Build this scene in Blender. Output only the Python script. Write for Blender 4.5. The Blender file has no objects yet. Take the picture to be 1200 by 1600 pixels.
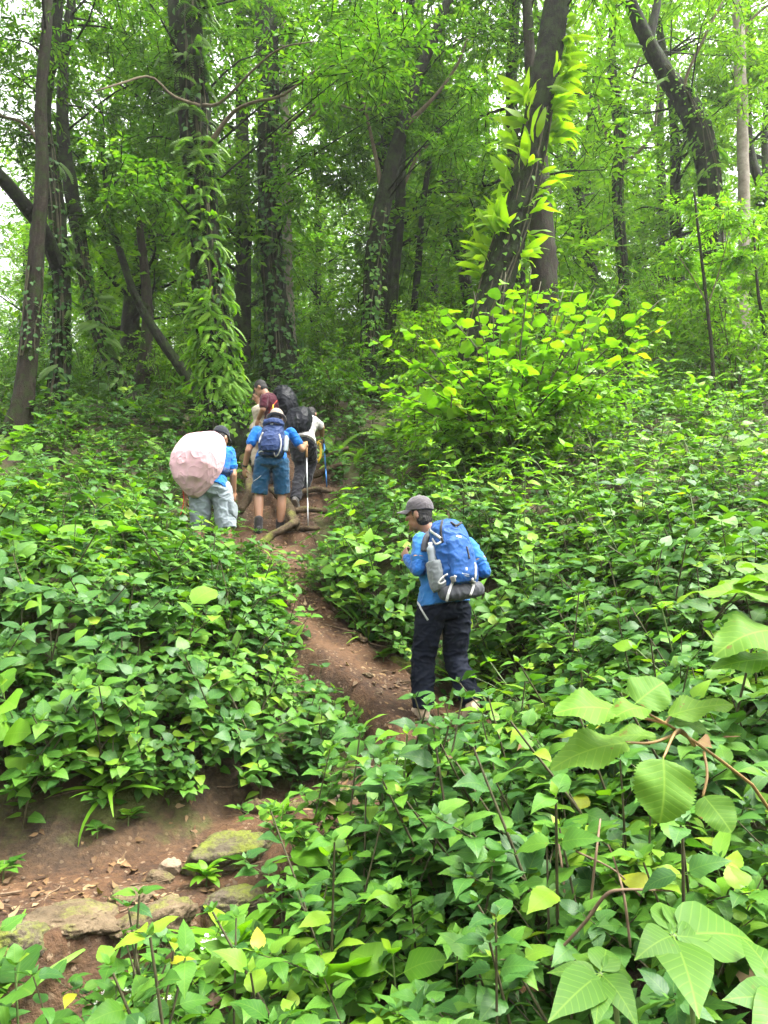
import bpy, math, random
import numpy as np
from mathutils import Vector, Matrix, Euler, noise as mnoise

SC = bpy.context.scene
COL = SC.collection
R = math.radians
UP = np.array([0, 0, 1.0])
rng = np.random.default_rng(7)
HAZE = .0007

# ------------------------------------------------------------------ camera, sky, sun, exposure
F_PX, PITCH = 1150.0, R(7.0)
cam_data = bpy.data.cameras.new('camera')
cam = bpy.data.objects.new('camera', cam_data)
COL.objects.link(cam)
cam.location = (0, 0, 0)
cam.rotation_euler = (R(90) + PITCH, 0, 0)
cam_data.sensor_fit = 'VERTICAL'
cam_data.sensor_height = 24.0
cam_data.lens = 24.0 * F_PX / 1600.0
cam_data.clip_start = 0.05
cam_data.clip_end = 1500
cam_data.dof.use_dof = False
SC.camera = cam

SUN_EL, SUN_AZ = R(66), R(100)         # azimuth measured from +Y towards +X: high, over the open side of the slope
world = bpy.data.worlds.new('World')
SC.world = world
world.use_nodes = True
wn = world.node_tree
wn.nodes.clear()
sky = wn.nodes.new('ShaderNodeTexSky')
sky.sky_type = 'NISHITA'
sky.sun_disc = False
sky.sun_elevation = SUN_EL
sky.sun_rotation = SUN_AZ
sky.air_density = 1.0
sky.dust_density = 6.0
sky.ozone_density = 1.0
bg = wn.nodes.new('ShaderNodeBackground')
wout = wn.nodes.new('ShaderNodeOutputWorld')
hsv = wn.nodes.new('ShaderNodeHueSaturation')      # thin cloud takes the blue out of the whole sky
hsv.inputs['Saturation'].default_value = 0.06
hsv.inputs['Value'].default_value = 1.0
wn.links.new(sky.outputs[0], hsv.inputs['Color'])
wn.links.new(hsv.outputs[0], bg.inputs['Color'])
bg.inputs['Strength'].default_value = 0.14
wn.links.new(bg.outputs[0], wout.inputs['Surface'])

sun_data = bpy.data.lights.new('sun', 'SUN')
sun_data.energy = 1.5
sun_data.angle = R(25)
sun_data.color = (1.0, 0.96, 0.88)
sun = bpy.data.objects.new('sun', sun_data)
COL.objects.link(sun)
sd = Vector((math.sin(SUN_AZ) * math.cos(SUN_EL), math.cos(SUN_AZ) * math.cos(SUN_EL), math.sin(SUN_EL)))
sun.rotation_euler = sd.to_track_quat('Z', 'Y').to_euler()
sun.location = (0, 0, 60)

SC.view_settings.view_transform = 'Standard'
SC.view_settings.look = 'None'
SC.view_settings.exposure = 2.75
SC.view_settings.gamma = 1.0
SC.view_settings.use_curve_mapping = False
SC.render.engine = 'CYCLES'
cy = SC.cycles
cy.max_bounces = 8
cy.diffuse_bounces = 4
cy.glossy_bounces = 2
cy.transmission_bounces = 6
cy.volume_bounces = 1
cy.transparent_max_bounces = 6
cy.caustics_reflective = False
cy.caustics_refractive = False
cy.use_denoising = True
cy.use_adaptive_sampling = True
cy.adaptive_threshold = 0.02
cy.sample_clamp_indirect = 6.0

# ------------------------------------------------------------------ geometry helpers
CP, SP = math.cos(PITCH), math.sin(PITCH)


def W(px, py, Y):
    """World point seen at photo pixel (px, py) when it lies Y metres ahead."""
    u, v = (px - 600.0) / F_PX, (800.0 - py) / F_PX
    k = Y / (CP - v * SP)
    return np.array([u * k, Y, (SP + v * CP) * k])


def proj(p):
    p = np.asarray(p, float)
    d = p[..., 1] * CP + p[..., 2] * SP
    up = -p[..., 1] * SP + p[..., 2] * CP
    d = np.where(np.abs(d) < 1e-6, 1e-6, d)
    return 600 + F_PX * p[..., 0] / d, 800 - F_PX * up / d, d


def nrm(a):
    return a / np.maximum(np.linalg.norm(a, axis=-1, keepdims=True), 1e-9)


def make_mesh(name, v, f, uv=None, tint=None, mats=(), mid=None, smooth=True):
    v = np.asarray(v, np.float32)
    f = np.asarray(f, np.int32)
    me = bpy.data.meshes.new(name)
    me.vertices.add(len(v))
    me.vertices.foreach_set('co', v.ravel())
    n, k = f.shape
    me.loops.add(n * k)
    me.loops.foreach_set('vertex_index', f.ravel())
    me.polygons.add(n)
    me.polygons.foreach_set('loop_start', np.arange(0, n * k, k, dtype=np.int32))
    try:
        me.polygons.foreach_set('loop_total', np.full(n, k, np.int32))
    except Exception:
        pass
    if smooth:
        me.polygons.foreach_set('use_smooth', np.ones(n, bool))
    if uv is not None:
        l = me.uv_layers.new(name='UVMap')
        l.data.foreach_set('uv', np.asarray(uv, np.float32)[f.ravel()].ravel())
    if tint is not None:
        a = me.attributes.new('tint', 'FLOAT', 'POINT')
        a.data.foreach_set('value', np.asarray(tint, np.float32))
    for m in mats:
        me.materials.append(m)
    if mid is not None:
        me.polygons.foreach_set('material_index', np.asarray(mid, np.int32))
    me.update(calc_edges=True)
    return me


class MB:
    """Collects triangles, then becomes one mesh."""

    def __init__(s):
        s.v, s.f, s.uv, s.t, s.m, s.n = [], [], [], [], [], 0

    def add(s, v, f, uv=None, tint=0.5, mat=0):
        v = np.asarray(v, float).reshape(-1, 3)
        f = np.asarray(f, int)
        s.v.append(v)
        s.f.append(f + s.n)
        s.uv.append(np.zeros((len(v), 2)) if uv is None else uv)
        s.t.append(np.broadcast_to(np.asarray(tint, float), (len(v),)))
        s.m.append(np.full(len(f), mat))
        s.n += len(v)
        return s

    def mesh(s, name, mats, smooth=True):
        return make_mesh(name, np.concatenate(s.v), np.concatenate(s.f), np.concatenate(s.uv),
                         np.concatenate(s.t), mats, np.concatenate(s.m), smooth)


def obj(name, me, parent=None, loc=None, rot=None, scale=None):
    o = bpy.data.objects.new(name, me)
    COL.objects.link(o)
    if loc is not None:
        o.location = loc
    if rot is not None:
        o.rotation_euler = rot
    if scale is not None:
        o.scale = (scale,) * 3 if np.isscalar(scale) else scale
    if parent is not None:
        o.parent = parent
    return o


def tag(o, label=None, cat=None, group=None, kind=None):
    if label:
        o['label'] = label
    if cat:
        o['category'] = cat
    if group:
        o['group'] = group
    if kind:
        o['kind'] = kind
    return o


_ones = 'first second third fourth fifth sixth seventh eighth ninth tenth eleventh twelfth thirteenth fourteenth fifteenth sixteenth seventeenth eighteenth nineteenth twentieth'.split()
ORD = _ones + ['twenty-' + q for q in _ones[:9]] + ['thirtieth'] + ['thirty-' + q for q in _ones[:9]] + ['fortieth'] + ['forty-' + q for q in _ones[:9]]


def in_order(items, fmt):
    """items: (object, key, order value, fields); labels become fmt with the object's place among its look-alikes."""
    sets = {}
    for it in items:
        sets.setdefault(it[1], []).append(it)
    for its in sets.values():
        its.sort(key=lambda i: i[2])
        for n, (o, k, v, f) in enumerate(its):
            o['label'] = fmt(f, ORD[n] if len(its) > 1 else None)


def empty(name, loc=(0, 0, 0), rotz=0.0):
    o = bpy.data.objects.new(name, None)
    COL.objects.link(o)
    o.location = loc
    o.rotation_euler = (0, 0, rotz)
    o.empty_display_size = 0.1
    return o


def smooth_path(P, n):
    """Catmull-Rom through points (rows may carry extra columns such as a radius)."""
    P = np.asarray(P, float)
    if len(P) == 2:
        t = np.linspace(0, 1, n)[:, None]
        return P[0] * (1 - t) + P[1] * t
    Q = np.vstack([2 * P[0] - P[1], P, 2 * P[-1] - P[-2]])
    out = []
    for t in np.linspace(0, len(P) - 1 - 1e-6, n):
        i = int(t)
        f = t - i
        a, b, c, d = Q[i:i + 4]
        out.append(0.5 * ((2 * b) + (c - a) * f + (2 * a - 5 * b + 4 * c - d) * f * f + (3 * b - a - 3 * c + d) * f ** 3))
    return np.array(out)


def tube(P, rad, seg=8, lump=0.0, rr=None, caps=True, flat=1.0):
    P = np.asarray(P, float)
    n = len(P)
    rad = np.broadcast_to(np.asarray(rad, float), (n,))
    T = nrm(np.gradient(P, axis=0))
    a = np.array([1.0, 0, 0]) if abs(T[0, 0]) < 0.8 else np.array([0, 1.0, 0])
    N = np.zeros((n, 3))
    x = a
    for i in range(n):
        x = x - T[i] * np.dot(x, T[i])
        x = x / max(np.linalg.norm(x), 1e-9)
        N[i] = x
    B = np.cross(T, N)
    th = np.linspace(0, 2 * np.pi, seg, endpoint=False)
    r = rad[:, None] * np.ones((n, seg))
    if lump and rr is not None:
        k1, k2 = rr.uniform(0, 6, 2)
        r = r * (1 + lump * (0.5 * np.sin(2 * th + k1 + np.linspace(0, 7, n)[:, None]) + 0.4 * np.sin(3 * th + k2 - np.linspace(0, 11, n)[:, None])
                             + rr.normal(0, .35, (n, seg))))
    v = P[:, None] + r[..., None] * (np.cos(th)[None, :, None] * N[:, None] + flat * np.sin(th)[None, :, None] * B[:, None])
    v = v.reshape(-1, 3)
    i = np.arange(n - 1)[:, None] * seg
    j = np.arange(seg)[None]
    j2 = (j + 1) % seg
    q = np.stack([i + j, i + j2, i + seg + j2, i + seg + j], -1).reshape(-1, 4)
    f = np.concatenate([q[:, [0, 1, 2]], q[:, [0, 2, 3]]])
    uv = np.stack([np.tile(th / 6.283, n), np.repeat(np.linspace(0, 1, n), seg)], 1)
    if caps:
        v = np.vstack([v, P[0], P[-1]])
        uv = np.vstack([uv, [[.5, 0], [.5, 1]]])
        b = n * seg
        k = np.arange(seg)
        k2 = (k + 1) % seg
        f = np.vstack([f, np.stack([np.full(seg, b), k2, k], 1),
                       np.stack([np.full(seg, b + 1), (n - 1) * seg + k, (n - 1) * seg + k2], 1)])
    return v, f, uv


# ------------------------------------------------------------------ materials
def mat(name):
    m = bpy.data.materials.new(name)
    m.use_nodes = True
    nt = m.node_tree
    nt.nodes.clear()
    return m, nt


def nd(nt, typ, **kw):
    n = nt.nodes.new(typ)
    for k, v in kw.items():
        if k.startswith('i_'):
            n.inputs[k[2:].replace('_', ' ')].default_value = v
        else:
            setattr(n, k, v)
    return n


def ramp(nt, stops):
    r = nt.nodes.new('ShaderNodeValToRGB')
    e = r.color_ramp.elements
    while len(e) < len(stops):
        e.new(0.5)
    for k, (p, c) in zip(e, stops):
        k.position = p
        k.color = (*c, 1) if len(c) == 3 else c
    return r


def math_n(nt, op, a, b=None, clamp=False):
    m = nt.nodes.new('ShaderNodeMath')
    m.operation = op
    m.use_clamp = clamp
    for i, x in enumerate((a, b)):
        if x is None:
            continue
        if isinstance(x, (int, float)):
            m.inputs[i].default_value = x
        else:
            nt.links.new(x, m.inputs[i])
    return m.outputs[0]


def mixc(nt, fac, a, b, mode='MIX'):
    m = nt.nodes.new('ShaderNodeMix')
    m.data_type = 'RGBA'
    m.blend_type = mode
    for i, x in ((0, fac), (6, a), (7, b)):
        if isinstance(x, (int, float)):
            m.inputs[i].default_value = x
        elif isinstance(x, tuple):
            m.inputs[i].default_value = (*x, 1) if len(x) == 3 else x
        else:
            nt.links.new(x, m.inputs[i])
    return m.outputs[2]


def noise(nt, scale, detail=4, rough=.55, vec=None, out=0):
    n = nd(nt, 'ShaderNodeTexNoise', i_Scale=scale, i_Detail=detail, i_Roughness=rough)
    if vec is not None:
        nt.links.new(vec, n.inputs['Vector'])
    return n.outputs[out]


def leaf_mat(name, stops, trans=0.35, rough=0.42, veins=0.0, spots=0.0, tcol=1.5, spec=0.5):
    """stops: ramp over a per-leaf random value."""
    m, nt = mat(name)
    L = nt.links.new
    oi = nd(nt, 'ShaderNodeObjectInfo')
    at = nd(nt, 'ShaderNodeAttribute', attribute_name='tint')
    rnd = math_n(nt, 'FRACT', math_n(nt, 'ADD', oi.outputs['Random'], math_n(nt, 'MULTIPLY', at.outputs['Fac'], 7.137)))
    cr = ramp(nt, stops)
    L(rnd, cr.inputs[0])
    col = cr.outputs[0]
    geo = nd(nt, 'ShaderNodeNewGeometry')
    n1 = noise(nt, 9.0, 2, .5, geo.outputs['Position'])
    col = mixc(nt, math_n(nt, 'MULTIPLY', math_n(nt, 'SUBTRACT', n1, .35, True), 1.1), col, (.62, .78, .55), 'MULTIPLY')
    height = None
    if veins > 0:
        uv = nd(nt, 'ShaderNodeUVMap')
        sp = nd(nt, 'ShaderNodeSeparateXYZ')
        L(uv.outputs[0], sp.inputs[0])
        au = math_n(nt, 'ABSOLUTE', math_n(nt, 'SUBTRACT', sp.outputs[0], .5))
        ph = math_n(nt, 'MULTIPLY', math_n(nt, 'SUBTRACT', sp.outputs[1], math_n(nt, 'MULTIPLY', au, .55)), 9.0)
        tri = math_n(nt, 'ABSOLUTE', math_n(nt, 'SUBTRACT', math_n(nt, 'FRACT', ph), .5))
        side = math_n(nt, 'SUBTRACT', 1.0, math_n(nt, 'MULTIPLY', tri, 9.0), True)
        mid = math_n(nt, 'SUBTRACT', 1.0, math_n(nt, 'MULTIPLY', au, 34.0), True)
        vein = math_n(nt, 'MAXIMUM', math_n(nt, 'MULTIPLY', side, .6), mid)
        col = mixc(nt, math_n(nt, 'MULTIPLY', vein, veins), col, (.26, .40, .05))
        height = math_n(nt, 'SUBTRACT', math_n(nt, 'MULTIPLY', tri, 1.2), vein)
    if spots > 0:
        n2 = noise(nt, 55.0, 3, .6, geo.outputs['Position'])
        sm = math_n(nt, 'MULTIPLY', math_n(nt, 'SUBTRACT', n2, .66, True), 14.0, True)
        col = mixc(nt, math_n(nt, 'MULTIPLY', sm, spots), col, (.13, .085, .02))
    # the underside of a leaf is paler and duller
    col2 = mixc(nt, math_n(nt, 'MULTIPLY', geo.outputs['Backfacing'], .4), col, (.15, .24, .05))
    p = nd(nt, 'ShaderNodeBsdfPrincipled')
    L(col2, p.inputs['Base Color'])
    p.inputs['Roughness'].default_value = rough
    p.inputs['Specular IOR Level'].default_value = spec * .75
    if height is not None:
        bp = nd(nt, 'ShaderNodeBump', i_Strength=.12, i_Distance=.002)
        L(height, bp.inputs['Height'])
        L(bp.outputs[0], p.inputs['Normal'])
    tr = nd(nt, 'ShaderNodeBsdfTranslucent')
    tc = mixc(nt, 1.0, col, (tcol, tcol * 1.05, tcol * .35), 'MULTIPLY')
    L(tc, tr.inputs['Color'])
    mx = nd(nt, 'ShaderNodeMixShader')
    mx.inputs[0].default_value = trans
    L(p.outputs[0], mx.inputs[1])
    L(tr.outputs[0], mx.inputs[2])
    o = nd(nt, 'ShaderNodeOutputMaterial')
    L(mx.outputs[0], o.inputs['Surface'])
    return m


def rock_like(name, stops, scale=6.0, moss=0.0, rough=.85, bump=.6, bdist=.02, mosscol=(.075, .105, .012), mscale=3.5, furrow=False):
    m, nt = mat(name)
    L = nt.links.new
    geo = nd(nt, 'ShaderNodeNewGeometry')
    pos = geo.outputs['Position']
    if furrow:                              # bark runs up and down the trunk
        st = nd(nt, 'ShaderNodeVectorMath', operation='MULTIPLY')
        st.inputs[1].default_value = (1, 1, .28)
        L(pos, st.inputs[0])
        n1 = noise(nt, scale * 1.6, 8, .66, st.outputs[0])
    else:
        n1 = noise(nt, scale, 8, .62, pos)
    n2 = noise(nt, scale * 7, 5, .6, pos)
    cr = ramp(nt, stops)
    L(math_n(nt, 'ADD', math_n(nt, 'MULTIPLY', n1, .7), math_n(nt, 'MULTIPLY', n2, .3)), cr.inputs[0])
    col = cr.outputs[0]
    if moss > 0:
        sx = nd(nt, 'ShaderNodeSeparateXYZ')
        L(geo.outputs['Normal'], sx.inputs[0])
        nm = noise(nt, mscale, 6, .65, pos)
        f = math_n(nt, 'ADD', nm, math_n(nt, 'MULTIPLY', sx.outputs[2], .10))
        f = math_n(nt, 'MULTIPLY', math_n(nt, 'SUBTRACT', math_n(nt, 'ADD', f, math_n(nt, 'MULTIPLY', math_n(nt, 'SUBTRACT', n2, .5), .35)), .66 - moss * .3), 5.0, True)
        mc = mixc(nt, n2, mosscol, (mosscol[0] * 1.9, mosscol[1] * 1.8, mosscol[2] * 1.5))
        col = mixc(nt, f, col, mc)
    p = nd(nt, 'ShaderNodeBsdfPrincipled')
    L(col, p.inputs['Base Color'])
    p.inputs['Roughness'].default_value = rough
    p.inputs['Specular IOR Level'].default_value = .25
    bp = nd(nt, 'ShaderNodeBump', i_Strength=bump, i_Distance=bdist)
    L(math_n(nt, 'ADD', n1, math_n(nt, 'MULTIPLY', n2, .5)), bp.inputs['Height'])
    L(bp.outputs[0], p.inputs['Normal'])
    o = nd(nt, 'ShaderNodeOutputMaterial')
    L(p.outputs[0], o.inputs['Surface'])
    return m


def plain_mat(name, col, rough=.6, spec=.4, nscale=0, namt=.25, bump=0.0, bscale=40, sheen=0.0, metal=0.0, trans=0.0, weave=False):
    m, nt = mat(name)
    L = nt.links.new
    tc = nd(nt, 'ShaderNodeTexCoord')
    p = nd(nt, 'ShaderNodeBsdfPrincipled')
    p.inputs['Base Color'].default_value = (*col, 1)
    p.inputs['Roughness'].default_value = rough
    p.inputs['Specular IOR Level'].default_value = spec
    p.inputs['Metallic'].default_value = metal
    if sheen:
        p.inputs['Sheen Weight'].default_value = sheen
    if nscale:
        n1 = noise(nt, nscale, 5, .6, tc.outputs['Object'])
        f = math_n(nt, 'MULTIPLY', math_n(nt, 'SUBTRACT', n1, .3, True), 2.0, True)
        L(mixc(nt, f, tuple(c * (1 - namt) for c in col), tuple(min(1, c * (1 + namt)) for c in col)), p.inputs['Base Color'])
    if bump:
        n2 = noise(nt, bscale, 5, .6, tc.outputs['Object'])
        bp = nd(nt, 'ShaderNodeBump', i_Strength=bump, i_Distance=.01)
        L(n2, bp.inputs['Height'])
        L(bp.outputs[0], p.inputs['Normal'])
    if trans:
        p.inputs['Transmission Weight'].default_value = trans
    o = nd(nt, 'ShaderNodeOutputMaterial')
    L(p.outputs[0], o.inputs['Surface'])
    return m


M_bark = rock_like('mossy bark', [(.3, (.003, .0028, .002)), (.5, (.008, .0065, .004)), (.72, (.026, .021, .013))], 13, .80, .9, 1.0, .06, (.012, .024, .003), 7, True)
M_bark_brown = rock_like('brown bark', [(.3, (.007, .005, .0035)), (.5, (.021, .015, .010)), (.72, (.060, .046, .033))], 8, .62, .9, 1.0, .05, (.014, .026, .004), 5.0, True)
M_bark_pale = rock_like('pale bark', [(.3, (.13, .10, .075)), (.55, (.27, .235, .19)), (.75, (.40, .37, .32))], 5, .15, .85, .5, .02, (.05, .08, .02), 3)
M_bark_dark = rock_like('dark far bark', [(.3, (.005, .0045, .003)), (.55, (.013, .011, .007)), (.75, (.035, .029, .02))], 5, .6, .9, .7, .03, (.028, .048, .012), 2.0)
M_branch = rock_like('pale thin branch', [(.3, (.06, .045, .028)), (.55, (.12, .095, .06)), (.78, (.20, .165, .11))], 12, .2, .9, .5, .01, (.05, .07, .012), 4)
M_stem = plain_mat('brown green stem', (.055, .05, .022), .7, .3, 30, .4)
M_stem_green = plain_mat('green stem', (.085, .13, .035), .55, .4, 30, .3)
M_stem_red = plain_mat('reddish leaf stalk', (.20, .12, .04), .5, .4, 30, .3)
M_twig = plain_mat('dry twig', (.13, .09, .055), .85, .2, 20, .4)
GREEN = [(0, (.026, .088, .010)), (.3, (.042, .124, .013)), (.6, (.062, .158, .015)), (.82, (.084, .190, .017)), (.94, (.120, .225, .016)), (1, (.165, .245, .015))]
DEEP = [(0, (.018, .066, .013)), (.4, (.030, .096, .017)), (.8, (.046, .128, .019)), (1, (.070, .160, .018))]
BRIGHT = [(0, (.074, .205, .009)), (.4, (.108, .260, .011)), (.8, (.142, .305, .013)), (1, (.20, .33, .015))]
LIME = [(0, (.150, .30, .012)), (.5, (.21, .37, .014)), (1, (.27, .41, .018))]
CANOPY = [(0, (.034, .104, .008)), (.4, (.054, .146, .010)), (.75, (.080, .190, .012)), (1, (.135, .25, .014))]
FERN = [(0, (.11, .27, .012)), (.5, (.16, .34, .014)), (1, (.22, .39, .018))]
M_leaf = leaf_mat('herb leaf', GREEN, .30, .52, .18, .35, spec=.28)
M_leaf_deep = leaf_mat('deep green leaf', DEEP, .25, .48, .16, .25, spec=.34)
M_leaf_bright = leaf_mat('bright shrub leaf', BRIGHT, .45, .5, .25, .2)
M_leaf_lime = leaf_mat('lime epiphyte leaf', LIME, .5, .4, .15, .1)
M_leaf_big = leaf_mat('broad serrated leaf', [(0, (.070, .160, .016)), (1, (.105, .205, .020))], .34, .6, .34, .9, spec=.25)
M_leaf_fleshy = leaf_mat('broad smooth leaf', [(0, (.046, .125, .014)), (1, (.075, .165, .018))], .30, .5, .32, .35, spec=.3)
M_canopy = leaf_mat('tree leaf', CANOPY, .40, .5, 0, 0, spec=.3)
M_canopy_bright = leaf_mat('tree leaf with painted light', [(0, (.062, .158, .010)), (.5, (.096, .214, .012)), (1, (.155, .28, .014))], .52, .45, 0, 0, spec=.35)  # lighter copy of the tree leaf; a sunlit look put into its colour
M_fern = leaf_mat('fern frond', FERN, .42, .5, 0, 0)
M_fern_deep = leaf_mat('deep fern frond', [(0, (.045, .125, .010)), (1, (.085, .19, .014))], .4, .5, 0, 0)
M_litter = leaf_mat('dead leaf', [(0, (.05, .022, .009)), (.4, (.10, .048, .02)), (.8, (.17, .095, .045)), (1, (.24, .165, .09))], .1, .7, .15, .3)
M_yellow = leaf_mat('yellowing leaf', [(0, (.22, .27, .015)), (1, (.33, .30, .02))], .45, .5, .3, .6)
M_petal = plain_mat('white petal', (.75, .73, .68), .6, .3)

# ------------------------------------------------------------------ terrain
TRAIL = np.array([  # pixel x, pixel y, metres ahead, half width
    (-260, 1470, 3.3, .42), (-80, 1440, 3.45, .40), (60, 1415, 3.6, .38), (200, 1392, 3.8, .36), (330, 1360, 4.05, .33), (430, 1290, 4.35, .32), (560, 1245, 4.65, .32),
    (680, 1200, 4.95, .34), (722, 1150, 5.22, .32), (672, 1126, 5.45, .32), (602, 1064, 5.85, .26), (535, 1010, 6.25, .24), (485, 960, 6.7, .19),
    (465, 915, 7.25, .13), (434, 865, 8.1, .20), (422, 835, 8.9, .42), (445, 792, 9.8, .50), (450, 758, 10.4, .58), (450, 728, 11.0, .6), (450, 700, 11.7, .5),
    (440, 682, 12.6, .35)])
TR3 = np.array([W(a, b, c) for a, b, c, _ in TRAIL])
TRP = smooth_path(np.hstack([TR3, TRAIL[:, 3:4]]), 260)

HILL = [  # pixel x, pixel y, metres ahead, height of the plants standing there
    (50, 1255, 4.25, .05), (-250, 1255, 4.25, .05), (250, 1245, 4.45, .05), (400, 1215, 4.85, .1), (50, 1100, 4.5, .25), (200, 1050, 4.75, .25), (350, 1050, 5.1, .25), (440, 1060, 5.5, .2),
    (-250, 1050, 4.6, .3), (50, 900, 4.9, .35), (200, 890, 5.4, .35), (330, 900, 6.0, .35), (420, 945, 6.4, .3), (-250, 850, 5.5, .35),
    (50, 800, 6.5, .4), (200, 800, 7.0, .4), (300, 850, 7.2, .4), (50, 720, 9, .4), (200, 715, 9.5, .4), (300, 745, 9.5, .3), (-300, 720, 9, .4),
    (30, 690, 11, 0), (210, 660, 12, 0), (350, 700, 11.5, 0), (440, 610, 15, 0), (300, 625, 14.5, 0), (-300, 690, 11, 0), (-300, 640, 18, 0), (100, 630, 18, 0),
    (600, 950, 6.75, .1), (620, 880, 6.9, .25), (640, 790, 7.4, .35), (560, 810, 8.6, .35), (560, 730, 10.5, .3), (600, 600, 15, 0),
    (700, 710, 9, .4), (700, 640, 10.5, .4), (800, 650, 10, .4), (1000, 610, 11, .4), (1150, 570, 13, .4), (1150, 525, 16, .3), (900, 565, 13, .3), (1500, 560, 13, .3), (1500, 520, 18, .3),
    (800, 900, 6.3, .4), (830, 1000, 5.8, .35), (840, 1090, 5.2, .35), (950, 900, 5.3, .5), (950, 1050, 4.3, .5), (1150, 810, 5.6, .5), (1150, 960, 4.1, .5), (1150, 700, 8, .5), (1000, 740, 7.5, .5), (900, 805, 6.9, .45),
    (1500, 800, 6, .5), (1500, 650, 9, .5),
    (700, 1265, 4.4, .12), (600, 1350, 3.6, .35), (600, 1550, 2.6, .42), (850, 1320, 3.3, .5), (1000, 1420, 2.4, .6), (1120, 1230, 2.6, .6), (420, 1420, 3.5, .25), (330, 1480, 3.2, .3),
    (480, 1350, 3.9, .2)]
hill_pts = [W(a, b, c) - np.array([0, 0, d]) for a, b, c, d in HILL]
hill_pts += [np.array(p, float) for p in [
    (0, 0, -1.72), (-1, 1.5, -1.95), (-1.6, 2.5, -1.80), (-3, 2.4, -1.80), (.4, 1.9, -1.75), (.95, 1.4, -1.45), (2.5, 1.5, -1.1), (3, 3, -.6), (-3, 0, -2.2), (3, 0, -1.5), (0, -6, -3.5), (-8, -6, -4), (8, -6, -3),
    (-12, 4, -2.0), (-12, 12, 2.0), (14, 5, .3), (16, 12, 4.2),
    (-1.5, 2.98, -1.74), (-.9, 2.9, -1.74), (-2.2, 3.0, -1.74)]]
for X, Yd, row in [(-14, 40, 606), (0, 40, 568), (14, 40, 492), (-30, 40, 625), (30, 40, 450), (-8, 26, 618), (0, 26, 580), (8, 26, 505),
                   (-40, 80, 596), (0, 80, 560), (40, 80, 480), (-70, 130, 580), (0, 130, 555), (70, 130, 470), (16, 26, 480), (-18, 26, 630), (40, 20, 470), (-40, 20, 660)]:
    z = W(600, row, Yd)[2]
    hill_pts.append(np.array([X, Yd, z]))
HP = np.array(hill_pts)


def _tps(r2):
    return np.where(r2 > 1e-9, r2 * np.log(np.maximum(r2, 1e-9)), 0.0)


def _warp(xy):                       # far control points are pulled in so near ones keep their say
    xy = np.asarray(xy, float)
    y = xy[..., 1]
    return np.stack([xy[..., 0], y], -1)


_n = len(HP)
_K = _tps(((HP[:, None, :2] - HP[None, :, :2]) ** 2).sum(-1)) + np.eye(_n) * .02
_P = np.hstack([np.ones((_n, 1)), HP[:, :2]])
_A = np.block([[_K, _P], [_P.T, np.zeros((3, 3))]])
_sol = np.linalg.solve(_A, np.concatenate([HP[:, 2], np.zeros(3)]))


def trail_at(xy):
    xy = np.asarray(xy, float).reshape(-1, 2)
    best = np.full(len(xy), 1e9)
    z = np.zeros(len(xy))
    hw = np.zeros(len(xy))
    for i in range(len(TRP) - 1):
        a, b = TRP[i], TRP[i + 1]
        ab = b[:2] - a[:2]
        t = np.clip(((xy - a[:2]) @ ab) / max(ab @ ab, 1e-9), 0, 1)
        d = np.linalg.norm(xy - (a[:2] + t[:, None] * ab), axis=1)
        m = d < best
        best[m] = d[m]
        z[m] = (a[2] + t * (b[2] - a[2]))[m]
        hw[m] = (a[3] + t * (b[3] - a[3]))[m]
    return best, z, hw


def vnoise(xy, s, seed=0):
    r = np.random.default_rng(seed)
    out = np.zeros(len(xy))
    for k in range(7):
        a = r.uniform(0, 6.28)
        f = s * (1.6 ** k) * .5
        out += np.sin((xy[:, 0] * math.cos(a) + xy[:, 1] * math.sin(a)) * f + r.uniform(0, 6.28)) * np.sin((xy[:, 0] * math.sin(a + .7) - xy[:, 1] * math.cos(a + .7)) * f * .8 + r.uniform(0, 6.28)) / (1.35 ** k)
    return out * .4


def ground(xy, full=False):
    xy = np.asarray(xy, float).reshape(-1, 2)
    z = np.zeros(len(xy))
    for c in range(0, len(xy), 20000):
        q = xy[c:c + 20000]
        z[c:c + 20000] = _tps(((q[:, None] - HP[None, :, :2]) ** 2).sum(-1)) @ _sol[:_n] + np.hstack([np.ones((len(q), 1)), q]) @ _sol[_n:]
    z += vnoise(xy, 1.2, 3) * .05 * np.clip(xy[:, 1] / 8, .3, 3)
    near = (np.abs(xy[:, 0]) < 6) & (xy[:, 1] > 1.5) & (xy[:, 1] < 15)
    d = np.full(len(xy), 9.0)
    hw = np.full(len(xy), .3)
    tz = np.zeros(len(xy))
    if near.any():
        d[near], tz[near], hw[near] = trail_at(xy[near])
        d[near] = np.maximum(d[near] + vnoise(xy[near], 3.2, 21) * .10 + vnoise(xy[near], 9, 22) * .045, 0)
    # steps worn into the steep stretch between the roots
    st = np.clip((tz - .62) / .15, 0, 1)
    k = .21
    ph = (tz + vnoise(xy, 2.5, 5) * .05) / k
    stair = (np.floor(ph) + np.clip((ph - np.floor(ph) - .62) / .38, 0, 1)) * k
    tz2 = tz * (1 - st) + stair * st + vnoise(xy, 5.0, 9) * .022 + np.clip(d / hw, 0, 1.4) ** 2 * .03
    w = np.clip((d - hw * .85) / .22, 0, 1)
    w = w * w * (3 - 2 * w)
    zz = tz2 * (1 - w) + z * w
    if full:
        return zz, 1 - np.clip((d - hw * .9) / .34, 0, 1), d - hw
    return zz


def gz(x, y):
    return float(ground(np.array([[x, y]]))[0])


def axis_y():
    a = [-12]
    while a[-1] < 420:
        y = a[-1]
        s = .035 if 2.4 < y < 7.4 else .05 if 7.4 <= y < 12.6 else .08 if 1 < y <= 2.4 else .6 if y < 0 else .3 if y < 1 else min(12, .05 + (y - 12.6) * .08)
        a.append(y + s)
    return np.array(a)


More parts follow.
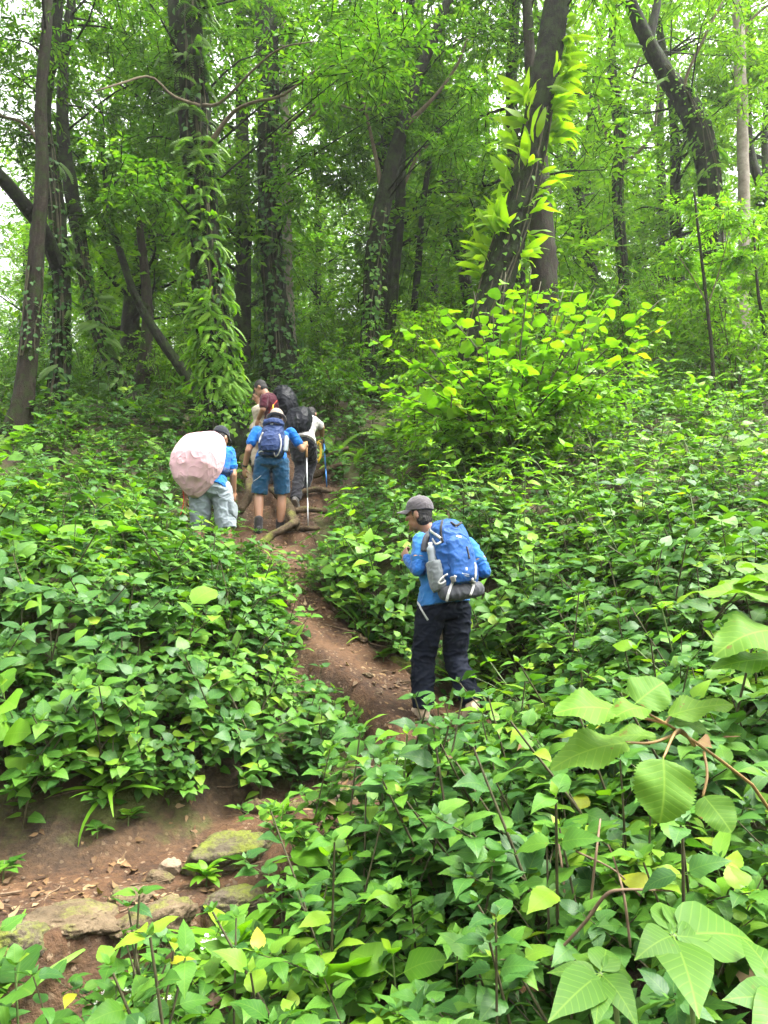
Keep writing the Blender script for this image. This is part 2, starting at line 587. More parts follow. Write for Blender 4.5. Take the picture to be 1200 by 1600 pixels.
def axis_x():
    a = [0.0]
    while a[-1] < 330:
        x = a[-1]
        s = .035 if x < 2.6 else min(10, .035 + (x - 2.6) * .12)
        a.append(x + s)
    a = np.array(a)
    return np.concatenate([-a[:0:-1], a])


def build_terrain():
    xs, ys = axis_x(), axis_y()
    gx, gy = np.meshgrid(xs, ys)
    xy = np.stack([gx.ravel(), gy.ravel()], 1)
    z, tm, _ = ground(xy, True)
    z = z + (vnoise(xy, 16, 11) * .014 + vnoise(xy, 45, 12) * .006 + tm * (vnoise(xy, 8, 14) * .026 + np.abs(vnoise(xy, 22, 15)) * .02)) * (np.abs(xy[:, 0]) < 8) * (xy[:, 1] < 14)
    nx, ny = len(xs), len(ys)
    i = (np.arange(ny - 1)[:, None] * nx + np.arange(nx - 1)[None]).ravel()
    f = np.stack([i, i + 1, i + nx + 1, i + nx], 1)
    return make_mesh('ground', np.column_stack([xy, z]), f, xy, tm, [ground_mat()])


def ground_mat():
    m, nt = mat('forest soil')
    L = nt.links.new
    geo = nd(nt, 'ShaderNodeNewGeometry')
    pos = geo.outputs['Position']
    at = nd(nt, 'ShaderNodeAttribute', attribute_name='tint')
    n1 = noise(nt, 2.2, 8, .65, pos)
    n2 = noise(nt, 24, 6, .6, pos)
    n3 = noise(nt, 95, 4, .6, pos)
    dirt = ramp(nt, [(.30, (.010, .005, .0025)), (.44, (.036, .0175, .0075)), (.56, (.074, .036, .0145)), (.72, (.135, .073, .033))])
    L(math_n(nt, 'ADD', math_n(nt, 'MULTIPLY', n1, .6), math_n(nt, 'MULTIPLY', n2, .4)), dirt.inputs[0])
    hum = ramp(nt, [(.3, (.018, .013, .008)), (.6, (.050, .034, .018)), (.8, (.10, .065, .035))])
    L(n2, hum.inputs[0])
    col = mixc(nt, at.outputs['Fac'], hum.outputs[0], dirt.outputs[0])
    vo = nd(nt, 'ShaderNodeTexVoronoi', i_Scale=34.0, feature='F1')
    wv = nd(nt, 'ShaderNodeVectorMath', operation='ADD')
    sc = nd(nt, 'ShaderNodeVectorMath', operation='SCALE')
    sc.inputs['Scale'].default_value = .03
    L(noise(nt, 30, 3, .5, pos, 1), sc.inputs[0])
    L(pos, wv.inputs[0])
    L(sc.outputs[0], wv.inputs[1])
    L(wv.outputs[0], vo.inputs['Vector'])
    sepc = nd(nt, 'ShaderNodeSeparateColor')
    L(vo.outputs['Color'], sepc.inputs[0])
    peb = math_n(nt, 'MULTIPLY', math_n(nt, 'MULTIPLY', math_n(nt, 'GREATER_THAN', sepc.outputs[0], .80), math_n(nt, 'LESS_THAN', vo.outputs['Distance'], .38)), at.outputs['Fac'])
    col = mixc(nt, math_n(nt, 'MULTIPLY', peb, .7), col, mixc(nt, sepc.outputs[1], (.09, .06, .035), (.22, .16, .10)))
    nm = noise(nt, 1.7, 6, .7, pos)
    mossf = math_n(nt, 'MULTIPLY', math_n(nt, 'SUBTRACT', math_n(nt, 'SUBTRACT', nm, math_n(nt, 'MULTIPLY', at.outputs['Fac'], .16)), .47), 8, True)
    col = mixc(nt, math_n(nt, 'MULTIPLY', mossf, .75), col, mixc(nt, n3, (.030, .045, .008), (.085, .105, .018)))
    p = nd(nt, 'ShaderNodeBsdfPrincipled')
    L(col, p.inputs['Base Color'])
    L(math_n(nt, 'SUBTRACT', .95, math_n(nt, 'MULTIPLY', n1, .25)), p.inputs['Roughness'])
    p.inputs['Specular IOR Level'].default_value = .3
    bp = nd(nt, 'ShaderNodeBump', i_Strength=.9, i_Distance=.025)
    L(math_n(nt, 'ADD', math_n(nt, 'ADD', n2, math_n(nt, 'MULTIPLY', n3, .35)), math_n(nt, 'MULTIPLY', peb, .5)), bp.inputs['Height'])
    L(bp.outputs[0], p.inputs['Normal'])
    o = nd(nt, 'ShaderNodeOutputMaterial')
    L(p.outputs[0], o.inputs['Surface'])
    return m


terrain = tag(obj('ground', build_terrain()), kind='structure')

# ------------------------------------------------------------------ leaf and frond shapes (base at the origin, tip along +Y, face up +Z)
def leaf_shape(nl=6, w=.5, kind='ovate', fold=.25, droop=.35, petiole=.14, serr=0.0, wave=0.0, seed=0, cross=1, holes=0):
    r = np.random.default_rng(seed)
    t = np.linspace(0, 1, nl + 1)
    if kind == 'ovate':
        prof = (t ** .55) * ((1 - t) ** 1.12) * (1 - .30 * t)
    elif kind == 'heart':
        prof = (np.clip(t + .05, 0, 1) ** .40) * ((1 - t) ** 1.08)
    elif kind == 'round':
        prof = np.sin(np.pi * np.clip(t, 0, 1) ** .8) ** .62
    elif kind == 'lance':
        prof = (t ** .7) * ((1 - t) ** .85)
    else:                                   # strap
        prof = np.clip(t * 2.2, 0, 1) ** .8 * ((1 - t) ** .5)
    prof = prof / prof.max() * w * .5
    prof[0] = .012
    prof[-1] = .004
    if serr:
        prof = prof * (1 + serr * np.where(np.arange(nl + 1) % 2, 1, -1))
        prof[-1] = .004
    us = np.linspace(-1, 1, 2 * cross + 1)
    y0 = petiole
    # centre line bends downwards
    ang = -droop * t ** 1.3 * 1.6 + .15
    seg = (1 - petiole) / nl
    cy_ = y0 + np.concatenate([[0], np.cumsum(np.cos((ang[1:] + ang[:-1]) / 2) * seg)])
    cz_ = np.concatenate([[0], np.cumsum(np.sin((ang[1:] + ang[:-1]) / 2) * seg)]) + petiole * .15
    v, uv = [], []
    for i in range(nl + 1):
        for u in us:
            x = u * prof[i]
            z = cz_[i] + abs(x) * fold - (abs(u) ** 2) * prof[i] * fold * .5 + wave * prof[i] * math.sin(t[i] * 10.5 + u * 2 + seed) * abs(u)
            v.append((x, cy_[i] - abs(u) * prof[i] * (.18 if kind == 'heart' and i < 2 else .05), z))
            uv.append((.5 + .5 * x / (w * .5), t[i]))
    n = len(us)
    f = []
    for i in range(nl):
        for j in range(n - 1):
            a, b, c, d = i * n + j, i * n + j + 1, (i + 1) * n + j + 1, (i + 1) * n + j
            f += [(a, b, c), (a, c, d)]
    if holes:
        q = 2 * (n - 1)
        for _ in range(holes):
            i, j = int(r.integers(3, nl - 3)), int(r.integers(0, n - 1))
            for w_ in range(1):
                s0 = (i + w_) * q + 2 * j
                f[s0] = f[s0 + 1] = None
        f = [x for x in f if x is not None]
    b0 = len(v)                             # leaf stalk
    v += [(-.008, 0, 0), (.008, 0, 0), (.008, petiole * 1.02, petiole * .15), (-.008, petiole * 1.02, petiole * .15)]
    uv += [(.5, 0)] * 4
    f += [(b0, b0 + 1, b0 + 2), (b0, b0 + 2, b0 + 3)]
    return np.array(v), np.array(f), np.array(uv)


def kite(w=.38, fold=.12, droop=.12):
    v = np.array([(0, 0, 0), (-w / 2, .42, fold * .5), (w / 2, .42, fold * .5), (0, .5, 0), (0, 1, -droop)], float)
    f = np.array([(0, 3, 1), (0, 2, 3), (3, 4, 1), (3, 2, 4)])
    return v, f, np.stack([v[:, 0] + .5, v[:, 1]], 1)


def kite2(w=.42, droop=.1):
    v = np.array([(0, 0, 0), (-w / 2, .45, .04), (w / 2, .45, .04), (0, 1, -droop)], float)
    f = np.array([(0, 3, 1), (0, 2, 3)])
    return v, f, np.stack([v[:, 0] + .5, v[:, 1]], 1)


def frond_shape(pairs=13, w=.34, droop=.6, wide=.36, seed=0):
    r = np.random.default_rng(seed)
    t = np.linspace(0, 1, pairs + 2)
    ang = .35 - droop * t * 1.9
    cy_ = np.concatenate([[0], np.cumsum(np.cos(ang[1:]) / (pairs + 1))])
    cz_ = np.concatenate([[0], np.cumsum(np.sin(ang[1:]) / (pairs + 1))])
    v, f, uv = [], [], []
    for i in range(pairs + 1):
        b = len(v)
        v += [(-.008, cy_[i], cz_[i]), (.008, cy_[i], cz_[i]), (.006, cy_[i + 1], cz_[i + 1]), (-.006, cy_[i + 1], cz_[i + 1])]
        uv += [(.5, t[i])] * 4
        f += [(b, b + 1, b + 2), (b, b + 2, b + 3)]
    for i in range(1, pairs + 1):
        tt = t[i]
        ln = w * .5 * (math.sin(math.pi * min(1, tt * .85 + .12)) ** .7) * r.uniform(.9, 1.1)
        bw = wide / pairs
        for s in (-1, 1):
            b = len(v)
            y, z = cy_[i], cz_[i]
            v += [(0, y - bw, z), (0, y + bw, z), (s * ln * .65, y + bw * 1.2 + ln * .25, z - ln * .18), (s * ln * .6, y - bw * .8 + ln * .18, z - ln * .2), (s * ln, y + ln * .45, z - ln * .42)]
            uv += [(.5, tt)] * 5
            f += [(b, b + 3, b + 2), (b, b + 2, b + 1), (b + 3, b + 4, b + 2)] if s < 0 else [(b, b + 2, b + 3), (b, b + 1, b + 2), (b + 3, b + 2, b + 4)]
    return np.array(v), np.array(f), np.array(uv)


def place(T, D, N, P, S, tint=None, mb=None, mat=0, r=rng):
    """Put copies of a template: axis along D, face towards N, base at P, size S."""
    v, f, uv = T
    D = nrm(np.asarray(D, float))
    X = nrm(np.cross(D, N))
    Z = np.cross(X, D)
    M = len(D)
    S = np.broadcast_to(np.asarray(S, float), (M,))
    out = (v[None, :, 0:1] * X[:, None] + v[None, :, 1:2] * D[:, None] + v[None, :, 2:3] * Z[:, None]) * S[:, None, None] + np.asarray(P)[:, None]
    ff = f[None] + (np.arange(M) * len(v))[:, None, None]
    tt = r.random(M) if tint is None else np.broadcast_to(tint, (M,))
    mb.add(out.reshape(-1, 3), ff.reshape(-1, 3), np.tile(uv, (M, 1)), np.repeat(tt, len(v)), mat)
    return mb


def basis(D, N):
    D = np.asarray(D, float) / np.linalg.norm(D)
    X = np.cross(D, N)
    X /= max(np.linalg.norm(X), 1e-9)
    Z = np.cross(X, D)
    return np.stack([X, D, Z], 1)


def xf(Rm, P, s):
    m = Matrix.Identity(4)
    for i in range(3):
        for j in range(3):
            m[i][j] = Rm[i, j] * s
        m[i][3] = P[i]
    return m


def rand_dir(r, n, zmin=-1, zmax=1):
    z = r.uniform(zmin, zmax, n)
    a = r.uniform(0, 2 * np.pi, n)
    q = np.sqrt(np.maximum(0, 1 - z * z))
    return np.stack([q * np.cos(a), q * np.sin(a), z], 1)





def crown_mb(r, centers, radii, sprays=14, per=13, size=.11, T=None, mb=None, twig=True, droop=.5):
    """Leafy sprays spread through the volume of each clump."""
    mb = mb or MB()
    T = T or kite()
    centers = np.asarray(centers, float)
    radii = np.asarray(radii, float)
    K = len(centers)
    ns = K * sprays
    C = np.repeat(centers, sprays, 0)
    Rr = np.repeat(radii, sprays)
    d0 = rand_dir(r, ns, -.75, .85)
    st = C + d0 * (Rr * r.uniform(.1, .75, ns))[:, None] * np.array([1, 1, .6])
    sd_ = nrm(d0 * np.array([1, 1, .35]) + r.normal(0, .35, (ns, 3)))
    ln = Rr * r.uniform(.55, 1.0, ns)
    side = nrm(np.cross(sd_, UP))
    t = (np.arange(per) + .6) / per
    tt = np.broadcast_to(t, (ns, per))
    P = st[:, None] + sd_[:, None] * (ln[:, None] * tt)[..., None]
    P = P - UP * (droop * (ln[:, None] * tt ** 2 * .45))[..., None]
    sg = np.where(np.arange(per) % 2, 1.0, -1.0)[None, :, None]
    D = sd_[:, None] * .75 + side[:, None] * sg * .8 + r.normal(0, .28, (ns, per, 3)) - UP * (.12 + droop * .5 * tt)[..., None]
    N = UP + r.normal(0, .38, (ns, per, 3))
    S = size * r.uniform(.65, 1.25, (ns, per)) * (1 - .25 * tt)
    tint = np.repeat(r.random(ns) * .45, per) + r.random(ns * per) * .55
    place(T, D.reshape(-1, 3), N.reshape(-1, 3), P.reshape(-1, 3), S.ravel(), tint, mb, 0, r)
    if twig:
        w = .006 + .004 * r.random(ns)
        a, b = st, st + sd_ * ln[:, None] * .5 - UP * (droop * ln * .11)[:, None]
        c = st + sd_ * ln[:, None] - UP * (droop * ln * .45)[:, None]
        q = np.stack([a - side * w[:, None], a + side * w[:, None], b - side * w[:, None] * .7, b + side * w[:, None] * .7, c], 1)
        f = np.array([(0, 1, 3), (0, 3, 2), (2, 3, 4)])
        mb.add(q.reshape(-1, 3), (f[None] + (np.arange(ns) * 5)[:, None, None]).reshape(-1, 3), None, .5, 1)
    return mb


# ------------------------------------------------------------------ trees
def px_path(pts, Y, dY=0.0):
    """pts: (px, py, width px); returns rows x, y, z, radius."""
    out = []
    n = len(pts)
    for i, (a, b, w) in enumerate(pts):
        y = Y + dY * i / max(1, n - 1)
        p = W(a, b, y)
        dist = p[1] * CP + p[2] * SP
        out.append([*p, w / F_PX * dist / 2 * .76])
    return np.array(out)


def trunk_mesh(name, path, m, r, seg=14, sink=.5, flare=1.5, n=64, lump=.15):
    p0 = path[0].copy()
    g = gz(p0[0], p0[1])
    path = path.copy()
    base = np.array([[p0[0], p0[1], g - sink, p0[3] * flare], [p0[0], p0[1], g + .12, p0[3] * (1 + (flare - 1) * .5)]])
    path = path[path[:, 2] > g + .3]
    path = np.vstack([base, path])
    S = smooth_path(path, n)
    S[:, 3] = np.maximum(S[:, 3], .01)
    mb = MB()
    v, f, uv = tube(S[:, :3], S[:, 3], seg, lump, r)
    mb.add(v, f, uv)
    return mb.mesh(name, [m]), S


def limb(parent, path, m, r, seg=7, n=14, lump=.08, name='limb'):
    S = smooth_path(path, n)
    v, f, uv = tube(S[:, :3], np.maximum(S[:, 3], .006), seg, lump, r)
    return obj(name, MB().add(v, f, uv).mesh(name, [m]), parent)


def tree(pts, Y, label, m=M_bark, dY=0.0, limbs=(), crown=None, leafm=M_canopy, seed=0, name='tree', group=None, seg=18, flare=1.5, leaf=.13, T=None):
    """limbs: list of (pts, Y, dY); crown: list of (px, py, Y, radius)."""
    r = np.random.default_rng(seed)
    root = tag(empty(name), label, 'tree', group)
    path = px_path(pts, Y, dY)
    me, S = trunk_mesh('trunk', path, m, r, seg, flare=flare)
    root.location = (S[0, 0], S[0, 1], gz(S[0, 0], S[0, 1]))
    inv = -np.array(root.location)
    me.transform(Matrix.Translation(Vector(inv)))
    obj('trunk', me, root)
    for lp, ly, ldy in limbs:
        q = px_path(lp, ly, ldy)
        q[:, :3] += inv
        thin = max(w_ for _, _, w_ in lp) <= 20
        if thin:
            q[:, 3] *= .62
        limb(root, q, M_branch if thin else m, r)
    if crown:
        prow, pcol = proj(S[:, :3])[1], proj(S[:, :3])[0]
        moved = []
        for a, b_, y, q in crown:            # boughs in front of the trunk grow out to its far side instead
            tx = np.interp(-b_, -prow, pcol)
            if y < Y + .3 and abs(a - tx) < q * F_PX / y * .8 and b_ > -60:
                y = Y + r.uniform(.6, 1.6)
            moved.append((a, b_, y, q))
        crown = moved
        cs = np.array([W(a, b, y) for a, b, y, _ in crown]) + inv
        rd = np.array([c[3] for c in crown])
        mb = MB()
        # boughs carry the clumps from the trunk
        for c, q in zip(cs, rd):
            j = int(np.clip(np.argmin(np.abs(S[:, 2] + inv[2] - (c[2] - .3 * np.hypot(*(c[:2] - (S[len(S) // 2, :2] + inv[:2])))))), 8, len(S) - 1))
            a = S[j, :3] + inv
            mid = (a + c) / 2 + np.array([0, 0, .12 * np.linalg.norm(c - a)]) + r.normal(0, .08, 3) * np.linalg.norm(c - a)
            pp = smooth_path(np.array([a, mid, c]), 8)
            v, f, uv = tube(pp, np.linspace(min(.022, S[j, 3] * .4), .006, 8), 5, .1, r)
            mb.add(v, f, uv, .5, 1)
        for c, q in zip(cs, rd):
            crown_mb(r, c[None] + r.normal(0, .45, (4, 3)) * q * np.array([1, 1, .6]), np.full(4, q * .75), 12, 12, leaf, T, mb)
        obj('crown', mb.mesh('crown', [leafm, m]), root)
    return root, S


HERO = {}


def spread_crown(r, x0, x1, y0, y1, Y0, Y1, n, q0=.6, q1=1.1):
    return [(r.uniform(x0, x1), r.uniform(y0, y1), r.uniform(Y0, Y1), r.uniform(q0, q1)) for _ in range(n)]


_r = np.random.default_rng(101)
HERO['fern'] = tree([(355, 700, 96), (346, 620, 76), (332, 500, 70), (318, 380, 62), (310, 250, 60), (300, 130, 62), (290, 20, 62), (285, -140, 52), (282, -320, 44)], 11.5,
                    'thick dark trunk clad in hanging ferns behind the pink pack cover', M_bark, 0, [
    ([(318, 240, 20), (360, 180, 14), (395, 160, 11), (440, 150, 9), (480, 120, 7), (525, 85, 5)], 11.3, -1.2),
    ([(312, 165, 12), (270, 150, 10), (235, 120, 8), (190, 130, 7), (150, 142, 5)], 11.3, -1.4),
    ([(318, 165, 14), (345, 160, 10), (400, 105, 8), (440, 75, 6), (490, 65, 4)], 11.3, -1.8)],
    spread_crown(_r, 120, 560, -110, 150, 9.0, 12.5, 12) + spread_crown(_r, 180, 300, 100, 330, 10.5, 13, 4, .5, .8), seed=1, leaf=.15)
HERO['tree2'] = tree([(445, 620, 84), (436, 520, 60), (425, 400, 50), (420, 250, 46), (418, 120, 44), (415, -60, 38), (412, -260, 32)], 15,
                     'straight dark trunk just uphill of the hikers in file', M_bark, 0, [
    ([(425, 230, 16), (470, 195, 10), (520, 150, 8), (545, 100, 6)], 15, -1),
    ([(430, 210, 14), (500, 160, 9), (560, 172, 7), (610, 160, 5)], 15, -1.5)],
    spread_crown(_r, 330, 640, -110, 180, 12.5, 17, 11) + spread_crown(_r, 460, 560, 150, 380, 13, 17, 6, .5, .8), seed=2, leaf=.15)
HERO['pale2'] = tree([(455, 600, 22), (450, 420, 20), (447, 280, 20), (444, 150, 18), (442, 0, 16), (440, -200, 14)], 18, 'slender pale trunk half hidden behind the straight dark trunk', M_bark_pale, seed=3, seg=10,
                     crown=spread_crown(_r, 380, 560, -150, 80, 16, 20, 6))
HERO['left1'] = tree([(26, 690, 44), (36, 620, 39), (50, 500, 35), (57, 400, 32), (66, 280, 27), (64, 150, 23), (74, 20, 19), (70, -120, 15)], 11, 'brown bare trunk leaning inward nearest the photo edge', M_bark_brown, 0, [],
                     spread_crown(_r, -60, 150, -110, 90, 9.5, 12.5, 6), seed=4, leaf=.145)
HERO['left2'] = tree([(85, 690, 40), (95, 560, 36), (95, 420, 33), (82, 280, 32), (70, 180, 26), (88, 50, 22), (95, -80, 18), (100, -240, 15)], 12, 'dark ivy-hung trunk with a long limb arching outward', M_bark, 0, [
    ([(96, 430, 34), (70, 365, 31), (40, 322, 29), (0, 275, 27), (-60, 215, 23), (-150, 180, 18)], 12, -2.6),
    ([(80, 250, 16), (40, 195, 12), (0, 180, 9), (-50, 150, 7)], 12, -1)],
    spread_crown(_r, -40, 210, -110, 220, 10, 13.5, 10) + spread_crown(_r, 100, 180, 230, 360, 12, 14, 3, .4, .6), seed=5)
HERO['left3'] = tree([(205, 655, 40), (180, 580, 33), (145, 490, 29), (126, 380, 26), (110, 290, 27), (98, 210, 24), (100, 90, 20), (120, -60, 16), (130, -200, 12)], 12.6, 'curved fern-hung trunk bowing away from its foot in the undergrowth', M_bark, 0, [],
                     spread_crown(_r, 90, 290, -140, 240, 11, 14, 10), seed=6)
HERO['lean'] = tree([(302, 605, 24), (250, 530, 20), (215, 470, 16), (190, 400, 14), (172, 340, 12), (162, 250, 10), (158, 160, 8)], 13, 'thin dark trunk slanting steeply beside the fern-clad trunk', M_bark, 0, [],
                    spread_crown(_r, 130, 260, 150, 360, 12, 14.5, 6, .5, .8), seed=7, seg=8)
HERO['stub'] = tree([(215, 640, 36), (226, 570, 30), (230, 500, 24), (226, 420, 18), (215, 330, 12), (205, 240, 9)], 14.2, 'short brown trunk tapering fast among the undergrowth', M_bark_brown, 0, [],
                    spread_crown(_r, 170, 280, 180, 420, 13, 16, 6, .5, .8), seed=8, seg=10)
HERO['mid1'] = tree([(575, 588, 38), (580, 480, 34), (590, 360, 35), (618, 235, 29), (652, 120, 25), (690, 30, 22), (725, -80, 18), (750, -220, 14)], 14, 'dark forked trunk leaning uphill in the middle of the forest', M_bark, 0, [
    ([(600, 320, 20), (590, 260, 15), (575, 190, 11), (560, 120, 9), (550, 60, 6)], 14, .6),
    ([(630, 200, 18), (680, 150, 12), (715, 100, 9), (730, 60, 7)], 14, -.6)],
    spread_crown(_r, 540, 760, -110, 190, 11.5, 16, 12) + spread_crown(_r, 590, 740, 150, 300, 12, 16, 5, .5, .9), seed=9)
HERO['mid2'] = tree([(608, 565, 24), (615, 430, 23), (625, 320, 22), (628, 200, 20), (638, 60, 16), (645, -120, 13)], 16, 'straight dark trunk crossing behind the forked leaning trunk', M_bark, 0, [
    ([(626, 300, 14), (655, 240, 10), (690, 215, 8)], 16, 0)], spread_crown(_r, 560, 720, -120, 260, 15, 18.5, 9), seed=10, seg=10)
HERO['mid3'] = tree([(642, 540, 17), (655, 400, 15), (665, 290, 13), (682, 200, 12), (690, 80, 10), (700, -50, 8)], 17, 'slim trunk between the forked trunk and the lime-leaved trunk', M_bark, 0, [],
                    spread_crown(_r, 620, 780, -60, 330, 15.5, 19, 9), seed=11, seg=8)
HERO['epi'] = tree([(728, 660, 82), (746, 540, 76), (776, 440, 72), (806, 340, 66), (830, 240, 60), (850, 130, 54), (868, 20, 48), (880, -100, 42), (888, -260, 36)], 9.8,
                   'leaning mossy trunk lined with lime strap-leaved epiphytes', M_bark, 0, [],
                   spread_crown(_r, 700, 1000, -150, -40, 8.5, 11.5, 6), seed=12, leaf=.15)
HERO['brown'] = tree([(856, 520, 54), (850, 430, 50), (846, 340, 46), (842, 260, 38), (835, 160, 30), (826, 60, 24), (820, -80, 20)], 14, 'rough red-brown trunk standing behind the epiphyte-lined trunk', M_bark_brown, 0, [],
                     spread_crown(_r, 740, 930, -110, 120, 12.5, 16, 8), seed=13)
HERO['curve'] = tree([(1118, 545, 44), (1116, 430, 44), (1112, 310, 44), (1098, 220, 46), (1074, 165, 44), (1040, 115, 32), (1010, 60, 28), (988, 10, 24), (962, -40, 20), (930, -130, 15)], 15,
                     'massive crooked trunk bending over with mossy sprouts', M_bark, 0, [
    ([(1012, 70, 22), (1024, 20, 18), (1034, -40, 14), (1040, -120, 10)], 15, 0),
    ([(1082, 175, 20), (1070, 130, 12), (1100, 60, 10), (1130, 0, 8)], 15, -.5)],
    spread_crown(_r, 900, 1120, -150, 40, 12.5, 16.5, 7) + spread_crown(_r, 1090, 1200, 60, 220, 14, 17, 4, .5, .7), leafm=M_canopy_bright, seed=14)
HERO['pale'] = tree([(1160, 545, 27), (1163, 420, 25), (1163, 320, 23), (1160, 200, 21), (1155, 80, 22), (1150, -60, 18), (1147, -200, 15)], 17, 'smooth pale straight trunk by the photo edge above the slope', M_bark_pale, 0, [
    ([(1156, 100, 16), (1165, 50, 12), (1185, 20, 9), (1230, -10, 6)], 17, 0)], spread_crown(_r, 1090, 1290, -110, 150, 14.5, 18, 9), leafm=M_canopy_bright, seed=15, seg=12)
HERO['far1'] = tree([(976, 470, 20), (970, 380, 22), (964, 300, 22), (968, 200, 25), (955, 100, 17), (962, -10, 13), (968, -140, 10)], 20, 'dark far trunk with a hooked side limb beyond the slope', M_bark, 0, [
    ([(975, 255, 13), (1000, 235, 11), (1022, 200, 10), (1028, 140, 8), (1024, 90, 6)], 20, 0),
    ([(966, 190, 12), (985, 130, 9), (1000, 90, 7)], 20, 0), ([(962, 240, 11), (940, 190, 9), (930, 120, 7)], 20, 0)],
    spread_crown(_r, 880, 1080, -100, 330, 18, 23, 12), seed=16, seg=9)

# the rest of the forest: each a trunk with boughs and a crown; four grown shapes shared between them
FAR_KINDS = []
for k in range(5):
    r = np.random.default_rng(200 + k)
    h = 13.0
    lean = r.normal(0, .9, 2)
    path = np.array([[0, 0, -.6, .26], [0, 0, .2, .19], [lean[0] * .2, lean[1] * .2, 3, .15], [lean[0] * .7 + r.normal(0, .3), lean[1] * .6, 6.5, .12], [lean[0], lean[1], 10, .085], [lean[0] * 1.3, lean[1] * 1.3, h, .04]])
    S = smooth_path(path, 24)
    tv = MB()
    tv.add(*tube(S[:, :3], S[:, 3], 9, .12, r))
    tm = tv.mesh('trunk', [M_bark_dark])
    cm = MB()
    lm = []
    cs, rd = [], []
    for i in range(28):
        z = r.uniform(1.6, 11.5)
        a = r.uniform(0, 6.28)
        q = r.uniform(.5, 2.6) * (1.15 - abs(z - 8) / 10)
        j = np.argmin(np.abs(S[:, 2] - (z - .5 * q)))
        c = np.array([S[j, 0] + q * math.cos(a), S[j, 1] + q * math.sin(a), z])
        cs.append(c)
        rd.append(r.uniform(.65, 1.15))
        mid = (S[j, :3] + c) / 2 + r.normal(0, .2, 3)
        pp = smooth_path(np.array([S[j, :3], mid, c]), 7)
        (lm if False else cm).add(*tube(pp, np.linspace(S[j, 3] * .32, .008, 7), 5, .1, r), .5, 1)
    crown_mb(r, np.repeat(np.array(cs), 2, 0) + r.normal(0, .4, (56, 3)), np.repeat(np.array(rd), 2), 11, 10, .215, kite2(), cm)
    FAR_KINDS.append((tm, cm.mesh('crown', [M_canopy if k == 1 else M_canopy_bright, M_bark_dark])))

_fr = np.random.default_rng(55)
FAR_SPOTS = []
for (x0, x1, Y0, Y1, n) in [(-.62, .62, 17, 24, 15), (-.62, .62, 24, 34, 22), (-.62, .62, 34, 60, 24), (-.62, .62, 46, 85, 34)]:
    k = 0
    tries = 0
    while k < n and tries < 4000:
        tries += 1
        Yd = _fr.uniform(Y0, Y1)
        u = _fr.uniform(x0, x1)
        x = u * Yd
        px = 600 + F_PX * u
        if 445 < px < 575 and Yd < 20:
            continue
        if any((x - a) ** 2 + (Yd - b) ** 2 < (1.5 + Yd * .025) ** 2 for a, b in FAR_SPOTS):
            continue
        FAR_SPOTS.append((x, Yd))
        k += 1
FAR_SPOTS = [(x, y) for x, y in FAR_SPOTS if not (600 + F_PX * x / y < 110 and int(y * 10) % (4 if y < 30 else 2)) and not (x > 3 and y < 23 and int(x * 10) % 3)]
FAR_SPOTS += [(-5.6, 15.6), (3.1, 16.5), (-16.6, 34.0), (-21.0, 41.0), (-23.4, 48.0), (-18.6, 37.0)]
FAR_ITEMS = []
for i, (x, Yd) in enumerate(FAR_SPOTS):
    tm, cm = FAR_KINDS[i % 5]
    z = gz(x, Yd)
    side_ = 'hazy hollow' if x < -2 else 'middle of the forest' if x < 4 else 'bright upper slope'
    dist_ = 'first rank of trees' if Yd < 24 else 'second rank of trees' if Yd < 34 else 'misty depth'
    t = tag(empty('tree', (x, Yd, z), _fr.uniform(0, 6.28)), f'slim mossy tree in the {dist_}, toward the {side_}', 'tree', f'slim trees in the {dist_} toward the {side_}')
    FAR_ITEMS.append((t, (side_, dist_), x / Yd, (side_, dist_)))
    s = _fr.uniform(.8, 1.25)
    t.scale = (s, s, s * _fr.uniform(.85, 1.15))
    obj('trunk', tm, t)
    obj('crown', cm, t)
in_order(FAR_ITEMS, lambda f, n: f'slim mossy tree, {n + " across " if n else "in "}the {f[1]} toward the {f[0]}')

# ------------------------------------------------------------------ undergrowth: herbs, ferns and creepers
LEAF_T = {}
LEAF_ME = {}


def leaf_kind(key, mats, **kw):
    """Three shapes of a leaf, as templates and as shared meshes."""
    LEAF_T[key] = [leaf_shape(seed=i, droop=kw.get('droop', .35) * (.6 + .4 * i), **{k: v for k, v in kw.items() if k != 'droop'}) for i in range(3)]
    for m in mats:
        LEAF_ME[key, m.name] = [make_mesh('leaf', *T[:2], T[2], None, [m]) for T in LEAF_T[key]]


leaf_kind('ovate_hi', [M_leaf, M_leaf_deep, M_leaf_bright, M_yellow, M_litter], nl=14, w=.50, kind='ovate', serr=.045, wave=.10, fold=.22, droop=.42)
leaf_kind('ovate', [M_leaf], nl=5, w=.50, kind='ovate', serr=0, wave=.08, fold=.22, droop=.42)
leaf_kind('heart_hi', [M_leaf, M_leaf_deep, M_yellow, M_litter], nl=9, w=.60, kind='heart', serr=0, wave=.08, fold=.18, droop=.45, petiole=.2)
leaf_kind('heart', [M_leaf], nl=5, w=.60, kind='heart', serr=0, wave=.08, fold=.18, droop=.45, petiole=.2)
leaf_kind('lance_hi', [M_leaf, M_leaf_bright], nl=9, w=.26, kind='lance', serr=0, wave=.1, fold=.2, droop=.6, petiole=.06)
leaf_kind('lance', [M_leaf], nl=5, w=.26, kind='lance', serr=0, wave=.1, fold=.2, droop=.6, petiole=.06)
leaf_kind('round_hi', [M_leaf_bright, M_leaf, M_yellow], nl=10, w=.72, kind='round', serr=.03, wave=.12, fold=.14, droop=.35, petiole=.16)
leaf_kind('strap_hi', [M_leaf_lime], nl=9, w=.22, kind='strap', serr=0, wave=.25, fold=.1, droop=.5, petiole=.0)
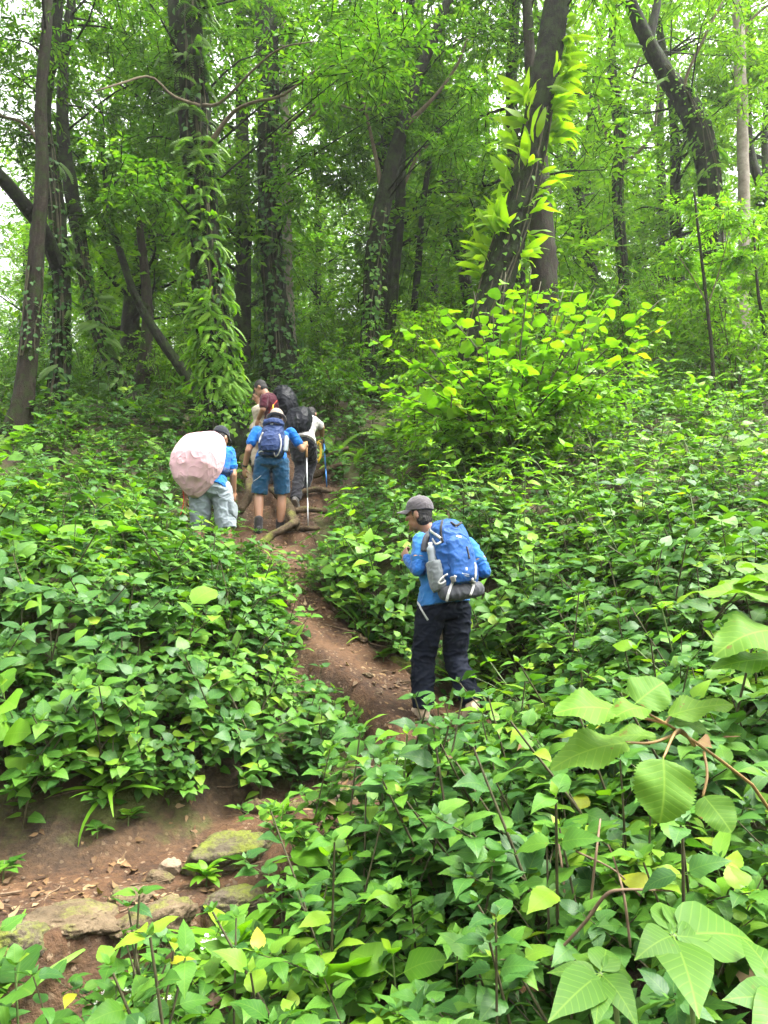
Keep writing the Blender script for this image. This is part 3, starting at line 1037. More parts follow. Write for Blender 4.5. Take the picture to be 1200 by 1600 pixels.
leaf_kind('round', [M_leaf], nl=5, w=.72, kind='round', serr=0, wave=.12, fold=.14, droop=.4, petiole=.2)
leaf_kind('blade_hi', [M_leaf, M_leaf_bright], nl=7, w=.065, kind='strap', serr=0, wave=.2, fold=.3, droop=.75, petiole=.0)
FROND_T = [frond_shape(15, .30, .55 + .25 * i, seed=i) for i in range(3)]
BLADE_T = [frond_shape(11, .25, .5 + .25 * i, .62, i + 5) for i in range(3)]
BLADE_ME = {}
FROND_ME = {m.name: [make_mesh('frond', T[0], T[1], T[2], None, [m]) for T in FROND_T] for m in (M_fern, M_fern_deep, M_leaf_lime)}


def herb(r, h, pairs, lsize, kind, branches=2, drop=.25, spread=1.0):
    """A leafy herb: stem paths and leaf placements (shape, direction, face, base, length)."""
    lean = r.normal(0, .22, 2) * h
    base = np.zeros(3)
    top = np.array([lean[0], lean[1], h])
    S = smooth_path(np.array([base - [0, 0, .08], base + [lean[0] * .15, lean[1] * .15, h * .4], top]), 9)
    stems = [(S, .007 * (h / .5) ** .5)]
    leaves = []

    def shoot(S, n, ls, ph, t0):
        for i in range(n):
            t = t0 + (1 - t0) * (i + .5) / n
            p = S[min(8, int(t * 8.99))]
            sz = ls * (.62 + .55 * math.sin(math.pi * min(1, .25 + .8 * (1 - t)))) * r.uniform(.8, 1.15)
            for s in (0, 1):
                a = ph + i * 1.571 + s * math.pi + r.normal(0, .35)
                el = .35 - drop * (1.6 - 1.3 * t) + r.normal(0, .22)
                D = np.array([math.cos(a) * math.cos(el), math.sin(a) * math.cos(el), math.sin(el)])
                N = UP * 1.0 + D * .15 + r.normal(0, .22, 3)
                leaves.append((int(r.integers(3)), D, N, p, sz))
        for k in range(3):                   # young leaves at the tip
            a = ph + k * 2.1
            D = np.array([math.cos(a) * .6, math.sin(a) * .6, .75])
            leaves.append((int(r.integers(3)), D, UP - D * .5, S[-1], ls * .42 * r.uniform(.7, 1.1)))
    shoot(S, pairs, lsize, r.uniform(0, 6), .22)
    for b in range(branches):
        j = int(r.integers(2, 6))
        a = r.uniform(0, 6.28)
        L = h * r.uniform(.35, .6)
        d = np.array([math.cos(a) * .75 * spread, math.sin(a) * .75 * spread, .7])
        B = smooth_path(np.array([S[j], S[j] + d * L * .5, S[j] + d * L + [0, 0, -.03]]), 9)
        stems.append((B, .004))
        shoot(B, max(2, pairs - 2), lsize * .8, r.uniform(0, 6), .3)
    return stems, leaves


def herb_protos(key, hi, mats, n, h, pairs, ls, branches, drop, stem_m, seed0):
    out = []
    for i in range(n):
        r = np.random.default_rng(seed0 + i)
        stems, leaves = herb(r, h * r.uniform(.8, 1.2), pairs, ls, key, branches, drop)
        smb = MB()
        for S, w in stems:
            smb.add(*tube(S, np.linspace(w, w * .45, len(S)), 4, 0, None, False))
        lmb = MB()
        for k, D, N, p, s in leaves:
            place(LEAF_T[key][k], [D], [N], [p], s, None, lmb, 0, r)
        alls = MB()
        for S, w in stems:
            alls.add(*tube(S, np.linspace(w, w * .45, len(S)), 3, 0, None, False), .5, 1)
        for k, D, N, p, s in leaves:
            place(LEAF_T[key][k], [D], [N], [p], s, None, alls, 0, r)
        out.append(dict(stem=smb.mesh('stem', [stem_m]), foliage={m.name: lmb.mesh('foliage', [m]) for m in mats},
                        all={m.name: alls.mesh('plant', [m, stem_m]) for m in mats}, leaves=leaves, hi=hi, rad=h * .55))
    return out


def fern_protos(n, seed0, L, mats, T3=None, hi=None, count=7):
    T3 = T3 or FROND_T
    out = []
    for i in range(n):
        r = np.random.default_rng(seed0 + i)
        leaves = []
        for k in range(count):
            a = k * 6.283 / count + r.normal(0, .25)
            el = r.uniform(.35, 1.0)
            D = np.array([math.cos(a) * math.cos(el), math.sin(a) * math.cos(el), math.sin(el)])
            leaves.append((int(r.integers(3)), D, UP - D * .3, np.zeros(3), L * r.uniform(.7, 1.1)))
        mb = MB()
        for k, D, N, p, s in leaves:
            place(T3[k], [D], [N], [p], s, None, mb, 0, r)
        out.append(dict(stem=None, foliage={m.name: mb.mesh('foliage', [m]) for m in mats}, all={m.name: mb.mesh('plant', [m]) for m in mats}, leaves=leaves, hi=hi, rad=L * .6))
    return out


SPECIES = {
    'nettle': (herb_protos('ovate', 'ovate_hi', [M_leaf, M_leaf_deep, M_leaf_bright], 6, .50, 5, .134, 4, .26, M_stem, 300), 'toothed-leaf herb', [M_leaf, M_leaf_deep], 'leafy_herb'),
    'tall': (herb_protos('ovate', 'ovate_hi', [M_leaf, M_leaf_deep], 5, .90, 8, .138, 5, .26, M_stem, 310), 'toothed-leaf herb', [M_leaf, M_leaf_deep], 'leafy_herb'),
    'heart': (herb_protos('heart', 'heart_hi', [M_leaf, M_leaf_deep], 6, .44, 5, .115, 4, .34, M_stem, 320), 'heart-leaf herb', [M_leaf, M_leaf, M_leaf_deep], 'leafy_herb'),
    'bright': (herb_protos('ovate', 'ovate_hi', [M_leaf_bright], 4, .55, 4, .130, 3, .15, M_stem_green, 340), 'pointed-leaf herb', [M_leaf_bright], 'leafy_herb'),
    'lance': (herb_protos('lance', 'lance_hi', [M_leaf], 3, .45, 4, .20, 1, .1, M_stem_green, 360), 'narrow-leaf herb', [M_leaf], 'leafy_herb'),
    'low': (herb_protos('heart', 'heart_hi', [M_leaf], 4, .16, 2, .080, 3, .1, M_stem_green, 380), 'small-leaf herb', [M_leaf], 'low_herb'),
    'dock': (herb_protos('round', 'round_hi', [M_leaf, M_leaf_bright], 4, .42, 3, .19, 1, .15, M_stem_green, 410), 'round-leaf herb', [M_leaf, M_leaf_bright], 'broad_herb'),
    'sedge': (fern_protos(3, 430, .48, [M_leaf, M_leaf_bright], LEAF_T['blade_hi'], 'blade_hi', 16), 'grassy tuft', [M_leaf, M_leaf_bright], 'grass_tuft'),
    'fern': (fern_protos(4, 400, .5, [M_fern, M_fern_deep]), 'arching fern', [M_fern, M_fern_deep], 'ground_fern'),
}

CLEAR = [  # polygons of the picture that stay open up to the given distance: the hikers, the trail
    (5.35, [(628, 765), (690, 765), (762, 850), (765, 930), (765, 1085), (640, 1078), (625, 900)]),
    (7.6, [(262, 672), (335, 655), (390, 592), (470, 598), (520, 655), (516, 745), (485, 815), (470, 838), (400, 838), (372, 822), (300, 800), (262, 740)]),
    (10.6, [(395, 592), (470, 598), (520, 655), (516, 745), (485, 835), (400, 835), (380, 700)]),
    (6.2, [(462, 925), (540, 940), (640, 1000), (632, 1045), (600, 1066), (500, 1050), (470, 1000)]),
    (4.15, [(-20, 1290), (240, 1255), (430, 1262), (455, 1290), (420, 1375), (330, 1400), (230, 1430), (40, 1455), (-20, 1455)]),
    (8.6, [(405, 800), (480, 790), (480, 850), (410, 858)]),
]


def in_poly(px, py, poly):
    c = False
    n = len(poly)
    for i in range(n):
        x1, y1 = poly[i]
        x2, y2 = poly[(i + 1) % n]
        if (y1 > py) != (y2 > py) and px < (x2 - x1) * (py - y1) / (y2 - y1) + x1:
            c = not c
    return c


def blocked(p, h, rad):
    for dx, dz in ((0, h), (-rad, h * .75), (rad, h * .75), (-rad * .7, h * .4), (rad * .7, h * .4), (0, h * .5), (0, 0), (rad, .05), (-rad, .05)):
        a, b, d = proj(np.array([p[0] + dx, p[1], p[2] + dz]))
        for lim, poly in CLEAR:
            if p[1] < lim and in_poly(a, b, poly):
                return True
    return False


ENV_X = [-400, 300, 400, 440, 520, 600, 720, 790, 850, 1000, 1200, 1600]
ENV_Y = [1420, 1400, 1330, 1240, 1085, 1068, 1085, 1020, 930, 830, 760, 700]

LAND = [(330, 1310, 'mossy boulder'), (110, 1440, 'flat tan stepping stone'), (690, 960, 'hiker in navy trousers'), (320, 740, 'pale pink pack cover'), (425, 720, 'hiker in teal shorts'),
        (740, 640, 'epiphyte-lined trunk'), (60, 640, 'brown bare trunk'), (990, 1170, 'broad serrated leaves'), (530, 1010, 'bare red earth of the trail'), (430, 840, 'looping tree root'),
        (850, 540, 'lime-leaved shrub'), (1110, 470, 'willowy sapling'), (1000, 1510, 'fleshy broad-leaved plant'), (345, 640, 'fern-clad trunk'), (375, 1565, 'mossy bottom stone'),
        (710, 1200, 'sunken stone step'), (505, 715, 'yellow rope coil'), (160, 1350, 'bare earth wall'), (930, 1380, 'dry stems'), (600, 1180, 'hidden trail bend'), (560, 900, 'mossy trail bank'), (120, 780, 'pale ferny hollow'), (1130, 640, 'upper slope'), (780, 1400, 'front leafy bank'), (560, 1450, 'front herb thicket'), (200, 1000, 'dense leafy bank'), (900, 850, 'open leafy slope')]


def where(px, py):
    a, b, n = min(LAND, key=lambda l: (l[0] - px) ** 2 + ((l[1] - py) * 1.1) ** 2)
    dx, dy = px - a, py - b
    near = 'just ' if dx * dx + dy * dy < 130 ** 2 else ''
    if abs(dy) > abs(dx) * 1.2:
        return f'{near}{"downhill of" if dy > 0 else "uphill of"} the {n}'
    return f'{near}{"beside" if near else "away from"} the {n}'


SIZE_W = [(.40, 'low'), (.60, 'knee-high'), (9, 'tall')]
TONE = {M_leaf.name: 'mid green', M_leaf_deep.name: 'dark green', M_leaf_bright.name: 'yellow-green', M_fern.name: 'pale green', M_fern_deep.name: 'dark green'}


def species_at(r, px, py, Y, d):
    q = r.random()
    if Y < 1.0:
        return 'nettle'
    if d < .16 and q < .5:
        return 'low'
    v = r.random()
    if v < .065:
        return 'dock'
    if v < .10:
        return 'sedge'
    if Y > 9:
        return 'fern' if q < .16 else 'bright' if (q < .58 and px > 620) else 'heart' if q < .78 else 'nettle'
    if px < 470 and py > 760:
        return 'heart' if q < .66 else 'nettle' if q < .90 else 'low' if q < .94 else 'lance' if q < .96 else 'fern'
    if px > 760 and py < 820:
        return 'bright' if q < .42 else 'heart' if q < .72 else 'nettle'
    if px > 600:
        return 'nettle' if q < .72 else 'heart' if q < .86 else 'bright' if q < .95 else 'lance' if q < .98 else 'fern'
    return 'nettle' if q < .60 else 'heart' if q < .85 else 'bright' if q < .95 else 'fern'


def hw0(y):
    return .52 * y * 1.3 + 2.2


def scatter():
    r = np.random.default_rng(77)
    spots = []
    y = 1.05
    while y < 46:
        s = .12 if y < 7.5 else .26 if y < 12 else .42 if y < 20 else .75 if y < 30 else 1.2
        hw = .52 * y * 1.25 + (1.9 if y < 9 else 1.2)
        x = -hw
        while x < hw:
            spots.append((x + r.uniform(-.5, .5) * s, y + r.uniform(-.5, .5) * s))
            x += s
        y += s
    n0 = len(spots)
    for a, b_, y0, y1, n in ((430, 790, 4.1, 4.62, 46), (395, 462, 6.6, 8.3, 30), (470, 640, 6.3, 7.0, 10)):   # thickets that lean over the trail
        for _ in range(n):
            yy = r.uniform(y0, y1)
            spots.append(((r.uniform(a, b_) - 600) / F_PX * yy * 1.03, yy))
    forced = np.arange(len(spots)) >= n0
    xy = np.array(spots)
    z, tm, d = ground(xy, True)
    gx_ = (ground(xy + [.06, 0]) - ground(xy - [.06, 0])) / .12
    gy_ = (ground(xy + [0, .06]) - ground(xy - [0, .06])) / .12
    steep = np.hypot(gx_, gy_)
    keep = r.random(len(xy))
    out = []
    for (x, y), zz, dd, ax_, ay_, st_, kp in zip(xy, z, d, gx_, gy_, steep, np.where(forced, 0, keep)):
        if y < 7.5 and kp > min(1.0, .42 * math.sqrt(1 + st_ * st_) * (1.5 if x < -.1 else 1.0)):
            continue
        if dd < (.06 if y < 4.6 else -.06 if 6.7 < y < 8.4 else .02) + r.uniform(0, .06) and y < 14:
            continue
        p = np.array([x, y, zz])
        px, py, dep = proj(p)
        if px < 430 and 3.75 < y < 4.8 and dd < .24 and (r.random() < .9):
            continue
        sc = r.uniform(.60, 1.32) * (1.0 if y < 11 else 1.15 if y < 20 else 1.7 if y < 30 else 2.4)
        sp = species_at(r, px, py, y, dd)
        pr = SPECIES[sp]
        pi = int(r.integers(len(pr[0])))
        h = {'nettle': .55, 'heart': .50, 'bright': .6, 'lance': .5, 'low': .18, 'fern': .45, 'dock': .45, 'sedge': .42}[sp]
        if y > 1.0:
            top = proj(p + np.array([0, 0, h * sc]))[1]
            env = np.interp(px, ENV_X, ENV_Y)
            goal = env + r.uniform(0, 140 if px < 780 else 260)               # the front bank is waist-high where the trail is hidden
            if (430 < px < 1150 and 1.9 < y < 4.75 or px < 430 and 2.2 < y < 3.2) and sp in ('nettle', 'heart') and top > goal and r.random() < .8:
                sp, h = 'tall', .9
                pr = SPECIES[sp]
                pi = int(r.integers(len(pr[0])))
                sc = r.uniform(.65, 1.12)
                top = proj(p + np.array([0, 0, h * sc]))[1]
            if y < 2.6:
                sc = min(sc, .85)
            if y < (4.75 if px > 430 else 3.7) and top < env:        # near plants stay below the view of the trail
                k = 0
                while k < 4 and top < env:
                    sc *= .8
                    top = proj(p + np.array([0, 0, h * sc]))[1]
                    k += 1
                if top < env or sc < .4:
                    continue
        if dep < .9 or (y < 3.2 and x < -.25 and y > 2.85 and zz < -1.7):
            continue
        if y < 12 and blocked(p, h * sc, .19 * sc):
            if sp != 'low':
                sp, pr = 'low', SPECIES['low']
                pi = int(r.integers(len(pr[0])))
                h = .16
                sc = min(sc, 1.0)
            if blocked(p, h * sc, .10 * sc):
                continue
        m = pr[2][int(r.integers(len(pr[2])))]
        if y < 3.0 and sp == 'nettle' and r.random() < .3:
            m = M_leaf
        vis = (-260 < px < 1460 or y > 1.4) and abs(x) < hw0(y) and -200 < proj(p + np.array([0, 0, h * sc]))[1] < 1620
        seen = 0 < px < 1200 and proj(p + np.array([0, 0, h * sc]))[1] < 1600
        out.append(dict(p=p, sp=sp, pi=pi, sc=sc, m=m, size=h * sc / dep * F_PX if seen else 0, rz=r.uniform(0, 6.28), px=px, py=py, h=h * sc,
                        tilt=(np.clip(ay_ * .42, -.1, .7) + r.normal(0, .12), np.clip(-ax_ * .35, -.6, .6) + r.normal(0, .12)), vis=vis))
    return [q for q in out if q['vis']]


PLANTS = scatter()
PLANTS.sort(key=lambda q: -q['size'])
N_LEAFY, N_SINGLE = 85, 296
PLANT_ITEMS = []
for i, q in enumerate(PLANTS[:N_SINGLE]):
    pr = SPECIES[q['sp']]
    P = pr[0][q['pi']]
    hw = next(w for lim, w in SIZE_W if q['h'] < lim)
    wh = where(q['px'], q['py'] - q['h'] * 60)
    fld = (f"{hw} {TONE[q['m'].name]} {pr[1]}", wh)
    t = tag(empty(pr[3], q['p'], q['rz']), 'plant', 'fern' if q['sp'] == 'fern' else 'plant', 'undergrowth plants ' + where(q['px'], q['py'] - q['h'] * 60))
    lm = next(l for l in LAND if wh.endswith(l[2]))
    PLANT_ITEMS.append((t, fld, (lm[0] - q['px']) ** 2 + (lm[1] - q['py']) ** 2, fld))
    t.rotation_mode = 'ZXY'
    t.rotation_euler = (q['tilt'][0], q['tilt'][1], q['rz'])
    t.scale = (q['sc'],) * 3
    if P['stem'] is not None:
        obj('stem', P['stem'], t)
    if i < N_LEAFY or q['sp'] == 'fern':
        for k, D, N, p, s in P['leaves']:
            if q['sp'] == 'fern':
                me, nm_ = FROND_ME[q['m'].name][k], 'frond'
            else:
                mm = q['m']
                for ch, alt in ((.005, M_yellow), (.008, M_litter)):
                    if rng.random() < ch and (P['hi'], alt.name) in LEAF_ME:
                        mm = alt
                me, nm_ = LEAF_ME[P['hi'], mm.name][k], 'leaf'
            o = obj(nm_, me, t)
            o.matrix_local = xf(basis(D, N), p, s)
    else:
        tag(obj('foliage', P['foliage'][q['m'].name], t), kind='stuff')


in_order(PLANT_ITEMS, lambda f, n: f'{f[0]}, {n + " one out, " if n else ""}{f[1]}')


def zxy(e):
    return tuple(Euler((float(e[0]), float(e[1]), float(e[2])), 'ZXY').to_matrix().to_euler('XYZ'))


def stuff(name, protos, P, rot, scl, idx):
    """One object: the given meshes set on many points by geometry nodes."""
    col = bpy.data.collections.new(name + ' shapes')
    for i, me in enumerate(protos):
        o = bpy.data.objects.new(f'{name} shape {i:02d}', me)
        col.objects.link(o)
    me = bpy.data.meshes.new(name)
    n = len(P)
    rot = [zxy(e) for e in rot]
    me.vertices.add(n)
    me.vertices.foreach_set('co', np.asarray(P, np.float32).ravel())
    for nm_, typ, key, val in (('rot', 'FLOAT_VECTOR', 'vector', rot), ('scl', 'FLOAT', 'value', scl), ('idx', 'INT', 'value', idx)):
        a = me.attributes.new(nm_, typ, 'POINT')
        a.data.foreach_set(key, np.asarray(val, np.int32 if typ == 'INT' else np.float32).ravel())
    ob = obj(name, me)
    g = bpy.data.node_groups.new(name, 'GeometryNodeTree')
    g.interface.new_socket('Geometry', in_out='INPUT', socket_type='NodeSocketGeometry')
    g.interface.new_socket('Geometry', in_out='OUTPUT', socket_type='NodeSocketGeometry')
    L = g.links.new
    gi, go = g.nodes.new('NodeGroupInput'), g.nodes.new('NodeGroupOutput')
    ci = g.nodes.new('GeometryNodeCollectionInfo')
    ci.inputs['Collection'].default_value = col
    ci.inputs['Separate Children'].default_value = True
    ci.inputs['Reset Children'].default_value = True
    ip = g.nodes.new('GeometryNodeInstanceOnPoints')
    ip.inputs['Pick Instance'].default_value = True

    def attr(nm_, typ):
        a = g.nodes.new('GeometryNodeInputNamedAttribute')
        a.data_type = typ
        a.inputs['Name'].default_value = nm_
        return a.outputs['Attribute']
    L(gi.outputs[0], ip.inputs['Points'])
    L(ci.outputs[0], ip.inputs['Instance'])
    L(attr('idx', 'INT'), ip.inputs['Instance Index'])
    er = g.nodes.new('FunctionNodeEulerToRotation')
    L(attr('rot', 'FLOAT_VECTOR'), er.inputs[0])
    L(er.outputs[0], ip.inputs['Rotation'])
    L(attr('scl', 'FLOAT'), ip.inputs['Scale'])
    L(ip.outputs[0], go.inputs[0])
    mod = ob.modifiers.new('scatter', 'NODES')
    mod.node_group = g
    return ob


rest = PLANTS[N_SINGLE:]
for names, nm_, lab, cat in ((('nettle', 'tall', 'heart', 'bright', 'lance', 'low', 'dock', 'sedge'), 'undergrowth', 'mixed green leafy undergrowth covering the slope behind the single plants', 'undergrowth'), (('fern',), 'undergrowth_ferns', 'feathery ferns scattered through the undergrowth under the trees', 'ferns')):
    protos, index = [], {}
    for sp in names:
        for i, P in enumerate(SPECIES[sp][0]):
            for k, me in P['all'].items():
                index[sp, i, k] = len(protos)
                protos.append(me)
    qs = [q for q in rest if q['sp'] in names]
    tag(stuff(nm_, protos, [q['p'] for q in qs], [(q['tilt'][0], q['tilt'][1], q['rz']) for q in qs], [q['sc'] for q in qs], [index[q['sp'], q['pi'], q['m'].name] for q in qs]), lab, cat, kind='stuff')

# fallen leaves on the bare earth
_lr = np.random.default_rng(31)
lp, lr_, ls_, li_ = [], [], [], []
while len(lp) < 1100:
    i = int(_lr.integers(len(TRP)))
    q = TRP[i]
    o = _lr.normal(0, q[3] * .8, 2)
    x, y = q[0] + o[0], q[1] + o[1]
    lp.append((x, y))
z = ground(np.array(lp)) + .006
e = .02
zx, zy = ground(np.array(lp) + [e, 0]) + .006, ground(np.array(lp) + [0, e]) + .006
LP3 = np.column_stack([lp, z])
rots = np.column_stack([np.clip(np.arctan((zy - z) / e), -1, 1) + _lr.normal(0, .18, len(lp)), -np.clip(np.arctan((zx - z) / e), -1, 1) + _lr.normal(0, .18, len(lp)), _lr.uniform(0, 6.28, len(lp))])
litter = [make_mesh('dead leaf', *leaf_shape(5, .42, 'ovate', .3 * s, .2 * s, .1, 0, .3, i)[:3], None, [M_litter]) for i, s in enumerate((1, -1, 1.6))]
tag(stuff('leaf_litter', litter, LP3, rots, _lr.uniform(.025, .08, len(lp)), _lr.integers(0, 3, len(lp))), 'scattered brown fallen leaves lying on the bare trail earth', 'leaf litter', kind='stuff')

# small stones and snapped twigs trodden into the trail
_pr = np.random.default_rng(37)
pp = []
while len(pp) < 520:
    q = TRP[int(_pr.integers(len(TRP)))]
    o = _pr.normal(0, q[3] * .6, 2)
    pp.append((q[0] + o[0], q[1] + o[1]))
pz = ground(np.array(pp))
PEB = []
M_pebble = rock_like('trail pebble', [(.3, (.04, .026, .015)), (.55, (.10, .07, .045)), (.78, (.20, .155, .11))], 30, 0, .9, .6, .01)
for i in range(4):
    r = np.random.default_rng(900 + i)
    v = rand_dir(r, 14) * r.uniform(.7, 1.0, (14, 1)) * [1, .8, .55]
    import bmesh
    bm = bmesh.new()
    for x in v:
        bm.verts.new(x)
    bmesh.ops.convex_hull(bm, input=bm.verts)
    bmesh.ops.triangulate(bm, faces=bm.faces)
    bm.verts.index_update()
    PEB.append(make_mesh('pebble', np.array([q.co[:] for q in bm.verts]), np.array([[q.index for q in f.verts] for f in bm.faces]), None, None, [M_pebble], None, False))
    bm.free()
tag(stuff('trail_pebbles', PEB, np.column_stack([pp, pz + .002]), np.column_stack([_pr.normal(0, .3, 520), _pr.normal(0, .3, 520), _pr.uniform(0, 6.28, 520)]), .006 + .022 * _pr.random(520) ** 3, _pr.integers(0, 4, 520)), 'small stones trodden into the bare trail earth', 'pebbles', kind='stuff')
TW = []
for i in range(3):
    r = np.random.default_rng(950 + i)
    S = smooth_path(np.array([[0, 0, 0], [.3, r.normal(0, .06), .01], [.65, r.normal(0, .08), .02], [1, r.normal(0, .1), 0]]), 8)
    mb = MB().add(*tube(S, np.linspace(.018, .008, 8), 4))
    mb.add(*tube(np.array([S[4], S[4] + [.15, .12, .01]]), [.01, .005], 4))
    TW.append(mb.mesh('twig', [M_twig]))
n_ = 150
pp = []
while len(pp) < n_:
    q = TRP[int(_pr.integers(len(TRP)))]
    o = _pr.normal(0, q[3] * .9, 2)
    pp.append((q[0] + o[0], q[1] + o[1]))
tag(stuff('fallen_twigs', TW, np.column_stack([pp, ground(np.array(pp)) + .006]), np.column_stack([_pr.normal(0, .12, n_), _pr.normal(0, .12, n_), _pr.uniform(0, 6.28, n_)]), _pr.uniform(.12, .35, n_), _pr.integers(0, 3, n_)), 'snapped dry twigs lying on the trail earth', 'twigs', kind='stuff')

# ------------------------------------------------------------------ plants that stand out one by one
def set_leaf(parent, T_key, m, base, tip, width=None, face=None, origin=None, k=None, r=rng, name='leaf'):
    """A leaf object from its base to its tip (world points), its face turned towards `face`."""
    base, tip = np.asarray(base, float), np.asarray(tip, float)
    D = tip - base
    L = np.linalg.norm(D)
    N = UP if face is None else np.asarray(face, float)
    k = int(r.integers(3)) if k is None else k
    o = obj(name, LEAF_ME[T_key, m.name][k], parent)
    M4 = xf(basis(D, N), base - (0 if origin is None else origin), L)
    if width:
        M4 = M4 @ Matrix.Diagonal((width, 1, 1, 1))
    o.matrix_local = M4
    return o


def stem_obj(parent, pts, w0, w1, m, origin, n=12, seg=6, name='stem'):
    S = smooth_path(np.array(pts, float), n) - origin
    return obj(name, MB().add(*tube(S, np.linspace(w0, w1, n), seg, .08, rng)).mesh(name, [m]), parent)


leaf_kind('saw_round', [M_leaf_big], nl=34, w=.80, kind='round', serr=.05, wave=.16, fold=.12, droop=.42, petiole=.05, cross=3)
leaf_kind('broad', [M_leaf_fleshy], nl=14, w=.52, kind='ovate', serr=.012, wave=.06, fold=.2, droop=.5, petiole=.08, cross=2)

# the lime-leaved shrub on the slope
_r = np.random.default_rng(61)
B0 = W(800, 690, 9.0)
B0[2] = gz(B0[0], B0[1])
shrub = tag(empty('shrub', B0), 'wide lime-leaved shrub with round leaves in front of the epiphyte-lined trunk', 'shrub')
ends = [(575, 525, 8.6), (600, 610, 8.2), (560, 590, 8.8), (650, 520, 8.6), (690, 480, 8.9), (740, 455, 9.0), (790, 425, 9.2), (830, 420, 9.0), (880, 455, 9.1), (930, 450, 8.9), (975, 445, 8.8),
        (1030, 470, 8.9), (720, 505, 9.4), (845, 440, 9.5), (900, 440, 9.5), (950, 480, 9.5), (800, 470, 9.4), (620, 500, 9.2), (1010, 540, 8.3), (950, 560, 8.2), (890, 590, 8.0), (820, 560, 8.1), (760, 540, 8.2), (700, 560, 8.1), (660, 600, 8.0), (860, 520, 8.5), (920, 500, 8.6), (770, 490, 8.6), (650, 560, 9.2), (1050, 500, 9.2)]
for (a, b, y) in ends:
    e = W(a, b, y)
    mid = (B0 * .55 + e * .45) + np.array([0, 0, .18]) + _r.normal(0, .08, 3)
    s0 = B0 + np.array([_r.normal(0, .12), _r.normal(0, .12), -.05])
    S = smooth_path(np.array([s0, mid, e]), 16)
    stem_obj(shrub, [s0, mid, e], .018, .005, M_stem, B0, 14)
    n = int(_r.integers(20, 27))
    for i in range(n):
        t = .35 + .65 * (i + .8) / n
        p = S[min(15, int(t * 15))]
        ang = i * 2.4 + _r.normal(0, .4)
        el = _r.normal(-.05, .3)
        D = np.array([math.cos(ang) * math.cos(el), math.sin(ang) * math.cos(el), math.sin(el)])
        L = _r.uniform(.10, .235) * (1.1 - .25 * (t < .6))
        yl = _r.random() < .03
        set_leaf(shrub, 'round_hi', M_yellow if yl else M_leaf_bright, p, p + D * L, _r.uniform(.75, 1.05), UP + _r.normal(0, .30, 3), B0, None, _r)
mb = MB()
for i in range(110):
    a, b, y = ends[int(_r.integers(len(ends)))]
    c = B0 * (q := _r.uniform(.25, .75)) + W(a, b + 20, y) * (1 - q)
    crown_mb(_r, [c], [.38], 5, 8, .13, kite(.5), mb)
tag(obj('foliage', mb.mesh('foliage', [M_leaf_bright, M_stem]), shrub, -B0), kind='stuff')

# broad serrated leaves reaching in from the side
FACE = np.array([0, -.55, 1.0])


def px_plant(name, label, cat, root, stems, leaves, key, m, stem_m):
    """leaves: (base px, base py, Y, tip px, tip py, Y, width factor, face)."""
    ro = np.array(root, float)
    t = tag(empty(name, ro), label, cat)
    for pts, w0, w1 in stems:
        stem_obj(t, [ro if q is None else W(*q) for q in pts], w0, w1, stem_m, ro)
    for i, (a, b, y, c, d, y2, wf, fc) in enumerate(leaves):
        o = set_leaf(t, key, m, W(a, b, y), W(a, b, y) + (W(c, d, y2) - W(a, b, y)) * .92, wf, FACE if fc is None else fc, ro, i % 3)
    return t


g0 = np.array([.95, 1.55, gz(.95, 1.55)])
px_plant('broad_leaved_plant', 'cluster of broad pale serrated leaves with insect holes and reddish stalks', 'plant', g0,
         [([None, (1285, 1560, 1.53), (1250, 1380, 1.49), (1195, 1250, 1.42), (1115, 1180, 1.30), (1040, 1130, 1.20), (990, 1105, 1.15)], .0045, .002),
          ([(1085, 1165, 1.27), (1060, 1140, 1.2), (1036, 1185, 1.12)], .003, .002), ([(1100, 1175, 1.28), (1105, 1210, 1.22), (1098, 1245, 1.2)], .0025, .002),
          ([(1060, 1145, 1.22), (1020, 1160, 1.18), (978, 1160, 1.16)], .0025, .002), ([(1040, 1130, 1.2), (1000, 1120, 1.17), (960, 1108, 1.15)], .003, .002),
          ([(1040, 1130, 1.2), (1050, 1118, 1.22), (1062, 1120, 1.24)], .0025, .002)],
         [(992, 1100, 1.16, 1042, 1062, 1.19, 1.25, (0, -.9, .9)), (972, 1112, 1.15, 856, 1102, 1.12, .86, (0, -.5, 1)), (1012, 1107, 1.14, 946, 1112, 1.10, .85, (0, -.35, 1)),
          (1040, 1120, 1.2, 1156, 1098, 1.20, .66, (0, -.4, 1)), (985, 1160, 1.16, 846, 1192, 1.12, .64, (0, -.55, 1)), (1036, 1182, 1.12, 1040, 1298, 1.07, 1.2, (.1, -1.1, .7)),
          (1098, 1242, 1.2, 1148, 1306, 1.15, 1.15, (-.1, -1, .7)), (1030, 1152, 1.2, 935, 1148, 1.22, .6, None), (1050, 1128, 1.22, 1120, 1138, 1.2, .7, (0, -.5, 1))],
         'saw_round', M_leaf_big, M_stem_red)
g1 = np.array([.85, 1.28, gz(.85, 1.28)])
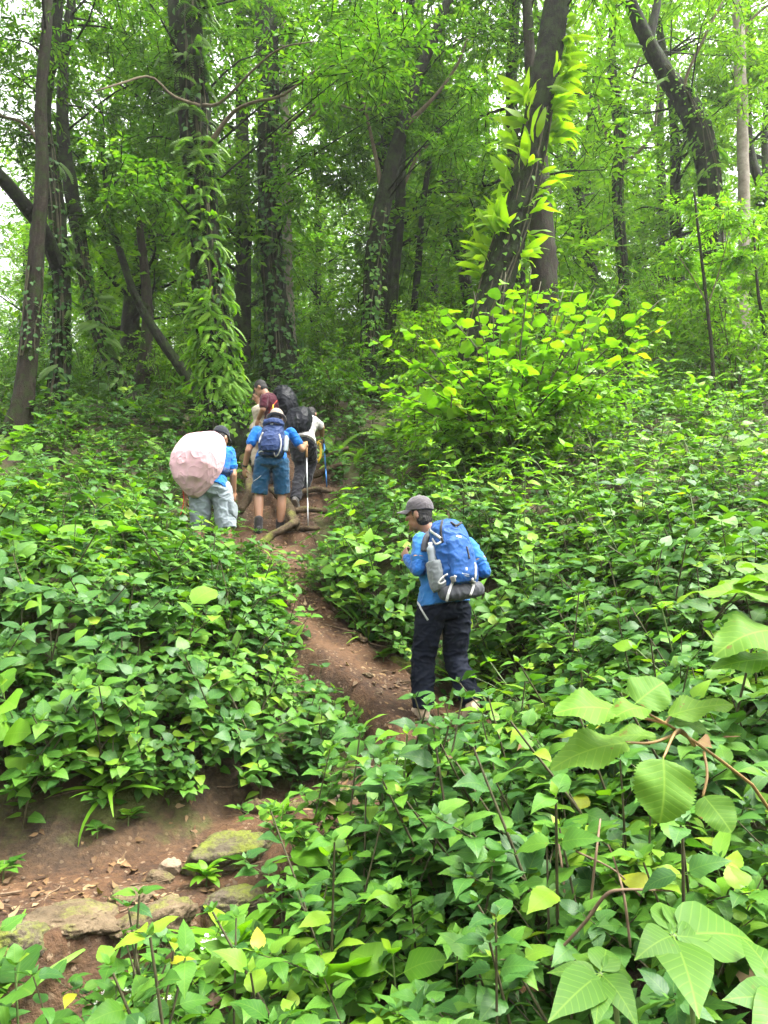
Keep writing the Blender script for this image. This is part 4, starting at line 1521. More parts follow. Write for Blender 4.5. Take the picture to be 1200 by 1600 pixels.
px_plant('broad_leaved_plant', 'fan of large notched leaves poking in from the photo edge', 'plant', g1,
         [([None, (1290, 1120, 1.25), (1240, 1000, 1.22), (1215, 940, 1.2)], .006, .003), ([(1240, 1000, 1.22), (1220, 1020, 1.2), (1200, 1040, 1.2)], .003, .002)],
         [(1215, 935, 1.2, 1062, 925, 1.3, .7, (0, -.25, 1)), (1225, 915, 1.2, 1110, 905, 1.35, .5, (0, -.2, 1)), (1220, 985, 1.2, 1108, 1000, 1.14, .75, (0, -.6, 1)), (1225, 1030, 1.2, 1102, 1046, 1.16, .55, (0, -.5, 1)),
          (1230, 905, 1.25, 1170, 870, 1.4, .9, None), (1215, 1000, 1.22, 1300, 1040, 1.2, .9, None), (1235, 1085, 1.22, 1160, 1085, 1.3, .8, (0, -.5, 1))],
         'saw_round', M_leaf_big, M_stem_red)
for ctr, lab, lv in (((1052, 1462, 1.30), 'large smooth-leaved rosette in the lower corner, higher of the pair', [
        (1030, 1400, 1.5, .85), (992, 1490, 1.18, .95), (1140, 1478, 1.36, .85), (1098, 1600, 1.05, 1.0), (985, 1430, 1.42, .9), (1100, 1418, 1.55, .8), (1195, 1468, 1.5, .8), (1010, 1520, 1.3, .8)]),
                     ((938, 1522, 1.28), 'large smooth-leaved rosette lower and farther in than its twin', [
        (846, 1518, 1.3, .75), (952, 1464, 1.42, 1.0), (1006, 1594, 1.12, .9), (850, 1600, 1.08, .75), (892, 1470, 1.5, .7), (1010, 1508, 1.4, .7), (930, 1612, 1.1, .7)])):
    c = W(*ctr)
    ro = np.array([c[0] + .06, c[1] + .12, gz(c[0] + .06, c[1] + .12)])
    px_plant('broad_leaved_plant', lab, 'plant', ro, [([None, (ctr[0] + 30, ctr[1] + 120, ctr[2] + .1), ctr], .006, .004)],
             [(ctr[0], ctr[1], ctr[2], a, b, ctr[2] + (y - ctr[2]) * .7, w * 1.05, (0, -.75, 1)) for a, b, y, w in lv], 'broad', M_leaf_fleshy, M_stem_green)
for ctr, lab, lv in (((1230, 1560, 1.2), 'dark broad leaves crowding the bottom corner of the photo', [(1120, 1560, 1.15, .9), (1160, 1490, 1.3, .9), (1180, 1620, 1.05, .9), (1150, 1450, 1.4, .8)]),
                     ((700, 1640, 1.45), 'purplish dark leaves at the bottom edge below the herbs', [(640, 1590, 1.4, .9), (745, 1570, 1.5, .9), (700, 1560, 1.6, .8), (790, 1600, 1.35, .9)])):
    c = W(*ctr)
    ro = np.array([c[0], c[1] + .1, gz(c[0], c[1] + .1)])
    px_plant('broad_leaved_plant', lab, 'plant', ro, [([None, ctr], .006, .004)], [(ctr[0], ctr[1], ctr[2], a, b, ctr[2] + (y - ctr[2]) * .7, w * 1.05, (0, -.75, 1)) for a, b, y, w in lv], 'broad', M_leaf_fleshy, M_stem_green)


def tuft(name, label, cat, px, py, Y, key, m, n, L, el0=.5, r=None, dz=0.0, wf=1.0):
    r = r or np.random.default_rng(int(px + py))
    p = W(px, py, Y)
    p[2] = gz(p[0], p[1])
    t = tag(empty(name, p), label, cat)
    stem_obj(t, [p + [0, 0, -.05], p + [.01, -.02, dz + .02]], .005, .003, M_stem_green, p, 5, 5)
    for i in range(n):
        a = i * 2.4 + r.normal(0, .3)
        el = r.uniform(-.1, 1.0) * el0 * 1.6
        D = np.array([math.cos(a) * math.cos(el), math.sin(a) * math.cos(el), math.sin(el)])
        b = p + np.array([0, 0, dz * r.uniform(.5, 1.05)])
        set_leaf(t, key, m, b, b + D * L * r.uniform(.7, 1.1), wf, UP - D * .3, p, None, r)
    return t


tuft('strappy_plant', 'clump of long strappy leaves arching over the trail edge stones', 'plant', 368, 1452, 3.45, 'lance_hi', M_leaf_bright, 13, .30, .6, dz=.14, wf=1.0)
tuft('low_herb', 'low tuft of narrow leaves growing against the mossy boulder', 'plant', 322, 1368, 3.85, 'lance_hi', M_leaf_bright, 26, .12, .55, dz=.07, wf=1.4)
tuft('low_herb', 'small lime sprout at the foot of the bank behind the boulder', 'plant', 440, 1290, 4.3, 'ovate_hi', M_leaf_bright, 8, .17, .6, dz=.12)
tuft('low_herb', 'small rosette beside the boots of the hiker in navy trousers', 'plant', 598, 1048, 6.15, 'heart_hi', M_leaf, 12, .13, .5, dz=.06)
tuft('strappy_plant', 'arching sprig leaning out of the mossy trail bank', 'plant', 640, 1015, 6.35, 'lance_hi', M_leaf, 7, .30, .6, dz=.12, wf=1.2)
tuft('low_herb', 'seedling clinging to the bare earth wall', 'plant', 150, 1345, 4.2, 'heart_hi', M_leaf, 10, .10, .4, dz=.05)
tuft('low_herb', 'red-edged seedling on the bare earth wall under the leafy bank', 'plant', 200, 1290, 4.3, 'heart_hi', M_leaf, 12, .11, .4, dz=.06)
tuft('low_herb', 'seedling at the photo edge beside the flat tan stone', 'plant', 5, 1375, 3.9, 'heart_hi', M_leaf, 12, .12, .4, dz=.08)

# flowering herbs below the trail edge
for (a, b, y, s, lab) in ((185, 1575, 2.75, 1.0, 'white-flowered herb below the trail edge, fullest of its kind'), (262, 1592, 2.7, .8, 'small white-flowered herb near the mossy stone at the bottom'), (330, 1500, 3.0, .8, 'white-flowered sprig under the strappy leaves')):
    p = W(a, b + 60, y)
    p[2] = min(p[2], W(a, b + 20, y)[2])
    r = np.random.default_rng(int(a))
    t = tag(empty('flowering_herb', p), lab, 'plant', None)
    top = W(a, b - 25, y)
    stem_obj(t, [p, (p + top) / 2 + [.01, 0, 0], top], .004, .002, M_stem_green, p)
    for i in range(10):
        q = p + (top - p) * r.uniform(.2, .9)
        an = r.uniform(0, 6.28)
        D = np.array([math.cos(an), math.sin(an) - .3, r.uniform(-.3, .3)])
        set_leaf(t, 'ovate_hi', M_leaf, q, q + D * .10 * s, 1, UP + r.normal(0, .2, 3), p, None, r)
    mb = MB()
    pt = leaf_shape(3, .5, 'round', .1, .1, .05)
    for i in range(16):
        c = top + r.normal(0, .03 * s, 3) * [1, 1, .5]
        place(pt, rand_dir(r, 7, -.1, 1), np.tile(UP, (7, 1)) + r.normal(0, .3, (7, 3)), np.tile(c, (7, 1)), .014, None, mb, 0, r)
    obj('flower', mb.mesh('flower', [M_petal]), t, -p)

# sapling and shrubs under the trees
tree([(1112, 545, 8), (1105, 480, 7), (1098, 420, 6), (1090, 350, 5), (1085, 300, 4)], 11.5, 'willowy bright sapling with narrow leaves on the upper slope', M_bark_brown, 0, [
    ([(1105, 480, 5), (1125, 420, 4), (1140, 360, 3)], 11.5, 0), ([(1103, 470, 5), (1080, 430, 4), (1060, 400, 3)], 11.5, 0)],
    [(1085, 330, 11.4, .34), (1130, 350, 11.4, .36), (1070, 400, 11.3, .36), (1120, 410, 11.2, .4), (1155, 400, 11.5, .3), (1100, 450, 11.2, .35)], M_leaf_bright, 33, 'sapling', None, 7, 1.1, .155, kite(.26, .1, .15))
tree([(1195, 520, 8), (1185, 460, 6), (1180, 400, 5), (1178, 340, 4)], 12.5, 'leafy sapling at the photo edge beneath the pale straight trunk', M_bark_brown, 0, [],
     [(1180, 380, 12.5, .5), (1195, 430, 12.3, .5), (1170, 450, 12.2, .4), (1210, 350, 12.5, .5)], M_canopy_bright, 34, 'sapling', None, 7, 1.1, .13, kite(.3))

SHRUB_KINDS = []
for k in range(4):
    r = np.random.default_rng(500 + k)
    sm, fm = MB(), MB()
    cs = []
    for i in range(9):
        a, q, h = r.uniform(0, 6.28), r.uniform(.1, .75), r.uniform(.5, 1.5)
        e = np.array([q * math.cos(a), q * math.sin(a), h])
        S = smooth_path(np.array([[0, 0, -.2], e * [.35, .35, .55], e]), 8)
        sm.add(*tube(S, np.linspace(.014, .004, 8), 4, 0, None, False))
        cs += [e, e * .75 + r.normal(0, .1, 3), e * .5 + r.normal(0, .12, 3)]
    crown_mb(r, cs, np.full(len(cs), .42), 7, 9, .12, kite(.42, .12, .18), fm)
    SHRUB_KINDS.append((sm.mesh('stem', [M_stem]), fm, {}))
_sr = np.random.default_rng(88)
SHRUB_SPOTS = []
tries = 0
while len(SHRUB_SPOTS) < 95 and tries < 9000:
    tries += 1
    Yd = _sr.uniform(11.5, 30) if _sr.random() < .75 else _sr.uniform(30, 48)
    x = _sr.uniform(-.60, .60) * Yd
    px = 600 + F_PX * x / Yd
    if 395 < px < 520 and Yd < 14.5:
        continue
    if any((x - a) ** 2 + (Yd - b) ** 2 < (.9 + Yd * .02) ** 2 for a, b in SHRUB_SPOTS):
        continue
    SHRUB_SPOTS.append((x, Yd))
SHRUB_ITEMS = []
for i, (x, Yd) in enumerate(SHRUB_SPOTS):
    sm, fm, cache = SHRUB_KINDS[i % 4]
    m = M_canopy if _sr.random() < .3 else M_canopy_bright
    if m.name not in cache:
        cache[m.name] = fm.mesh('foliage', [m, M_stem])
    zone = 'shaded hollow' if x < -2 else 'middle of the forest' if x < 4 else 'bright upper slope'
    far = 'among the first trunks' if Yd < 20 else 'deep among the trees'
    t = tag(empty('shrub', (x, Yd, gz(x, Yd)), _sr.uniform(0, 6.28)), f'loose green understory shrub {far}, in the {zone}', 'shrub', f'understory shrubs {far} in the {zone}')
    SHRUB_ITEMS.append((t, (far, zone), x / Yd, (far, zone)))
    t.scale = (_sr.uniform(.75, 1.25) * (1 if Yd < 18 else 1.4),) * 3
    obj('stem', sm, t)
    tag(obj('foliage', cache[m.name], t), kind='stuff')

in_order(SHRUB_ITEMS, lambda f, n: f'loose green understory shrub, {n + " across, " if n else ""}{f[0]} in the {f[1]}')


# ------------------------------------------------------------------ what grows on the trunks
def trunk_at(S, t):
    i = min(len(S) - 2, max(0, int(t * (len(S) - 1))))
    f = t * (len(S) - 1) - i
    q = S[i] * (1 - f) + S[i + 1] * f
    return q[:3], q[3], nrm(S[i + 1, :3] - S[i, :3])


def row_t(S, py):
    rows = proj(S[:, :3])[1]
    return float(np.interp(-py, -rows, np.linspace(0, 1, len(S))))


def trunk_ferns(S, rows, n, label, group, name, L, r, ang=(-2.9, -.25), m=M_fern, nf=(4, 6), hang=.55, use=None, out=.6, cat='fern', w=1.0):
    items = []
    for i in range(n):
        py = r.uniform(*rows)
        p, rad, ax = trunk_at(S, row_t(S, py))
        a = r.uniform(*ang) if not isinstance(ang, list) else r.choice([x + r.normal(0, .45) for x in ang])
        o = np.array([math.cos(a), math.sin(a), 0])
        base = p + o * rad * .96
        band = 'upper' if py < rows[0] + (rows[1] - rows[0]) * .33 else 'middle' if py < rows[0] + (rows[1] - rows[0]) * .67 else 'lower'
        sd_ = 'sunlit flank' if math.cos(a) > .35 else 'shaded flank' if math.cos(a) < -.35 else 'face'
        t = tag(empty(name, base), f'{label}, {band} {sd_}', cat, f'{group}, {band} {sd_}')
        items.append((t, sd_, -py, sd_))
        tang = nrm(np.cross(UP, o))
        for k in range(int(r.integers(*nf))):
            D = nrm(o * out * r.uniform(.6, 1.3) + tang * r.normal(0, .55) + UP * (-hang + r.normal(0, .3)))
            N = nrm(o + UP * (.8 if hang < 0 else .45) + r.normal(0, .25, 3))
            s = L * r.uniform(.65, 1.15)
            if use:
                ob = obj('leaf', LEAF_ME[use, m.name][int(r.integers(3))], t)
            else:
                if m.name not in BLADE_ME:
                    BLADE_ME[m.name] = [make_mesh('frond', T[0], T[1], T[2], None, [m]) for T in BLADE_T]
                ob = obj('frond', BLADE_ME[m.name][int(r.integers(3))], t)
            ob.matrix_local = xf(basis(D, N), r.normal(0, .03, 3), s) @ Matrix.Diagonal((w, 1, 1, 1))
    in_order(items, lambda f, q: f'{label}, {q + " upward on its " if q else "on its "}{f}')


_r = np.random.default_rng(71)
SF = HERO['fern'][1]
trunk_ferns(SF, (205, 620), 108, 'pale hanging fern on the fern-clad trunk', 'ferns on the fern-clad trunk', 'hanging_fern', .37, _r, (-3.05, -.05), hang=.55, out=.7)
trunk_ferns(SF, (0, 250), 26, 'dark hanging fern high on the fern-clad trunk', 'dark ferns high on the fern-clad trunk', 'hanging_fern', .46, _r, (-3.4, .2), M_fern_deep, hang=.45)
SE = HERO['epi'][1]
trunk_ferns(SE, (150, 430), 27, 'strap-leaved epiphyte on the leaning trunk', 'lime epiphytes on the leaning trunk', 'strap_epiphyte', .47, _r, [3.3, 2.8, 3.6], M_leaf_lime, (3, 6), -.45, 'strap_hi', 1.0, 'epiphyte', 1.1)
trunk_ferns(SE, (110, 410), 24, 'strap-leaved epiphyte on the leaning trunk', 'lime epiphytes on the leaning trunk', 'strap_epiphyte', .46, _r, [-.1, .3, -.4], M_leaf_lime, (3, 5), -.10, 'strap_hi', 1.0, 'epiphyte', 1.0)
trunk_ferns(SE, (230, 420), 8, 'narrow strap-leaved epiphyte on the leaning trunk', 'lime epiphytes on the face of the leaning trunk', 'strap_epiphyte', .48, _r, [-1.3, -1.9], M_leaf_lime, (1, 3), -.5, 'strap_hi', .8, 'epiphyte', 1.2)
trunk_ferns(SE, (20, 200), 12, 'feathery fern atop the leaning trunk', 'lime ferns at the top of the leaning trunk', 'trunk_fern', .45, _r, [-.1, .4], M_leaf_lime, (3, 5), .1)
for key, rows, n, nm_ in (('left3', (300, 640), 20, 'curved fern-hung trunk'), ('left2', (250, 640), 14, 'dark ivy-hung trunk'), ('tree2', (60, 420), 16, 'straight dark trunk'), ('curve', (60, 330), 14, 'massive crooked trunk')):
    trunk_ferns(HERO[key][1], rows, n, f'dark fern on the {nm_}', f'ferns on the {nm_}', 'trunk_fern', .42, _r, (-3.2, .1), M_fern if key == 'curve' else M_fern_deep, (3, 5), .45)


def ivy(key, rows, n, label, m, size=.12, seed=0, spread=1.0):
    r = np.random.default_rng(seed)
    S = HERO[key][1]
    mb = MB()
    c0 = None
    T = leaf_shape(4, .7, 'heart', .12, .3, .12)
    P, D, N = [], [], []
    for i in range(n):
        py = rows[0] + (rows[1] - rows[0]) * (r.random() ** .8)
        p, rad, ax = trunk_at(S, row_t(S, py))
        a = r.uniform(-3.4, .25)
        o = np.array([math.cos(a), math.sin(a), 0])
        P.append(p + o * rad * r.uniform(1.0, 1.0 + .35 * spread))
        D.append(o * r.uniform(.1, .8) + np.array([0, 0, -.7]) + r.normal(0, .35, 3))
        N.append(o + UP * .4 + r.normal(0, .3, 3))
    P = np.array(P)
    base = P[np.argmin(P[:, 2])]
    place(T, D, N, P - base, size * r.uniform(.6, 1.2, n), None, mb, 0, r)
    for k in range(5):                       # the climbing stems themselves
        a0 = r.uniform(-2.8, -.3)
        pts = []
        for t in np.linspace(0, 1, 9):
            p, rad, ax = trunk_at(S, row_t(S, rows[1] + (rows[0] - rows[1]) * t))
            a = a0 + .35 * math.sin(t * 6 + k)
            pts.append(p + np.array([math.cos(a), math.sin(a), 0]) * rad * 1.03 - base)
        mb.add(*tube(np.array(pts), .012, 4, 0, None, False), .5, 1)
    t = tag(empty('climbing_ivy', base), label, 'creeper')
    tag(obj('foliage', mb.mesh('foliage', [m, M_stem]), t), kind='stuff')


ivy('fern', (500, 690), 620, 'lime creeper swathing the foot of the fern-clad trunk', M_leaf_bright, .11, 1)
ivy('fern', (-20, 520), 230, 'dark creeper climbing behind the ferns of the fern-clad trunk', M_leaf_deep, .12, 2)
ivy('left2', (200, 690), 420, 'dark creeper covering the ivy-hung trunk', M_leaf_deep, .12, 3)
ivy('left3', (380, 650), 420, 'creeper on the curved trunk at its bowed foot', M_leaf, .12, 4)
ivy('tree2', (120, 620), 900, 'dense creeper sheathing the straight dark trunk uphill of the hikers', M_leaf_deep, .14, 5, 1.4)
ivy('left1', (420, 560), 90, 'sparse creeper on the bare brown trunk', M_leaf_deep, .10, 6)
ivy('mid1', (330, 560), 300, 'creeper on the forked leaning trunk', M_leaf, .14, 7)
ivy('epi', (180, 640), 150, 'small creeper leaves on the mossy epiphyte-lined trunk', M_leaf_bright, .10, 8, .4)
ivy('curve', (110, 520), 420, 'moss-like creeper on the massive crooked trunk', M_leaf_bright, .10, 9, .6)
ivy('far1', (80, 460), 240, 'creeper on the dark far trunk with the hooked limb', M_leaf, .16, 10, 1.2)

# ------------------------------------------------------------------ stones, roots, twigs
M_rock = rock_like('mossy grey stone', [(.3, (.030, .024, .015)), (.55, (.080, .064, .042)), (.75, (.16, .135, .095))], 7, .60, .9, 1.0, .03, (.070, .085, .012), 4.0)
M_rock_tan = rock_like('tan worn stone', [(.3, (.036, .025, .013)), (.55, (.105, .076, .044)), (.78, (.20, .155, .098))], 7, .22, .9, 1.0, .025, (.07, .08, .016), 5.0)
M_rock_pale = rock_like('pale broken stone', [(.3, (.10, .07, .045)), (.55, (.22, .17, .115)), (.78, (.34, .28, .20))], 9, 0, .9, .9, .02)
M_root = rock_like('worn root', [(.3, (.022, .014, .007)), (.55, (.070, .047, .025)), (.78, (.15, .11, .062))], 14, .30, .9, 1.0, .025, (.075, .09, .014), 3.0)


def rock(label, px, py, Y, dims, m, rot=0.0, tilt=(0, 0), sink=.35, seed=0, facet=.9, name='stone', lift=0.0):
    r = np.random.default_rng(seed)
    import bmesh
    bm = bmesh.new()
    bmesh.ops.create_icosphere(bm, subdivisions=5, radius=1)
    v = np.array([q.co[:] for q in bm.verts])
    f = np.array([[q.index for q in p.verts] for p in bm.faces])
    bm.free()
    pl = nrm(r.normal(0, 1, (17, 3)))
    dd = r.uniform(.5, .85, 17)
    sc = np.ones(len(v))
    for n_, d_ in zip(pl, dd):
        c = v @ n_
        sc = np.where(c > d_, np.minimum(sc, d_ / np.maximum(c, 1e-6) ), sc)
    v = v * (facet * sc + (1 - facet))[:, None]
    n3 = np.array([mnoise.fractal(Vector(q * 1.9 + seed * 3.1), .8, 2.1, 6) for q in v])
    n4 = np.array([abs(mnoise.noise(Vector(q * 5.5 + seed))) for q in v])
    v = v * (1 + .17 * n3 - .10 * np.exp(-(n4 * 9) ** 2))[:, None]
    v = np.sign(v) * np.abs(v) ** .85
    v = v * np.array(dims) / 2
    me = make_mesh(name, v, f, None, None, [m])
    p = W(px, py, Y)
    p[2] = gz(p[0], p[1]) + dims[2] * (.5 - sink) + lift
    o = obj(name, me, None, p, (tilt[0], tilt[1], rot))
    return tag(o, label, 'stone')


rock('large mossy boulder slanting out of the bank beside the trail', 350, 1322, 4.08, (.60, .36, .26), M_rock, .12, (.30, -.26), .34, 1, .9, 'boulder', .02)
rock('flat tan stepping stone at the outer trail edge', 108, 1440, 3.42, (.48, .34, .16), M_rock_tan, .1, (.05, 0), .52, 2)
rock('low tan stone between the stepping stone and the ridged rock', 205, 1398, 3.72, (.28, .22, .11), M_rock_tan, .4, (.1, .1), .5, 3)
rock('ridged ochre rock with a mossy side at the trail edge', 238, 1424, 3.5, (.44, .26, .20), M_rock_tan, .5, (.1, -.2), .48, 4, .9)
rock('small pale broken stone leaning on the mossy boulder', 262, 1340, 4.0, (.14, .10, .13), M_rock_pale, .6, (.2, .3), .2, 5, .9)
rock('small brown stone under the pale broken stone', 250, 1362, 3.95, (.17, .12, .10), M_rock_tan, .2, (0, .2), .3, 6, .8)
rock('mossy half-buried rock behind the strappy leaves', 355, 1395, 3.7, (.42, .22, .16), M_rock, .1, (.1, 0), .55, 7)
rock('mossy stone at the bottom of the photo', 372, 1565, 2.72, (.20, .18, .24), M_rock, .4, (0, .2), .3, 8, .5)
rock('sunken stone step below the boots of the navy-trousered hiker', 705, 1198, 4.85, (.34, .20, .12), M_rock_tan, .1, (0, 0), .5, 9)
rock('pale stone by the raised boot of the navy-trousered hiker', 752, 1150, 5.15, (.16, .12, .12), M_rock_pale, .5, (.2, 0), .35, 10)
rock('mossy stone in the trail bank beside the navy trousers', 632, 1028, 6.15, (.42, .2, .18), M_rock, -.4, (0, .1), .45, 11)
rock('small stone on the red earth of the trail', 575, 1072, 5.8, (.10, .08, .05), M_rock_tan, 0, (0, 0), .3, 12)
rock('grey stone half under leaves on the lower trail bend', 540, 1235, 4.65, (.26, .18, .14), M_rock, .3, (0, 0), .4, 13)
rock('mossy stone in the dark earth at the photo corner', 20, 1500, 3.2, (.3, .2, .22), M_rock, .3, (.3, 0), .45, 14)
rock('tan stone wedged among the roots on the steps', 470, 762, 10.3, (.30, .2, .16), M_rock_tan, .3, (0, 0), .4, 15)


def root_(label, pts, m=M_root, name='tree_root', lump=.24, n=36, lift=.25):
    """pts: (px, py, Y, width px); laid along the ground where it meets it."""
    q = []
    for a, b, y, w in pts:
        p = W(a, b, y)
        rad = w / F_PX * y / 2
        q.append([p[0], p[1], max(p[2], gz(p[0], p[1]) + rad * lift) if lift is not None else p[2], rad])
    q = smooth_path(np.array(q), n)
    v, f, uv = tube(q[:, :3] - q[0, :3], q[:, 3], 8, lump, np.random.default_rng(int(pts[0][0])))
    return tag(obj(name, MB().add(v, f, uv).mesh(name, [m]), None, q[0, :3]), label, 'root')


root_('looping tan root curling over the trail below the teal shorts', [(398, 868, 8.3, 9), (408, 850, 8.4, 12), (425, 836, 8.5, 13), (445, 826, 8.55, 13), (458, 818, 8.65, 12), (466, 815, 8.8, 9)])
root_('mossy root running up from the boots toward the steps', [(462, 822, 8.75, 12), (456, 808, 9.0, 16), (452, 795, 9.3, 14), (440, 778, 9.7, 13), (425, 765, 10.0, 11)])
root_('pale thick root beside the calf at the foot of the fern-clad trunk', [(376, 798, 8.9, 12), (384, 785, 9.1, 14), (390, 768, 9.4, 13), (388, 745, 10.0, 12), (380, 715, 10.8, 14)])
for i, (lab, pts) in enumerate((('lowest root crossing the earth steps', [(440, 828, 8.9, 8), (470, 826, 9.0, 9), (500, 826, 9.0, 7)]), ('second root crossing the earth steps from the bottom', [(455, 800, 9.4, 9), (480, 796, 9.5, 10), (512, 800, 9.4, 8)]),
                                ('middle root crossing the earth steps', [(465, 770, 10.0, 9), (492, 765, 10.1, 10), (520, 768, 10.0, 7)]), ('fourth root crossing the earth steps behind the blue pole', [(480, 748, 10.5, 9), (505, 736, 10.6, 11), (535, 726, 10.6, 9)]),
                                ('topmost root crossing the earth steps', [(490, 722, 10.9, 9), (515, 712, 11.0, 9), (545, 700, 11.0, 8)]))):
    root_(lab, pts)
root_('thick smooth root lying along the bank above the mossy boulder', [(378, 1262, 4.55, 14), (405, 1262, 4.55, 24), (440, 1266, 4.55, 24), (475, 1262, 4.6, 16), (505, 1250, 4.7, 8)], M_root)
root_('cut root stub sticking out of the trail bank', [(553, 990, 6.45, 10), (562, 996, 6.4, 11), (572, 1002, 6.35, 10)])
root_('thin root hanging down the mossy trail bank', [(516, 932, 6.9, 4), (520, 950, 6.85, 7), (532, 968, 6.8, 5)])
root_('thick root under the leaves at the foot of the cut bank', [(395, 1600, 2.75, 12), (398, 1570, 2.8, 16), (402, 1540, 2.9, 12)], M_root, lift=None)
for i, (lab, pts) in enumerate((('dry vine arching through the dark hollow below the slope', [(860, 1500, 2.3, 4), (915, 1440, 2.25, 5), (945, 1400, 2.2, 5), (975, 1390, 2.2, 4), (1060, 1392, 2.3, 3)]), ('dry stem standing in the dark hollow', [(918, 1480, 2.4, 3), (924, 1400, 2.4, 4), (932, 1330, 2.4, 4), (938, 1280, 2.5, 3)]),
                                ('thin dry stem slanting beside the broad serrated leaves', [(900, 1330, 2.5, 3), (960, 1360, 2.4, 3), (1000, 1400, 2.4, 2)]), ('bent dead stalk in the hollow under the serrated leaves', [(985, 1480, 2.2, 4), (975, 1400, 2.2, 4), (960, 1345, 2.3, 3), (950, 1320, 2.3, 2)]),
                                ('straw-coloured dead stem hanging down the bank', [(870, 1300, 2.9, 3), (880, 1370, 2.8, 4), (885, 1450, 2.7, 3)]))):
    o = root_(lab, pts, M_twig, 'dry_stem', .1, 16, None)
    o['category'] = 'stem'

# ------------------------------------------------------------------ people and what they carry
from mathutils.bvhtree import BVHTree
TMP = bpy.data.scenes.new('workbench')


def V(*a):
    return np.array(a, float)


